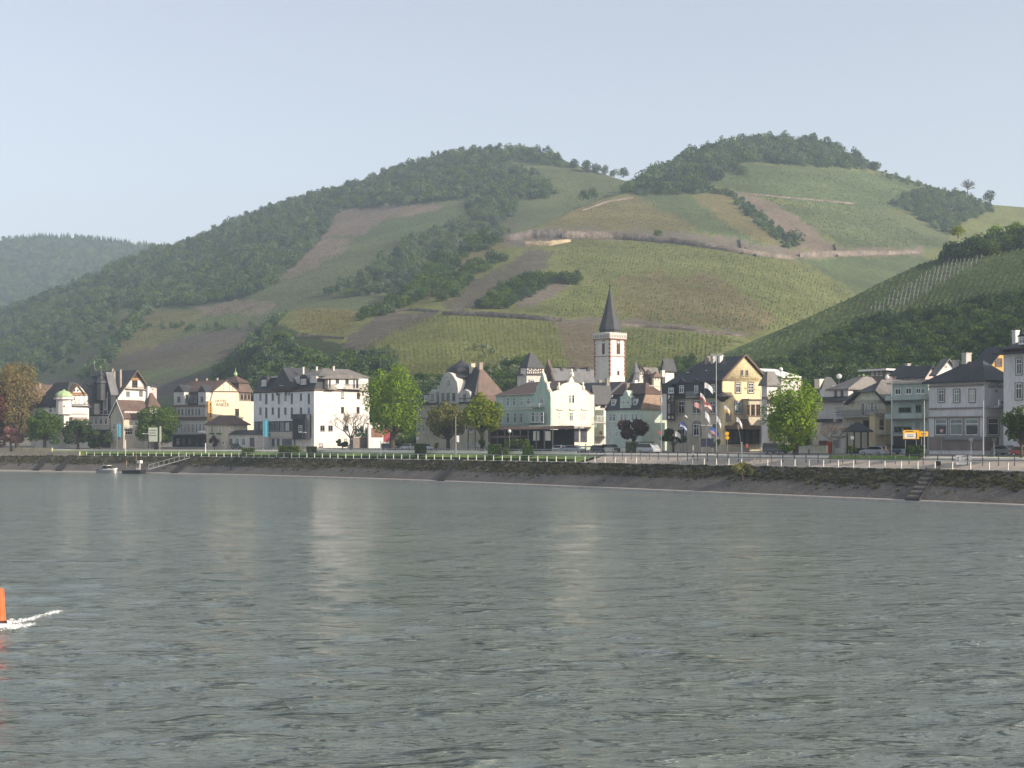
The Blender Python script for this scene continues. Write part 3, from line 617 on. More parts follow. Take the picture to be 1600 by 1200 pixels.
# retaining walls of the vineyard terraces
def terrace_wall(name, label, sheet, line, hpx, m='rubble', th=1.0, step=4):
    line = np.array(line, float); xs = np.arange(line[0, 0], line[-1, 0]+1, step); ys = np.interp(xs, line[:, 0], line[:, 1])
    h = np.interp(xs, line[:, 0], hpx) if isinstance(hpx, (list, tuple)) else np.full(len(xs), hpx)
    p = sheet.pos(xs, ys); n = len(xs); top = p.copy(); top[:, 2] += h/F*p[:, 1]*(1+nrs.uniform(-0.12, 0.12, n)); p[:, 2] -= 1.5
    bkk = top.copy(); bkk[:, 1] += th; b2 = p.copy(); b2[:, 1] += th
    v = np.concatenate([p, top, bkk, b2]); a = np.arange(n-1)
    f = np.concatenate([np.c_[a+k*n, a+1+k*n, a+1+((k+1) % 4)*n, a+((k+1) % 4)*n] for k in range(4)])
    o = bpy.data.objects.new(name, np_mesh(name, v, f, M[m])); link(o); tag(o, label, 'wall', group='terrace walls in the vineyards'); return o
M['terrace_stone'] = mat('terrace_stone', (0.15, 0.125, 0.105), 0.95, 0.45, 0.12, 0.3, 0.8, fine=(0.7, 0.35))
M['terrace_sand'] = mat('terrace_sand', (0.33, 0.26, 0.17), 0.95, 0.35, 0.12, 0.3, 0.8, fine=(0.7, 0.35))
M['terrace_dark'] = mat('terrace_dark', (0.12, 0.105, 0.095), 0.95, 0.35, 0.12, 0.3, 0.8, fine=(0.7, 0.35))
terrace_wall('terrace_wall', 'long rubble terrace wall crossing the hill below the brown knoll', main, [(880,373),(960,374),(1050,380),(1120,390),(1180,400),(1240,406)], [12,12,9,8,9,6], 'terrace_stone')
for q_, (x0_, y0_, x1_, y1_) in enumerate(((1012,373,1036,381),(1088,382,1116,390),(1156,376,1160,398),(1164,390,1182,402),(1304,384,1309,402))): terrace_wall('terrace_steps', ('dark steps in the long terrace wall, leftmost', 'dark slanting steps in the long terrace wall, second from left', 'short upright dark ramp crossing the long terrace wall', 'dark slanting steps right of the upright ramp', 'single dark mark in the terrace wall far right')[q_], main, [(x0_,y0_),(x1_,y1_)], [4,4], 'terrace_dark', 1.6, 1)
terrace_wall('terrace_wall', 'dark terrace wall at the left end of the knoll beside shrubs', main, [(778,380),(830,372),(880,372)], [9,13,14], 'terrace_dark')
terrace_wall('terrace_wall', 'bright low wall glowing in the sun left of the long terrace wall', main, [(820,384),(860,384),(895,377)], [7,8,4], 'terrace_sand')
terrace_wall('terrace_wall', 'reddish terrace wall below the shaded green field on the right', main, [(1250,402),(1340,400),(1440,396)], [9,8,5], 'terrace_stone')
terrace_wall('terrace_wall', 'dark terrace wall above the lower vine rows', main, [(690,492),(760,495),(880,503)], [6,8,8], 'terrace_dark')
terrace_wall('terrace_wall', 'brown terrace wall running right from behind the spire', main, [(965,509),(1050,514),(1160,526)], [4,5,3], 'terrace_stone')
terrace_wall('terrace_wall', 'grey terrace wall above the slate slope on the left spur', main, [(605,488),(650,485),(686,488)], [4,4,3], 'terrace_stone')
terrace_wall('terrace_wall', 'low wall under the small light vineyard patch', main, [(445,527),(500,527),(540,530)], [4,4,3], 'terrace_stone')
terrace_wall('terrace_wall', 'thin wall at the top of the brown knoll beside the trees', main, [(910,330),(950,316),(990,310)], [2,3,3], 'terrace_stone')
terrace_wall('terrace_wall', 'thin pale wall under the highest shaded field', main, [(1150,303),(1250,312),(1340,320)], [3,3,3], 'terrace_stone')
# ---------------------------------------------------------------- houses
CROP = {1: (0, 530, .18335), 2: (240, 550, .15839), 3: (390, 550, .175), 4: (620, 530, .17505), 5: (760, 430, .2584), 6: (1000, 530, .175), 7: (1200, 530, .175), 8: (1370, 500, .2)}
class House:
    """corner house: L face runs away to the left along the bank, R face away to the right; built from measured picture points
    turned into metres on the faces. local axes: x = along R face (v), y = along L face (u)"""
    def __init__(s, K, name, label, cat, xl, xm, xr, inland, join=None, twist=0.0, group=None, dz=0.0):
        s.K = CROP[K] if K else (0, 0, 1); k = s.K; s.k = k
        px = lambda a: k[0]+a*k[2]
        if join is None:
            p, T, N = at(px(xm), inland)
            if twist: T = Vector((T.x*math.cos(twist)-T.y*math.sin(twist), T.x*math.sin(twist)+T.y*math.cos(twist))); N = Vector((T.y, -T.x))
            s.O, s.T, s.N = p, T, N; s.zb = gz(inland)-0.1+dz
            s.root = empty(name, (p.x, p.y, s.zb), math.atan2(N.y, N.x)); tag(s.root, label, cat, group)
            s.off = Vector((0, 0, 0))
        else:
            s.T, s.N = join.T, join.N; kx = (px(xm)-800)/F
            # same orientation; corner found by its column at the given extra depth `inland` along the parent's R axis
            q = join.O+join.N*inland; t = (kx*q.y-q.x)/(join.T.x-kx*join.T.y); s.O = q+join.T*t
            s.root = join.root; s.zb = join.zb; s.off = Vector(((s.O-join.O).dot(join.N), (s.O-join.O).dot(join.T), 0))
        s.Lu = s.solve(px(xl), s.T); s.Lv = s.solve(px(xr), s.N); s.base = -1.0
    def solve(s, px, D):
        k = (px-800)/F; return (k*s.O.y-s.O.x)/(D.x-k*D.y)
    def PX(s, cx): return s.k[0]+cx*s.k[2]
    def PY(s, cy): return s.k[1]+cy*s.k[2]
    def z(s, cy, u=0, v=0):      # height at the corner (or at u, v) of the row cy
        Y = s.O.y+s.T.y*u+s.N.y*v; return CZ-(s.PY(cy)-HOR)/F*Y-s.zb
    def fc(s, face, cx, cy, out=0.0):
        px, py = s.PX(cx), s.PY(cy); d = Vector(((px-800)/F, 1.0))
        n, a = (s.N, s.T) if face == 'L' else (s.T, s.N)
        lam = (s.O.dot(n)-out)/d.dot(n); p = d*lam
        return (p-s.O).dot(a), CZ-(py-HOR)/F*lam-s.zb
    def loc(s, face, a, z, out): return s.off+(Vector((-out, a, z)) if face == 'L' else Vector((a, -out, z)))
    def V(s, v, u, z): return s.off+Vector((v, u, z))
    def build(s, mb, name, m, parent=None, **k): return mb.build(name, m, parent or s.root, **k)
    def body(s, m, ztop, name='wall', v0=0, v1=None, u0=0, u1=None, zb=None):
        v1 = s.Lv if v1 is None else v1; u1 = s.Lu if u1 is None else u1; o = s.off
        mb = MB(); mb.box(v0+o.x, v1+o.x, u0+o.y, u1+o.y, s.base if zb is None else zb, ztop); return s.build(mb, name, m)
    def rect(s, face, x0, y0, x1, y1, m, name='wall_panel', out=0.06, inn=0.1, parent=None, base=0.0):
        a0, z0 = s.fc(face, x0, (y0+y1)/2, base); a1, _ = s.fc(face, x1, (y0+y1)/2, base); ac = s.fc(face, (x0+x1)/2, y0, base)[1]; bc = s.fc(face, (x0+x1)/2, y1, base)[1]
        mb = MB(); s.slab(mb, face, a0, a1, bc, ac, base+out, base-inn); return s.build(mb, name, m, parent)
    def slab(s, mb, face, a0, a1, z0, z1, o1, o0=0.0):
        p = s.loc(face, a0, z0, o0); q = s.loc(face, a1, z1, o1); mb.box(p.x, q.x, p.y, q.y, p.z, q.z)
    def poly(s, face, pts, m, name='gable', out=0.0, th=0.4, parent=None):
        P3 = [s.loc(face, *s.fc(face, x, y, out), out) for x, y in pts]
        d = s.loc(face, 0, 0, -th)-s.loc(face, 0, 0, 0); mb = MB(); mb.prism(P3, d); return s.build(mb, name, m, parent)
    def win(s, face, x0, y0, x1, y1, fr='white_paint', sur=None, base=0.0, mull=1, trans=1, pane='glass', sill=True, grow=0.0, arch=False):
        a0 = s.fc(face, x0, (y0+y1)/2, base)[0]; a1 = s.fc(face, x1, (y0+y1)/2, base)[0]; a0, a1 = min(a0, a1)-grow, max(a0, a1)+grow
        xm = (x0+x1)/2; zt = s.fc(face, xm, y0, base)[1]+grow; zb = s.fc(face, xm, y1, base)[1]-grow; w, h = a1-a0, zt-zb; t = min(0.12, w*0.12)
        mb = MB()
        S_ = lambda p, q, r, ss, o1, o0=0.0: s.slab(mb, face, p, q, r, ss, base+o1, base+o0)
        S_(a0, a0+t, zb, zt, 0.07); S_(a1-t, a1, zb, zt, 0.07); S_(a0+t, a1-t, zt-t, zt, 0.07); S_(a0+t, a1-t, zb, zb+t, 0.07)
        for i in range(mull): c = a0+w*(i+1)/(mull+1); S_(c-t*0.35, c+t*0.35, zb+t, zt-t, 0.055)
        if trans: c = zb+h*0.68; S_(a0+t, a1-t, c-t*0.4, c+t*0.4, 0.06)
        f = s.build(mb, 'window', fr)
        if pane == 'glass': q_ = rnd.random(); pane = 'blind' if q_ < .10 else ('glass_light' if q_ < .28 else 'glass')
        mb = MB(); s.slab(mb, face, a0+t*0.5, a1-t*0.5, zb+t*0.5, zt-t*0.5, base+0.025, base-0.05); s.build(mb, 'pane', pane, f)
        if sur:
            mb = MB(); q = 0.16
            for p_ in ((a0-q, a0, zb-q, zt+q), (a1, a1+q, zb-q, zt+q), (a0, a1, zt, zt+q), (a0, a1, zb-q, zb)): s.slab(mb, face, *p_, base+0.11, base-0.02)
            s.build(mb, 'surround', sur, f)
        elif sill:
            mb = MB(); s.slab(mb, face, a0-0.08, a1+0.08, zb-0.1, zb-0.005, base+0.16, base-0.02); s.build(mb, 'sill', fr if fr != 'white_paint' else 'white_paint', f)
        return f
    def wins(s, face, xs, w, y0, y1, **k):
        for x in xs: s.win(face, x-w/2, y0, x+w/2, y1, **k)
    def beams(s, face, lines, m='timber_dark', w=0.2, base=0.0, name='timber_frame'):
        mb = MB()
        for x0, y0, x1, y1 in lines:
            a, za = s.fc(face, x0, y0, base); b, zb = s.fc(face, x1, y1, base); d = Vector((b-a, zb-za)); d.normalize(); n = Vector((-d.y, d.x))*w/2
            P3 = [s.loc(face, *c, base+0.07) for c in ((a+n.x, za+n.y), (b+n.x, zb+n.y), (b-n.x, zb-n.y), (a-n.x, za-n.y))]
            mb.prism(P3, s.loc(face, 0, 0, -0.1)-s.loc(face, 0, 0, 0))
        return s.build(mb, name, m)
    def roof(s, ze, zr, m, v0=0, v1=None, u0=0, u1=None, rv=None, ru=None, ov=0.45, name='roof', th=0.22):
        """loft from the eaves rectangle to the ridge rectangle rv=(va, vb), ru=(ua, ub)"""
        v1 = s.Lv if v1 is None else v1; u1 = s.Lu if u1 is None else u1
        rv = rv or ((v0+v1)/2,)*2; ru = ru or (u0, u1)
        a = [s.V(v0-ov, u0-ov, ze), s.V(v1+ov, u0-ov, ze), s.V(v1+ov, u1+ov, ze), s.V(v0-ov, u1+ov, ze)]
        e = 0.02
        r = [s.V(rv[0]-e, ru[0]-e, zr), s.V(rv[1]+e, ru[0]-e, zr), s.V(rv[1]+e, ru[1]+e, zr), s.V(rv[0]-e, ru[1]+e, zr)]
        mb = MB(); mb.loft([p-Vector((0, 0, th)) for p in a], a); mb.loft(a, r); return s.build(mb, name, m)
    def gable_roof(s, axis, ze, zr, wall, m, v0=0, v1=None, u0=0, u1=None, ov=0.5, th=0.25, apex=None, name='roof', trim=None):
        """axis 'u': gables on the R face; 'v': gables on the L face. apex: 0..1 position of the ridge"""
        v1 = s.Lv if v1 is None else v1; u1 = s.Lu if u1 is None else u1; ap = 0.5 if apex is None else apex; mb = MB()
        if axis == 'u':
            c = v0+(v1-v0)*ap; mb.prism([s.V(v0, u0, ze), s.V(v1, u0, ze), s.V(c, u0, zr-th)], (0, u1-u0, 0))
        else:
            c = u0+(u1-u0)*ap; mb.prism([s.V(v0, u0, ze), s.V(v0, u1, ze), s.V(v0, c, zr-th)], (v1-v0, 0, 0))
        s.build(mb, 'gable', wall); mb = MB()
        for lo, sg in ((0, -1), (1, 1)):
            if axis == 'u':
                e = (v0, v1)[lo]; sl = (zr-ze)/abs(c-e); ed = e+sg*ov; zd = ze-sl*ov
                mb.prism([s.V(ed, u0-ov, zd), s.V(c, u0-ov, zr), s.V(c, u0-ov, zr+th), s.V(ed, u0-ov, zd+th)], (0, u1-u0+2*ov, 0))
            else:
                e = (u0, u1)[lo]; sl = (zr-ze)/abs(c-e); ed = e+sg*ov; zd = ze-sl*ov
                mb.prism([s.V(v0-ov, ed, zd), s.V(v0-ov, c, zr), s.V(v0-ov, c, zr+th), s.V(v0-ov, ed, zd+th)], (v1-v0+2*ov, 0, 0))
        r = s.build(mb, name, m)
        if trim:
            mb = MB()
            for lo, sg in ((0, -1), (1, 1)):
                if axis == 'u':
                    e = (v0, v1)[lo]; sl = (zr-ze)/abs(c-e); ed = e+sg*ov; zd = ze-sl*ov; t_ = (0, -0.1, 0)
                    mb.prism([s.V(ed, u0-ov-0.005, zd-0.15), s.V(c, u0-ov-0.005, zr-0.15), s.V(c, u0-ov-0.005, zr+th), s.V(ed, u0-ov-0.005, zd+th)], t_)
                else:
                    e = (u0, u1)[lo]; sl = (zr-ze)/abs(c-e); ed = e+sg*ov; zd = ze-sl*ov; t_ = (-0.1, 0, 0)
                    mb.prism([s.V(v0-ov-0.005, ed, zd-0.15), s.V(v0-ov-0.005, c, zr-0.15), s.V(v0-ov-0.005, c, zr+th), s.V(v0-ov-0.005, ed, zd+th)], t_)
            s.build(mb, 'verge_board', trim, r)
        return r
    def flat(s, z, m='grey_tile', th=0.3, ov=0.3, v0=0, v1=None, u0=0, u1=None, name='roof'):
        v1 = s.Lv if v1 is None else v1; u1 = s.Lu if u1 is None else u1; o = s.off
        mb = MB(); mb.box(v0-ov+o.x, v1+ov+o.x, u0-ov+o.y, u1+ov+o.y, z, z+th); return s.build(mb, name, m)
    def dormer(s, face, x0, y0, x1, y1, m, roofm_, inset=0.5, depth=3.0, kind='gable', winr=None, wk=None, rise=0.45, name='dormer'):
        """front at `inset` behind the face plane, running `depth` metres into the roof; y0 is the top of the wall"""
        b = -inset; a0 = s.fc(face, x0, (y0+y1)/2, b)[0]; a1 = s.fc(face, x1, (y0+y1)/2, b)[0]; a0, a1 = min(a0, a1), max(a0, a1)
        zt = s.fc(face, (x0+x1)/2, y0, b)[1]; zb = s.fc(face, (x0+x1)/2, y1, b)[1]; w = a1-a0
        mb = MB(); s.slab(mb, face, a0, a1, zb, zt, b, b-depth); d = s.build(mb, name, m)
        mb = MB(); dv = s.loc(face, 0, 0, -depth-0.2)-s.loc(face, 0, 0, 0); o = b+0.15
        if kind == 'gable': pr = [(a0-.15, zt), (a1+.15, zt), ((a0+a1)/2, zt+w*rise)]
        elif kind == 'arch': pr = [(a0-.1, zt)]+[((a0+a1)/2-(w/2+.1)*math.cos(t), zt+w*rise*math.sin(t)) for t in (0.3, 0.8, 1.2, 1.57, 1.94, 2.34, 2.84)]+[(a1+.1, zt)]
        else: pr = [(a0-.15, zt), (a1+.15, zt), (a1+.15, zt+.18), (a0-.15, zt+.18)]
        mb.prism([s.loc(face, a, z, o) for a, z in pr], dv); s.build(mb, 'dormer_roof', roofm_, d)
        if winr: s.win(face, *winr, base=b, **(wk or {}))
        return d
    def text(s, face, body, x0, y0, x1, y1, m='lettering', out=0.03, shear=0.0, parent=None):
        a0, zt = s.fc(face, x0, y0, out); a1, _ = s.fc(face, x1, (y0+y1)/2, out); zb = s.fc(face, (x0+x1)/2, y1, out)[1]; zt = s.fc(face, (x0+x1)/2, y0, out)[1]
        cu = bpy.data.curves.new('lettering', 'FONT'); cu.body = body; cu.size = 1.0; cu.extrude = 0.02; cu.shear = shear; cu.resolution_u = 2
        to = bpy.data.objects.new('lettering', cu); COL.objects.link(to); dg = bpy.context.evaluated_depsgraph_get(); me = bpy.data.meshes.new_from_object(to.evaluated_get(dg)); COL.objects.unlink(to)
        co = np.empty(len(me.vertices)*3); me.vertices.foreach_get('co', co); co = co.reshape(-1, 3); mn, mx = co.min(0), co.max(0)
        fx = (co[:, 0]-mn[0])/(mx[0]-mn[0]); fz = (co[:, 1]-mn[1])/(mx[1]-mn[1]); dz_ = co[:, 2]
        out3 = np.array([list(s.loc(face, a0+(a1-a0)*a, zb+(zt-zb)*b, out+c)) for a, b, c in zip(fx, fz, dz_)])
        me.vertices.foreach_set('co', out3.ravel()); me.update(); me.materials.clear(); me.materials.append(M[m])
        o = bpy.data.objects.new('lettering', me); link(o, parent or s.root); return o
    def chimney(s, v, u, z0, z1, m='rubble', w=0.45, cap='trim_grey'):
        o = s.off; mb = MB(); mb.box(v-w+o.x, v+w+o.x, u-w*.7+o.y, u+w*.7+o.y, z0, z1); mb.box(v-w-.08+o.x, v+w+.08+o.x, u-w*.7-.08+o.y, u+w*.7+.08+o.y, z1, z1+.15); return s.build(mb, 'chimney', m)
    def spire(s, v, u, prof, m, name='spire', n=8):
        mb = MB(); mb.lathe(s.V(v, u, 0), prof, n); return s.build(mb, name, m)
    def balcony(s, face, x0, y0, x1, y1, m='iron', out=1.1, base=0.0, slats=12):
        a0 = s.fc(face, x0, y1, base)[0]; a1 = s.fc(face, x1, y1, base)[0]; a0, a1 = min(a0, a1), max(a0, a1); zt = s.fc(face, (x0+x1)/2, y0, base)[1]; zb = s.fc(face, (x0+x1)/2, y1, base)[1]
        mb = MB(); s.slab(mb, face, a0, a1, zb-0.15, zb, base+out, base); d = s.build(mb, 'balcony', 'concrete'); mb = MB(); t = 0.04
        s.slab(mb, face, a0, a1, zt-.07, zt, base+out, base+out-.07)
        for i in range(slats+1):
            a = a0+(a1-a0)*i/slats; s.slab(mb, face, max(a0, a-t), min(a1, a+t), zb, zt-.07, base+out, base+out-.05)
        for a in (a0, a1-.06): s.slab(mb, face, a, a+.06, zt-.07, zt, base+out-.07, base); s.slab(mb, face, a, a+.06, zb+.3, zb+.4, base+out-.07, base)
        s.build(mb, 'railing', m, d); return d
HO = 'houses along the river front'

# -- 1 tan roofed house at the far left, behind the villa
h = House(1, 'house', 'brownish roofed house at far left peeping over the white villa', 'house', 262, 292, 500, 52)
ze = h.z(475); h.body('tan_plaster', ze); h.gable_roof('v', ze, h.z(388), 'tan_plaster', 'brown_tile'); h.chimney(3, h.Lu*.5, ze, h.z(375)); h.win('R', 305, 500, 330, 540); h.win('R', 350, 500, 375, 540)
# -- 2 white villa with copper cap and half-timbered gable
h = House(1, 'villa', 'white villa with copper green turret cap and small half-timbered gable', 'villa', 300, 545, 758, 27)
ze = h.z(572); zr = h.z(362); h.body('white_plaster', ze); h.roof(ze, zr, 'slate', rv=(h.Lv*.35, h.Lv*.65), ru=(h.Lu*.12, h.Lu*.6))
h.poly('R', [(572,640),(572,478),(598,470),(625,425),(665,385),(705,425),(735,470),(752,478),(752,640)], 'white_plaster', out=0.35, th=3)
h.poly('R', [(600,470),(662,378),(730,470),(722,470),(662,392),(610,470)], 'trim_brown', name='gable_roof', out=0.9, th=3.4)
h.beams('R', [(575,480,750,480),(575,555,750,555),(577,480,577,560),(610,480,610,555),(640,480,640,555),(672,480,672,555),(715,480,715,555),(748,480,748,555),(577,520,610,555),(748,520,715,555)], base=0.35)
h.beams('R', [(598,468,735,468),(605,458,728,458)], m='timber_orange', w=0.5, base=0.35)
for x0, x1 in ((618,642),(685,707)): h.win('R', x0, 488, x1, 525, base=0.35, pane='glass')
for x in (635, 662, 690): h.win('R', x-9, 425, x+9, 450, base=0.35, mull=0, trans=0)
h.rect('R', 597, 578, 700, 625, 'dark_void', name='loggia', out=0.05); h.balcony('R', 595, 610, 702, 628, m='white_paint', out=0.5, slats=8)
h.rect('R', 590, 665, 720, 800, 'rubble', name='porch', out=1.2)  # brown slab stands in for the dark shade of the lower arch
h.wins('L', [432, 468, 508], 24, 575, 628); h.wins('L', [340, 390], 20, 600, 640); h.win('R', 505+55, 585, 585, 628); h.win('R', 500+60, 690, 580, 740)
c = h.V(1.2, 1.2, 0); mb = MB(); mb.lathe((c.x, c.y, 0), [(2.2, h.z(640)), (2.2, h.z(515)), (2.9, h.z(512)), (2.9, h.z(498)), (2.2, h.z(497)), (2.2, h.z(488))], 10); bay = mb.build('turret', 'white_plaster', h.root)
mb = MB(); mb.lathe((c.x, c.y, 0), [(2.5, h.z(488)), (2.4, h.z(468)), (1.7, h.z(448)), (0.5, h.z(436)), (0.1, h.z(425))], 10); mb.build('turret_cap', 'copper', bay)
# -- 3 dark half-timbered tower house
h = House(1, 'timber_house', 'dark slate-hung tall house with two pointed turrets', 'house', 762, 945, 1000, 43)
ze = h.z(450); h.body('slate', ze); ur = h.fc('L', 868, 400)[0]; h.gable_roof('v', ze, h.z(285), 'slate', 'slate_light', u0=0, u1=ur, ov=.3); h.roof(ze, h.z(395), 'slate', u0=ur, rv=(3, h.Lv*.6), ov=.3)
h.rect('L', 765, 655, 935, 770, 'grey_plaster', name='ground_floor', out=0.08)
h.wins('L', [782, 820, 862, 905], 26, 670, 725, fr='white_paint', base=.08); h.wins('L', [770, 800], 16, 545, 610); h.wins('L', [898], 20, 500, 600); h.wins('L', [838, 860], 16, 455, 490)
h.beams('L', [(800,450,880,450),(800,500,880,500),(830,450,830,650),(880,450,880,650),(765,535,820,535),(765,615,940,615)], m='trim_grey', w=0.3)
h.beams('L', [(884,450,884,640),(915,450,915,640),(762,640,940,640)], m='white_paint', w=0.14)
for cx, yb, yw, ycap, ytip, r in ((803, 640, 400, 330, 198, 1.9), (858, 520, 378, 325, 240, 1.5)):
    a, _ = h.fc('L', cx, 500, 1.2); h.spire(-1.2, a, [(r, h.z(yb)), (r, h.z(yw)), (r*1.25, h.z(yw-4)), (r*1.15, h.z(yw-22)), (r*.55, h.z(ycap+8)), (r*.45, h.z(ycap-10)), (r*.62, h.z(ycap-16)), (r*.30, h.z(ycap-45)), (.15, h.z(ytip))], 'slate', 'turret')
    h.spire(-1.2, a, [(0.03, h.z(ytip+20)), (0.22, h.z(ytip+10)), (0.05, h.z(ytip-12))], 'copper', 'finial', 5)
h.chimney(5, 1, ze, h.z(255), 'rubble', w=.35); h.chimney(4, 2.5, ze, h.z(268), 'rubble', w=.3)
# -- 4 big white gable with timber
h = House(1, 'gabled_house', 'tall white gable with timber peak and brown balconies under dark steep roof', 'house', 1000, 1004, 1292, 46); h.Lu = 16
ze = h.z(470); h.body('white_plaster', ze); h.gable_roof('u', ze, h.z(262), 'white_plaster', 'slate', ov=0.9, trim='trim_brown')
h.poly('R', [(1108,330),(1148,285),(1200,330)], 'timber_dark', name='gable_panel', out=0.1, th=.3); h.beams('R', [(1095,345,1208,345),(1105,335,1200,335)], m='timber_orange', w=0.5)
h.win('R', 1125, 350, 1172, 412, fr='trim_brown', sill=False); h.win('R', 1075, 445, 1105, 492, fr='trim_brown', sill=False); h.win('R', 1185, 440, 1215, 490, fr='trim_brown', sill=False); h.win('R', 1228, 395, 1245, 430, fr='trim_brown', sill=False)
h.balcony('R', 1065, 395, 1248, 422, m='trim_brown', slats=20); h.balcony('R', 1045, 495, 1190, 520, m='white_paint', slats=16)
h.chimney(h.Lv*.35, 7, ze, h.z(245), 'rubble', w=.35); h.wins('R', [1040, 1240, 1270], 20, 560, 600)
# -- 5 front house with lit verge
h = House(1, 'house', 'grey front house with bright white verge and broad brown roof', 'house', 942, 1052, 1262, 29)
ze = h.z(650); h.body('tan_plaster', ze); h.gable_roof('v', ze, h.z(522), 'tan_plaster', 'brown_tile', apex=0.45, trim='white_paint')
h.dormer('R', 1060, 612, 1235, 650, 'grey_plaster', 'brown_tile', inset=0.3, depth=3, kind='flat', winr=(1070, 618, 1120, 645)); h.win('R', 1190, 618, 1225, 645, base=-0.3)
h.wins('L', [975, 1015], 22, 715, 770); h.wins('L', [975, 1015], 22, 810, 860); h.balcony('R', 1060, 735, 1130, 760, m='white_paint', slats=8); h.win('R', 1065, 770, 1128, 815, mull=2); h.wins('R', [1160, 1210], 22, 690, 735)
# -- 6 brown roofed house right of it, behind the tree
h = House(1, 'house', 'small house with brown hipped roof left of the hotel with letters', 'house', 1232, 1262, 1352, 44)
ze = h.z(572); h.body('stone_brown', ze); h.roof(ze, h.z(455), 'brown_tile', ru=(h.Lu*.3, h.Lu*.7), rv=(h.Lv*.3, h.Lv*.5)); h.wins('R', [1290, 1325], 18, 590, 630); h.chimney(1, 1, ze, h.z(405), 'white_plaster')
h = House(1, 'house', 'pale narrow house top squeezed behind the tall white gable', 'house', 1255, 1275, 1335, 58)
ze = h.z(400); h.body('pink_plaster', ze); h.roof(ze, h.z(385), 'slate'); h.win('R', 1290, 415, 1310, 440)
# -- 7 hotel with letters
h = House(2, 'hotel', 'cream sunlit hotel gable lettered HOTEL ANKER with grey stone front', 'hotel', 182, 528, 845, 34)
HA = h; ze = h.z(530); zr = h.z(300)
h.body('grey_plaster', ze, v1=h.Lv); zk = h.fc('R', 590, 385)[1]; zp = h.fc('R', 712, 290)[1]
h.poly('R', [(530,935),(530,488),(566,484),(592,385),(714,292),(838,388),(845,500),(845,935)], 'cream_plaster', name='gable_wall', out=0.1, th=0.8)
a0 = h.fc('R', 592, 385)[0]; ac = h.fc('R', 714, 290)[0]; a1 = h.fc('R', 838, 388)[0]; am = h.fc('R', 564, 488)[0]
L = h.Lu
mb = MB(); mb.prism([h.V(am-.2, .7, ze-.1), h.V(h.Lv, .7, ze-.1), h.V(a1, .7, zk), h.V(a0, .7, zk)], (0, L-.7, 0)); h.build(mb, 'mansard_roof', 'slate')
mb = MB(); mb.prism([h.V(a0-.6, -.3, zk-.3), h.V(ac, -.3, zp+.1), h.V(a1+.6, -.3, zk-.3), h.V(a1+.6, -.3, zk), h.V(ac, -.3, zp+.45), h.V(a0-.6, -.3, zk)], (0, L+.6, 0)); h.build(mb, 'roof', 'brown_tile')
mb = MB(); mb.prism([h.V(a0, .75, zk-.2), h.V(a1, .75, zk-.2), h.V(ac, .75, zp)], (0, L-1, 0)); h.build(mb, 'gable', 'cream_plaster')
h.beams('R', [(588,390,842,392)], m='trim_brown', w=0.35, base=0.1); h.beams('R', [(655,388,655,335),(685,388,685,312),(745,388,745,312),(775,388,775,338)], m='trim_stone', w=0.12, base=0.1)
h.text('R', 'HOTEL', 612, 470, 720, 496, m='lettering', out=0.13); h.text('R', 'ANKER', 612, 503, 746, 537, m='lettering', out=0.13)
h.win('R', 745, 412, 790, 482, base=0.1, pane='blind', fr='white_paint'); h.win('R', 804, 560, 842, 632, base=0.1, fr='trim_brown')
h.rect('R', 528, 484, 572, 680, 'orange_plaster', name='pilaster', out=0.35); h.wins('R', [561], 8, 500, 530, base=0.36, mull=0, trans=0, fr='trim_brown')
for y in (540, 568, 596, 624): h.win('R', 557, y, 566, y+14, base=0.36, mull=0, trans=0, fr='trim_brown')
h.rect('L', 184, 524, 526, 540, 'trim_brown', name='cornice', out=0.5); h.rect('L', 184, 640, 526, 672, 'trim_brown', name='string_course', out=0.35)
h.wins('L', [215, 250, 285, 320, 352, 385, 420, 452, 490], 20, 560, 622, fr='trim_grey', pane='glass'); h.wins('L', [232, 280, 312, 348, 390, 425, 460, 495], 20, 708, 800, fr='white_paint', trans=1)
h.dormer('L', 200, 395, 300, 522, 'grey_plaster', 'slate', inset=-.05, depth=4, kind='gable', rise=0.5, winr=(235, 440, 265, 495), wk=dict(fr='trim_grey')); h.dormer('L', 440, 395, 515, 522, 'grey_plaster', 'slate', inset=-.05, depth=4, kind='gable', rise=.6, winr=(465, 440, 490, 495), wk=dict(fr='trim_grey'))
h.wins('L', [330, 372, 412], 26, 420, 500, fr='trim_grey', base=-0.35)
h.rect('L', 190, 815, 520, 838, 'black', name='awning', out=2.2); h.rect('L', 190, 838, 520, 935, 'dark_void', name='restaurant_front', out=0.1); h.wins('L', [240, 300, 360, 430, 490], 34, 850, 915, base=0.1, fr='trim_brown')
h.spire(0, h.fc('L', 480, 795)[0], [(0.05, h.z(815)), (1.3, h.z(808)), (1.5, h.z(795)), (1.2, h.z(780)), (0.05, h.z(775))], 'white_paint', 'parasol', 8)
for u in (.25, .55, .85): h.chimney(ac, L*u, zp-1, zp+.9, 'rubble', w=.28)
w = House(2, 'x', '', '', 760, 846, 1000, 0.0, join=HA); w.off = HA.off.copy(); w.O = HA.O.copy()
v0 = w.fc('R', 846, 600)[0]; v1 = w.fc('R', 1003, 600)[0]; mb = MB(); mb.box(v0, v1, .12, 12, -1, w.fc('R', 900, 486)[1]); mb.build('wing', 'cream_plaster', h.root)
t0 = w.fc('R', 846, 440)[0]; t1 = w.fc('R', 972, 440)[0]; zt = w.fc('R', 900, 398)[1]; zq = w.fc('R', 900, 305)[1]; za = w.fc('R', 845, 225)[1]
mb = MB(); mb.box(t0, t1, .5, 9, w.fc('R', 900, 486)[1], zt); tw = mb.build('tower', 'trim_stone', h.root)
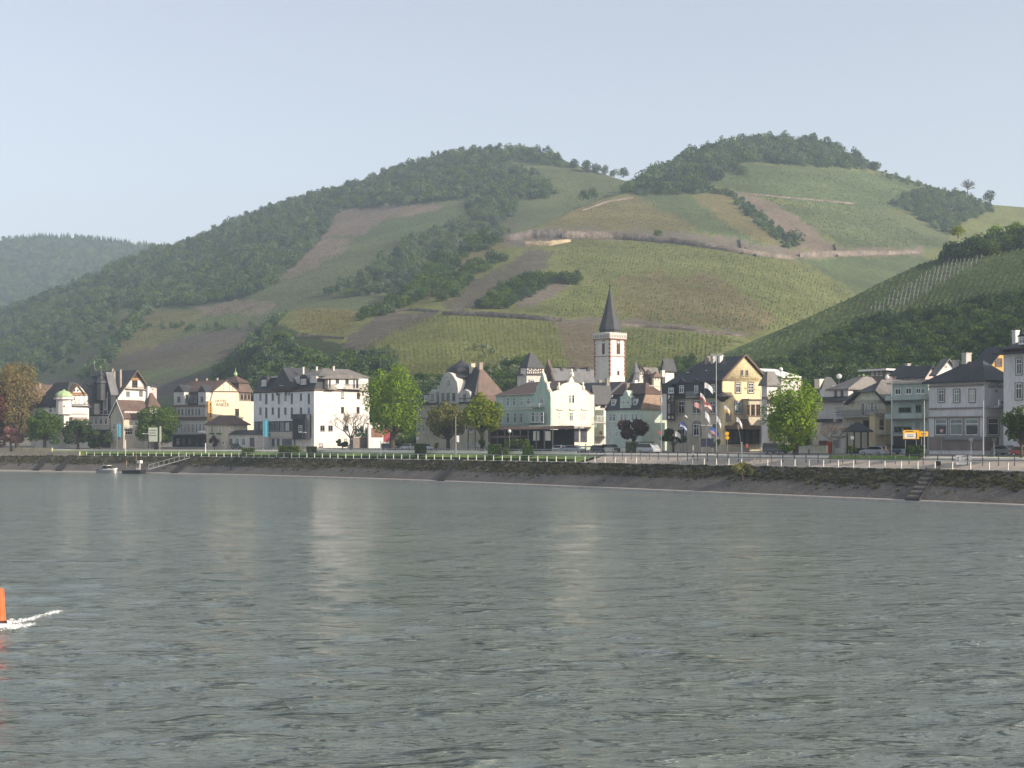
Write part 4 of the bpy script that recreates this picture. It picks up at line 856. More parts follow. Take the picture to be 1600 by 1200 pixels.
e = .5; mb = MB(); mb.loft([h.V(t0-e, -.2, zt), h.V(t1+e, -.2, zt), h.V(t1+e, 9.6, zt), h.V(t0-e, 9.6, zt)], [h.V(t0+.5, .7, zq), h.V(t1-.8, .7, zq), h.V(t1-.8, 8.6, zq), h.V(t0+.5, 8.6, zq)])
mb.loft([h.V(t0-.1, .2, zq), h.V(t1-.3, .2, zq), h.V(t1-.3, 9, zq), h.V(t0-.1, 9, zq)], [h.V((t0+t1)/2-.1, 4, za), h.V((t0+t1)/2+.1, 4, za), h.V((t0+t1)/2+.1, 4.3, za), h.V((t0+t1)/2-.1, 4.3, za)]); mb.build('tower_roof', 'brown_tile', tw)
mb = MB(); mb.lathe(((t0+t1)/2, 4.1, za), [(.1, -.3), (.5, .1), (.5, .7), (.1, 1.1), (.03, 2.2)], 6); mb.build('finial', 'copper', tw)
for x in (870, 905, 940): h.win('R', x-12, 415, x+12, 470, base=-.5, fr='trim_brown')
h.win('R', 905, 515, 925, 535, base=-.1, fr='white_paint')
# -- 8 annex with brown hip roof
h = House(2, 'annex', 'low annex with brown hipped roof in front of the cream hotel gable', 'house', 532, 718, 925, 27)
ze = h.z(712); h.body('tan_plaster', ze); h.roof(ze, h.z(622), 'brown_tile', rv=(h.Lv*.3, h.Lv*.55), ru=(h.Lu*.2, h.Lu*.7), ov=.7)
h.wins('L', [580, 655], 26, 728, 800); 
for x in (580, 650): h.rect('L', x-20, 798, x+20, 812, 'leaf_mid', name='flower_box', out=.4)
h.win('L', 680, 880, 700, 915, mull=0, trans=0); h.win('L', 560, 860, 575, 915, mull=0, trans=0); h.win('R', 750, 740, 780, 765)
# -- 9 low flat extension
h = House(2, 'shop', 'low flat-roofed shop building with big greenish windows', 'shop', 715, 1000, 1006, 28); h.Lv = 6
ze = h.z(808); h.body('grey_plaster', ze); h.roof(ze, h.z(768), 'slate', rv=(2, 5), ru=(2, h.Lu-2)); h.wins('L', [762, 826, 888], 44, 848, 925, pane='glass_light', mull=0, trans=0); h.win('L', 950, 845, 995, 930, fr='trim_brown', pane='shopfront', trans=0)

# -- 10 large white hotel
h = House(3, 'hotel', 'large white hotel with black mansard front and sunlit plain side wall', 'hotel', 36, 575, 1070, 33)
ze = h.z(350); zm = h.z(212); zr = h.z(132); h.body('white_plaster_shade', ze); L, W = h.Lu, h.Lv
h.rect('R', 577, 352, 1068, 850, 'white_plaster', name='side_wall', out=.05)
h.rect('L', 38, 340, 573, 352, 'trim_brown', name='cornice', out=.4); h.rect('R', 570, 337, 1068, 350, 'trim_brown', name='cornice', out=.4)
mb = MB(); mb.loft([h.V(-.2, 0.05, ze), h.V(W*.5, 0.05, ze), h.V(W*.5, L, ze), h.V(-.2, L, ze)], [h.V(1.8, .05, zm), h.V(W*.5, .05, zm), h.V(W*.5, L-1, zm), h.V(1.8, L-1, zm)]); h.build(mb, 'mansard_roof', 'slate')
mb = MB(); mb.box(.9, W-.3, .12, 14, ze+.02, zm+.02); h.build(mb, 'attic', 'white_plaster')
mb = MB(); mb.loft([h.V(1.2, -.4, zm+.03), h.V(W+.3, -.4, zm+.03), h.V(W+.3, L, zm+.03), h.V(1.2, L, zm+.03)], [h.V(W*.35, 4, zr), h.V(W*.8, 4, zr), h.V(W*.8, L*.3, zr-.2), h.V(W*.35, L*.5, zr-1)]); h.build(mb, 'roof', 'grey_tile')
h.dormer('L', 205, 320, 392, 345, 'timber_dark', 'slate', inset=-.9, depth=8, kind='gable', rise=0.62); h.win('L', 270, 258, 302, 298, base=.95, mull=0, trans=0, pane='blind')
h.beams('L', [(200,325,392,325),(232,340,245,385),(262,340,248,385),(340,340,327,385),(312,340,325,385),(360,340,350,385)], w=.28, base=.7)
h.dormer('L', 100, 245, 160, 302, 'slate', 'slate', inset=.3, depth=3, kind='arch', rise=.3, winr=(108, 248, 150, 302), wk=dict(pane='blind')); h.dormer('L', 450, 235, 520, 290, 'slate', 'slate', inset=.3, depth=3, kind='arch', rise=.3, winr=(458, 240, 505, 288), wk=dict(pane='blind'))
for x in (97, 208, 320, 460):
    for y in (370, 495): h.win('L', x-9, y, x+9, y+62, fr='trim_grey', trans=0)
for x in (150, 262, 378, 530):
    for y in (370, 495): h.win('L', x-9, y, x+9, min(y+92, 590), fr='trim_grey', trans=0)
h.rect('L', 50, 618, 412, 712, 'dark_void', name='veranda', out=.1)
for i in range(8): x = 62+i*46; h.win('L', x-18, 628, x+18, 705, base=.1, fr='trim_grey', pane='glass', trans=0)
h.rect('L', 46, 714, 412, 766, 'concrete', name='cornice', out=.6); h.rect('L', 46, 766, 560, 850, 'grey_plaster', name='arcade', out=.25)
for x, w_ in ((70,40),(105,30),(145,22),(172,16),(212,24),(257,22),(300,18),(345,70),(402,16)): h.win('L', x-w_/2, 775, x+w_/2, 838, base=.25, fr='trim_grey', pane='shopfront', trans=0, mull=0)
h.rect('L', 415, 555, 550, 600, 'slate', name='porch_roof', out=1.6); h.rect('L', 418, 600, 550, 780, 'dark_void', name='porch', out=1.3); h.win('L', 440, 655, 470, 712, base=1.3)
h.rect('L', 520, 560, 545, 780, 'navy', name='banner', out=1.75)
h.poly('R', [(640,232),(700,212),(820,203),(905,205),(1005,225),(1005,238),(640,238)], 'grey_tile', name='bay_roof', out=1.6, th=2.5)
h.rect('R', 668, 238, 985, 330, 'white_plaster', name='bay', out=.8)
for r_ in ((682,242,698,320),(708,242,724,320),(768,240,798,282),(854,244,884,286),(925,246,938,320),(950,246,970,320)): h.win('R', *r_, base=.8, fr='trim_grey', trans=0)
h.balcony('R', 670, 288, 745, 330, out=1.5, slats=8); h.balcony('R', 825, 288, 990, 330, out=1.5, slats=16)
for r_ in ((816,360,842,414),(957,362,983,418),(816,490,842,546),(955,490,981,546)): h.win('R', *r_, base=.05, fr='trim_brown', trans=0, mull=1)
for r_ in ((630,655,670,706),(702,655,742,706),(842,655,882,706),(985,655,1022,704)): h.win('R', *r_, base=.05, fr='trim_grey', trans=0)
for r_ in ((790,775,815,805),(845,775,868,800),(618,815,655,848)): h.win('R', *r_, base=.05, fr='trim_brown', trans=0, mull=0)
for x in (705, 760): h.rect('R', x-3, 488, x+3, 494, 'trim_stone', name='wall_anchor', out=.2)
for (u, v, z1) in ((8, 3, 122), (14, 4, 118), (5, 5, 118), (3, 9, 112)): h.chimney(v, u, zm, h.z(z1+5), 'grey_plaster', w=.25)
# -- 11 garage row
h = House(3, 'garage', 'low white garage block with red and rust coloured doors', 'garage', 1052, 1062, 1412, 39, twist=0.0)
ze = h.z(642); h.body('white_plaster', ze); h.flat(ze, 'concrete'); h.rect('R', 1086, 680, 1188, 762, 'rust_door', name='door', out=.1)
h.rect('R', 1275, 682, 1388, 800, 'red_door', name='door', out=.1); h.rect('R', 1195, 690, 1262, 800, 'red_door', name='door', out=.1)
h = House(3, 'terrace_wall', 'brown stone terrace wall with steps below the bare tree', 'wall', 915, 925, 1190, 36)
h.body('stone_brown', h.z(765)); h.rect('R', 925, 757, 1188, 766, 'concrete', name='coping', out=.15)
# -- 12 turreted villa
h = House(4, 'villa', 'villa with dark onion dome, curled grey gable and steep brown roof', 'villa', 172, 692, 968, 34)
ze = h.z(570); zr = h.z(238); L, W = h.Lu, h.Lv; h.body('tan_plaster', ze)
ua = h.fc('L', 385, 500)[0]
mb = MB(); mb.loft([h.V(-.4, -.4, ze+1), h.V(W+.5, -.4, ze+1), h.V(W+.5, ua, ze+1), h.V(-.4, ua, ze+1)], [h.V(W*.42, W*.30, zr), h.V(W*.44, W*.30, zr), h.V(W*.44, ua*.9, zr), h.V(W*.42, ua*.9, zr)]); h.build(mb, 'roof', 'slate')
mb = MB(); zz = h.z(455)
rp = lambda k: [h.V(W*.0+(W*.42)*k+.4*(1-k), -.55+(W*.30+.45)*k, ze+1+(zr-ze-1)*k), h.V(W+.6+(W*.44-W-.5)*k, -.55+(W*.30+.45)*k, ze+1+(zr-ze-1)*k)]
a_, b_ = rp(0); c_, d_ = rp(.99); mb.prism([a_, b_, d_, c_], (0, .12, .18)); h.build(mb, 'tiled_slope', 'brown_tile')
h.rect('R', 692, 500, 966, 560, 'brown_tile', name='tile_apron', out=.5)
h.poly('L', [(378,575),(380,470),(386,400),(400,345),(430,305),(452,294),(478,300),(505,330),(535,378),(545,440),(546,575)], 'grey_plaster', name='curled_gable', out=.7, th=3.5)
h.wins('L', [412, 459, 510], 26, 480, 550, base=.7, fr='trim_grey'); h.win('L', 456, 368, 474, 410, base=.7, mull=0, trans=0, fr='trim_grey')
u2 = h.fc('L', 468, 400)[0]; r = 3.7
h.spire(3.6, u2, [(r*.85, h.z(560)), (r*.85, h.z(335)), (r*1.2, h.z(332)), (r*1.12, h.z(315)), (r*.95, h.z(300)), (r*1.0, h.z(275)), (r*.9, h.z(245)), (r*.6, h.z(215)), (r*.28, h.z(190)), (.2, h.z(165)), (.05, h.z(120))], 'slate', 'onion_dome', 10)
for x0, x1, b in ((287, 350, 0), (560, 655, 0)):
    h.poly('L', [(x0,580),(x0,500),(x0+8,470),((x0+x1)/2,448),(x1-8,470),(x1,500),(x1,580)], 'grey_plaster', name='curved_dormer', out=.3, th=3); h.win('L', (x0+x1)/2-13, 488, (x0+x1)/2+13, 548, base=.3, fr='trim_grey')
u3, uL = h.fc('L', 378, 500)[0], L
mb = MB(); mb.loft([h.V(-.2, u3, ze), h.V(W*.8, u3, ze), h.V(W*.8, L, ze), h.V(-.2, L, ze)], [h.V(1.6, u3, h.z(495)), h.V(W*.7, u3, h.z(495)), h.V(W*.7, L-1, h.z(495)), h.V(1.6, L-1, h.z(495))]); h.build(mb, 'mansard_roof', 'slate')
mb = MB(); mb.loft([h.V(1.2, u3, h.z(495)), h.V(W*.75, u3, h.z(495)), h.V(W*.75, L, h.z(495)), h.V(1.2, L, h.z(495))], [h.V(W*.4, u3, h.z(420)), h.V(W*.42, u3, h.z(420)), h.V(W*.42, L*.9, h.z(430)), h.V(W*.4, L*.9, h.z(430))]); h.build(mb, 'rear_roof', 'brown_tile')
h.dormer('L', 243, 498, 282, 560, 'grey_plaster', 'slate', inset=.3, depth=3, kind='flat', winr=(250, 502, 276, 552)); h.rect('L', 174, 565, 690, 582, 'slate', name='cornice', out=.45)
h.wins('L', [205], 22, 602, 682); h.wins('L', [185], 18, 755, 820); h.wins('L', [300, 350, 560, 620, 665], 24, 605, 680); h.wins('L', [240, 300, 360, 600, 660], 24, 760, 830); h.wins('R', [740, 800, 860, 920], 24, 600, 670)
h.rect('L', 175, 698, 690, 708, 'trim_stone', name='string_course', out=.12)
h.chimney(W*.43, W*.30, h.z(330), h.z(205), 'rubble', w=.5); h.chimney(2.5, L*.72, h.z(480), h.z(400), 'grey_plaster', w=.6); h.chimney(3.6, u2-4, h.z(330), h.z(208), 'tan_plaster', w=.6)
# -- 13 mint and cream hotel
h = House(5, 'hotel', 'mint green hotel with curled cream gable facing the sun', 'hotel', 57, 388, 652, 33)
HM = h; ze = h.z(716); L, W = h.Lu, h.Lv; h.body('mint_plaster', ze); h.rect('R', 390, 735, 650, 1035, 'pale_cream', name='side_wall', out=.04)
zr = h.z(630); mb = MB(); mb.loft([h.V(-.5, .5, ze), h.V(W+.4, .5, ze), h.V(W+.4, L+.4, ze), h.V(-.5, L+.4, ze)], [h.V(W*.5, .5, zr), h.V(W*.52, .5, zr), h.V(W*.52, L*.8, zr), h.V(W*.5, L*.8, zr)]); h.build(mb, 'roof', 'brown_tile')
h.poly('R', [(390,1032),(390,735),(396,712),(412,702),(438,694),(448,672),(468,656),(500,648),(506,628),(516,612),(526,630),(532,648),(556,654),(576,668),(586,690),(606,700),(622,716),(640,742),(651,790),(651,1032)], 'pale_cream', name='curled_gable', out=.45, th=.6)
for x, y in ((438,692),(516,610),(584,690)): a, z_ = h.fc('R', x, y, .3); h.spire(a, -.3, [(.1, z_-.2), (.5, z_), (.45, z_+.6), (.15, z_+.9), (.3, z_+1.2), (.05, z_+1.6)], 'pale_cream', 'finial', 6)
h.win('R', 498, 724, 512, 774, base=.45, fr='white_paint', mull=0); h.win('R', 517, 724, 531, 774, base=.45, fr='white_paint', mull=0)
h.win('R', 425, 828, 449, 885, base=.45, pane='blind'); h.win('R', 500, 828, 524, 884, base=.45); h.win('R', 573, 828, 598, 882, base=.45, pane='blind')
for x0, x1 in ((418,455),(494,530),(566,606)): h.rect('R', x0, 808, x1, 815, 'pale_cream', name='hood_mould', out=.75)
h.balcony('R', 455, 885, 634, 915, m='white_paint', out=1.8, base=.4, slats=18)
h.rect('R', 425, 922, 470, 1010, 'dark_void', name='doorway', out=.5); h.rect('R', 560, 930, 600, 1010, 'shopfront', name='shop_window', out=.5); h.rect('R', 480, 925, 550, 1010, 'shopfront', name='shop_window', out=.5)
h.poly('L', [(285,1030),(285,735),(290,715),(300,700),(304,672),(318,650),(326,620),(336,600),(346,598),(350,618),(356,640),(368,655),(372,680),(384,700),(388,735),(388,1030)], 'mint_plaster', name='stepped_gable', out=.5, th=.6)
mb = MB()
for (x0, y0, x1, y1) in ((336,598,346,590),(346,590,352,618),(352,618,358,642),(358,642,372,656),(372,656,376,684),(376,684,388,702)):
    p = [h.loc('L', *h.fc('L', x0, y0, .55), .7), h.loc('L', *h.fc('L', x1, y1, .55), .7)]; mb.tube(p[0], p[1], .35, n=5)
h.build(mb, 'coping', 'pale_cream')
h.wins('L', [90, 130, 170, 213, 255], 16, 742, 792); h.wins('L', [92, 132, 173, 213, 257], 17, 832, 895); h.win('L', 326, 735, 345, 778, base=.5)
h.rect('L', 270, 835, 352, 895, 'mint_plaster', name='bay', out=1.4); h.wins('L', [283, 309, 338], 17, 828, 890, base=1.4)
h.balcony('L', 268, 776, 352, 796, m='white_paint', out=1.4, base=.4, slats=12)
h.rect('L', 60, 720, 285, 727, 'pale_cream', name='cornice', out=.3); h.rect('L', 62, 808, 285, 813, 'pale_cream', name='string_course', out=.12)
h.chimney(W*.4, L*.35, ze, h.z(640), 'pale_cream', w=.4)
# -- 14 small grey and cream house behind
h = House(5, 'house', 'narrow grey and cream house between mint hotel and green house', 'house', 640, 656, 748, 47)
ze = h.z(725); h.body('grey_plaster', ze); h.gable_roof('v', ze, h.z(672), 'grey_plaster', 'slate'); h.win('R', 690, 742, 718, 800, fr='timber_dark'); h.win('R', 660, 740, 672, 790, fr='timber_dark')
h.rect('R', 656, 815, 722, 975, 'pale_cream', name='lower_wall', out=3.0, inn=-.01); h.win('R', 680, 940, 700, 966, base=3.0, fr='trim_brown'); h.balcony('R', 656, 850, 722, 890, m='white_paint', out=.4, base=3.0, slats=8)
# -- 15 long dark roofs behind
h = House(5, 'house', 'long dark roofed house behind the curled cream gable', 'house', 470, 745, 1000, 62)
ze = h.z(712); h.body('grey_plaster', ze); h.roof(ze, h.z(640), 'slate', ru=(0, h.Lu), rv=(h.Lv*.3, h.Lv*.35)); h.chimney(2, 3, ze, h.z(625)); h.chimney(5, 9, ze, h.z(628)); h.chimney(9, 1, ze, h.z(632), 'white_plaster')
# -- 16 pale green mansard house
h = House(5, 'house', 'pale green house with dark mansard, white dormers and shingled end', 'house', 722, 938, 1092, 33)
ze = h.z(812); zm = h.z(716); zr = h.z(645); L, W = h.Lu, h.Lv; h.body('palegreen_plaster', ze)
mb = MB(); mb.loft([h.V(-.3, -.02, ze), h.V(W+.3, -.02, ze), h.V(W+.3, L+.2, ze), h.V(-.3, L+.2, ze)], [h.V(1.3, 0.5, zm), h.V(W-1.0, 0.5, zm), h.V(W-1.0, L-.8, zm), h.V(1.3, L-.8, zm)]); h.build(mb, 'mansard_roof', 'slate')
mb = MB(); mb.loft([h.V(-.35, -.3, ze+.02), h.V(W+.35, -.3, ze+.02), h.V(W+.35, -.05, ze+.02), h.V(-.35, -.05, ze+.02)], [h.V(1.25, .25, zm), h.V(W-.95, .25, zm), h.V(W-.95, .48, zm), h.V(1.25, .48, zm)]); h.build(mb, 'shingled_slope', 'brown_shingle')
mb = MB(); mb.loft([h.V(.9, .0, zm), h.V(W-.5, .0, zm), h.V(W-.5, L-.4, zm), h.V(.9, L-.4, zm)], [h.V(W*.45, W*.35, zr), h.V(W*.5, W*.35, zr), h.V(W*.5, L-2, zr), h.V(W*.45, L-2, zr)]); h.build(mb, 'roof', 'brown_tile')
h.poly('L', [(808,812),(808,735),(825,728),(832,705),(842,696),(852,705),(858,728),(872,735),(872,812)], 'palegreen_plaster', name='gabled_dormer', out=.1, th=3); h.win('L', 822, 755, 838, 780, base=.1); h.win('L', 850, 755, 866, 780, base=.1)
h.dormer('L', 755, 748, 782, 790, 'white_paint', 'slate', inset=.3, depth=2.5, winr=(760, 752, 778, 786), kind='flat'); h.dormer('L', 888, 745, 913, 786, 'white_paint', 'slate', inset=.3, depth=2.5, winr=(891, 748, 910, 782), kind='flat')
h.wins('L', [752, 774], 16, 838, 884); h.wins('L', [818, 842], 14, 838, 882); h.wins('L', [885, 908], 14, 838, 882); h.wins('L', [748, 790, 850, 905], 18, 925, 980)
h.rect('L', 722, 898, 936, 905, 'white_plaster', name='string_course', out=.1); h.win('R', 1058, 738, 1082, 768, base=.1)
h.chimney(W*.3, L*.6, zm, h.z(650), 'rubble', w=.35)
# -- 17 restaurant terrace: canopy on posts in front of the mint hotel
h = House(4, 'restaurant_terrace', 'dark canopied restaurant terrace in front of the mint hotel', 'terrace', 640, 1395, 1425, 25.5, dz=.35); h.Lv = 5.5
ze = h.z(800); L = h.Lu; mb = MB()
mb.loft([h.V(-.5, 0, ze), h.V(6, 0, ze), h.V(6, L, ze), h.V(-.5, L, ze)], [h.V(1.5, 1, h.z(775)), h.V(6, 1, h.z(768)), h.V(6, L-1, h.z(768)), h.V(1.5, L-1, h.z(775))]); h.build(mb, 'canopy', 'trim_brown')
for i in range(12): mb = MB(); mb.box(-.2, 0, L*i/11-.1, L*i/11+.1, -1, ze); h.build(mb, 'post', 'trim_stone')
mb = MB(); mb.box(5.3, 5.5, 0, L, -1, ze-.1); h.build(mb, 'rear_wall', 'dark_void')
for x in (1245, 1345): h.rect('L', x-28, 820, x+22, 905, 'pale_cream', name='curtain', out=.0, inn=.2)
for x in (650, 715, 790): h.rect('L', x-28, 918, x+40, 962, 'grey_plaster', name='parapet', out=.1)
h.rect('L', 1200, 768, 1392, 778, 'pale_cream', name='fascia', out=.62, inn=-.5)
tb = None
for i in range(9):
    t_ = empty('table_set', site(745+i*13+8, 24.4, 0)); tag(t_, 'small dark table with chairs on the canopied restaurant terrace', 'table', 'tables on the restaurant terrace')
    mb = MB(); mb.box(-.5, .5, -.5, .5, .72, .76); mb.build('tabletop', 'trim_brown', t_)
    mb = MB(); mb.tube((0, 0, 0), (0, 0, .72), .05); mb.build('leg', 'iron', t_)
    for a in (0, 1.57, 3.14, 4.71):
        mb = MB(); c, s_ = math.cos(a), math.sin(a); mb.box(c*.85-.22, c*.85+.22, s_*.85-.22, s_*.85+.22, .42, .46); mb.box(c*1.05-.05-abs(s_)*.17, c*1.05+.05+abs(s_)*.17, s_*1.05-.05-abs(c)*.17, s_*1.05+.05+abs(c)*.17, .46, .95)
        for q in (-.18, .18):
            for w_ in (-.18, .18): mb.box(c*.85+q-.02, c*.85+q+.02, s_*.85+w_-.02, s_*.85+w_+.02, 0, .42)
        mb.build('chair', 'black', t_)
# pavilion left of it
h = House(4, 'pavilion', 'small open pavilion with flat dark roof beside clipped hedges', 'pavilion', 870, 1060, 1110, 24, dz=.1); h.Lv = 4
ze = h.z(872); h.roof(ze, h.z(858), 'trim_brown', ov=.6)
for u in (0.1, h.Lu*.5, h.Lu-.1):
    for v in (.1, h.Lv-.1): mb = MB(); mb.box(v-.07, v+.07, u-.07, u+.07, -1, ze-.2); h.build(mb, 'post', 'timber_dark')
# -- 18 castle-like house with steep slate roof
h = House(5, 'tower_house', 'castle-like house with steep slate roof and half-timbered band behind the mint hotel', 'house', 187, 248, 342, 82)
ze = h.z(600); zk = h.z(556); L, W = h.Lu, h.Lv; h.body('grey_plaster', ze, u0=.3); mb = MB(); mb.box(-.2, W+.2, -.2, L*.6, ze, zk); h.build(mb, 'upper_wall', 'white_plaster')
h.roof(zk, h.z(466), 'slate', u1=L*.6, rv=(W*.35, W*.5), ru=(L*.25, L*.4)); h.roof(ze, h.z(545), 'slate', u0=L*.5, rv=(W*.4, W*.6))
h.beams('R', [(245+i*11,558,245+i*11,598) for i in range(9)]+[(246,578,340,578),(246,560,340,560),(246,598,340,598)], base=.2, w=.28)
h.win('R', 262, 628, 290, 652); h.wins('R', [262, 285, 308], 12, 562, 575, base=.2, mull=0, trans=0)
# -- 19 church: tower and nave
h = House(5, 'church', 'white church tower with pointed slate spire and long grey nave roof', 'church', 670, 747, 853, 96)
HC = h; zt = h.z(344); L, W = h.Lu, h.Lv; L = W = (L+W)/2; h.body('white_plaster', h.z(380), u1=L, v1=W, name='tower'); 
mb = MB(); mb.box(-.35, W+.35, -.35, L+.35, h.z(380), h.z(352)); g_ = h.build(mb, 'gallery', 'white_plaster')
mb = MB(); n = 9
for i in range(n):
    t = -.35+(W+.7)*(i+.15)/n; w_ = (W+.7)/n*.62
    for f_ in (0, 1): mb.box(t, t+w_, -.45+f_*(L+.5), -.05+f_*(L+.5), h.z(352), zt); mb.box(-.45+f_*(W+.5), -.05+f_*(W+.5), t, t+w_, h.z(352), zt)
mb.build('battlement', 'white_plaster', g_)
for f_ in (0, 1):
    mb = MB()
    for i in range(10):
        t = -.3+(W+.6)*(i+.2)/10; e_ = (W+.6)/10*.55
        if f_: mb.box(t, t+e_, -.38, -.3, h.z(376), h.z(358))
        else: mb.box(-.38, -.3, t, t+e_, h.z(376), h.z(358))
    mb.build('gallery_shadow_slots', 'trim_stone', g_)  # darker boxes stand in for the shadows between the gallery corbels
mb = MB(); mb.box(-.42, W+.42, -.42, L+.42, h.z(386), h.z(381)); mb.build('string_course', 'red_sandstone', g_)
mb = MB(); mb.box(-.12, W+.12, -.12, L+.12, h.z(490), h.z(486)); h.build(mb, 'string_course', 'red_sandstone')
for vv, uu in ((0, 0), (W, 0), (0, L), (W, L)):
    k = h.z(612); mb = MB()
    i = 0
    while k < h.z(382):
        q = .42 if i % 2 else .2; mb.box(vv-.08 if vv == 0 else vv-q, vv+q if vv == 0 else vv+.08, uu-.08 if uu == 0 else uu-q, uu+q if uu == 0 else uu+.08, k, k+.5); k += .55; i += 1
    h.build(mb, 'corner_stones', 'red_sandstone')
for face, x0, x1 in (('L', 700, 716), ('R', 787, 808)):
    h.win(face, x0, 394, x1, 478, fr='red_sandstone', pane='dark_void', sill=False); h.win(face, (x0+x1)/2-6, 400, (x0+x1)/2+6, 412, fr='lampglass', pane='lampglass', base=.08, mull=0, trans=0, sill=False)
h.win('R', 791, 578, 803, 602, fr='red_sandstone', pane='dark_void', mull=0, trans=0)
mb = MB(); cx_, cy_ = W/2, L/2; z0 = h.z(345)+.0; zs = h.z(62); r0 = W*.56
ring = lambda r, z: [Vector((cx_+r*math.cos(R(22.5)+i*R(45)), cy_+r*math.sin(R(22.5)+i*R(45)), z)) for i in range(8)]
mb.loft(ring(r0*.92, h.z(352)), ring(r0*.90, z0+.8)); mb.loft(ring(r0, z0+.8), ring(r0*.5, z0+(zs-z0)*.5-.4)); mb.loft(ring(r0*.5, z0+(zs-z0)*.5-.4), ring(.06, zs)); sp = h.build(mb, 'spire', 'slate')
mb = MB(); mb.tube((cx_, cy_, zs-.5), (cx_, cy_, h.z(15)), .09, .05); mb.box(cx_-.7, cx_+.7, cy_-.06, cy_+.06, h.z(32), h.z(29)); mb.lathe((cx_, cy_, zs), [(.05, 0), (.35, .3), (.05, .6)], 6); mb.build('cross', 'iron', sp)
nv = House(5, 'x', '', '', 335, 402, 690, -1.0, join=h)
o = nv.off; zr = h.z(548); ze = h.z(625)
nw = nv.solve(nv.PX(692), nv.N); nl = nv.solve(nv.PX(345), nv.T); mb = MB(); mb.box(o.x, o.x+nw, o.y, o.y+nl, -1, ze); nave = mb.build('nave', 'tan_plaster', h.root)
apx = nl*.5; mb = MB()
for (e, sg) in ((0, -1), (nl, 1)):
    mb.prism([Vector((o.x+.4, o.y+e+sg*.5, ze-.4)), Vector((o.x+.4, o.y+apx, zr)), Vector((o.x+.4, o.y+apx, zr+.25)), Vector((o.x+.4, o.y+e+sg*.5, ze-.15))], (nw-.4, 0, 0))
mb.build('nave_roof', 'slate_light', nave)
mb = MB(); zg = nv.fc('L', 370, 508)[1]; mb.prism([Vector((o.x-.3, o.y-.3, ze-.3)), Vector((o.x-.3, o.y+nl+.3, ze-.3)), Vector((o.x-.3, o.y+apx, zg))], (.9, 0, 0)); mb.build('nave_gable', 'brown_tile', nave)
for x, y in ((478, 578), (560, 580), (640, 580)):
    v_ = nv.fc('R', x, y)[0]; zz = nv.fc('R', x, y, -2.2)[1]; mb = MB(); mb.box(o.x+v_-.6, o.x+v_+.6, o.y+1.6, o.y+5, zz-1.4, zz); mb.prism([Vector((o.x+v_-.7, o.y+1.4, zz)), Vector((o.x+v_+.7, o.y+1.4, zz)), Vector((o.x+v_, o.y+1.4, zz+1))], (0, 3.4, 0)); mb.build('roof_dormer', 'slate', nave)
mb = MB(); mb.prism([Vector((o.x+nw*.93, o.y+.8, ze)), Vector((o.x+nw*.93, o.y+nl, ze)), Vector((o.x+nw*.93, o.y+nl*.5, zr-.4))], (4.5, 0, 0)); mb.build('choir_roof', 'slate', nave)
# -- 20 small houses under the hill, right of the church
h = House(5, 'house', 'small half-timbered gable below the vineyard right of the church tower', 'house', 885, 905, 962, 104)
ze = h.z(600); h.body('grey_plaster', ze); h.gable_roof('u', ze, h.z(552), 'white_plaster', 'brown_tile'); h.beams('R', [(905,598,962,598),(920,598,933,570),(947,598,933,570),(933,560,933,598)]); h.wins('R', [922, 945], 9, 606, 622, mull=0)
h = House(5, 'turret_house', 'house with thin pointed grey turret behind the dark roofs', 'house', 868, 884, 906, 92)
ze = h.z(640); h.body('grey_plaster', ze); h.roof(ze, h.z(600), 'slate'); h.spire(2, 1, [(1.1, ze), (1.1, h.z(590)), (1.3, h.z(588)), (.05, h.z(520))], 'slate_light', 'turret')
h.win('R', 888, 645, 898, 655, mull=0)
h = House(5, 'house', 'cream house with two little brown turret roofs below the hill', 'house', 1000, 1012, 1052, 84)
ze = h.z(612); h.body('cream_plaster', ze); h.roof(ze, h.z(582), 'brown_tile'); h.spire(1, 3, [(1.2, ze-2), (1.2, h.z(600)), (1.5, h.z(598)), (.05, h.z(566))], 'brown_tile', 'turret'); h.wins('R', [1022, 1040], 9, 616, 634, mull=0); h.chimney(4, 1, ze, h.z(575), 'white_plaster')
h = House(5, 'house', 'grey roofed low house under the lowest vineyard edge', 'house', 948, 962, 1035, 112)
ze = h.z(592); h.body('tan_plaster', ze); h.gable_roof('v', ze, h.z(562), 'tan_plaster', 'grey_tile'); h.win('R', 985, 598, 998, 612)
h = House(5, 'hillside_house', 'white house with dark roof among trees on the lower slope', 'house', 1062, 1082, 1135, 122, dz=3)
ze = h.z(550); h.base = -4; h.body('white_plaster', ze); h.gable_roof('v', ze, h.z(508), 'white_plaster', 'slate'); h.win('R', 1095, 560, 1110, 578)
# -- 21 yellow hotel
h = House(6, 'hotel', 'large yellow hotel with dark steep roof, flags and tall sunlit gable', 'hotel', 240, 737, 1132, 33)
HY = h; L, W = h.Lu, h.Lv; ze = h.z(376); zf = h.z(522); zr = h.fc('R', 925, 152)[1]
h.body('tan_plaster', zf); uu1 = h.fc('L', 312, 450)[0]
mb = MB(); mb.box(-.25, W*.9, .1, uu1, zf, ze); h.build(mb, 'slate_storey', 'slate')
h.rect('L', 312, 515, 735, 526, 'slate', name='eaves_skirt', out=.6)
h.poly('R', [(737,942),(737,375),(757,356),(925,158),(1098,345),(1132,385),(1132,942)], 'yellow_plaster', name='gable_wall', out=.2, th=.8)
a0 = h.fc('R', 748, 368)[0]; ac = h.fc('R', 925, 152)[0]; a1 = h.fc('R', 1112, 368)[0]; zp = zr+.1
ub = h.fc('L', 405, 280, -6)[0]; mb = MB()
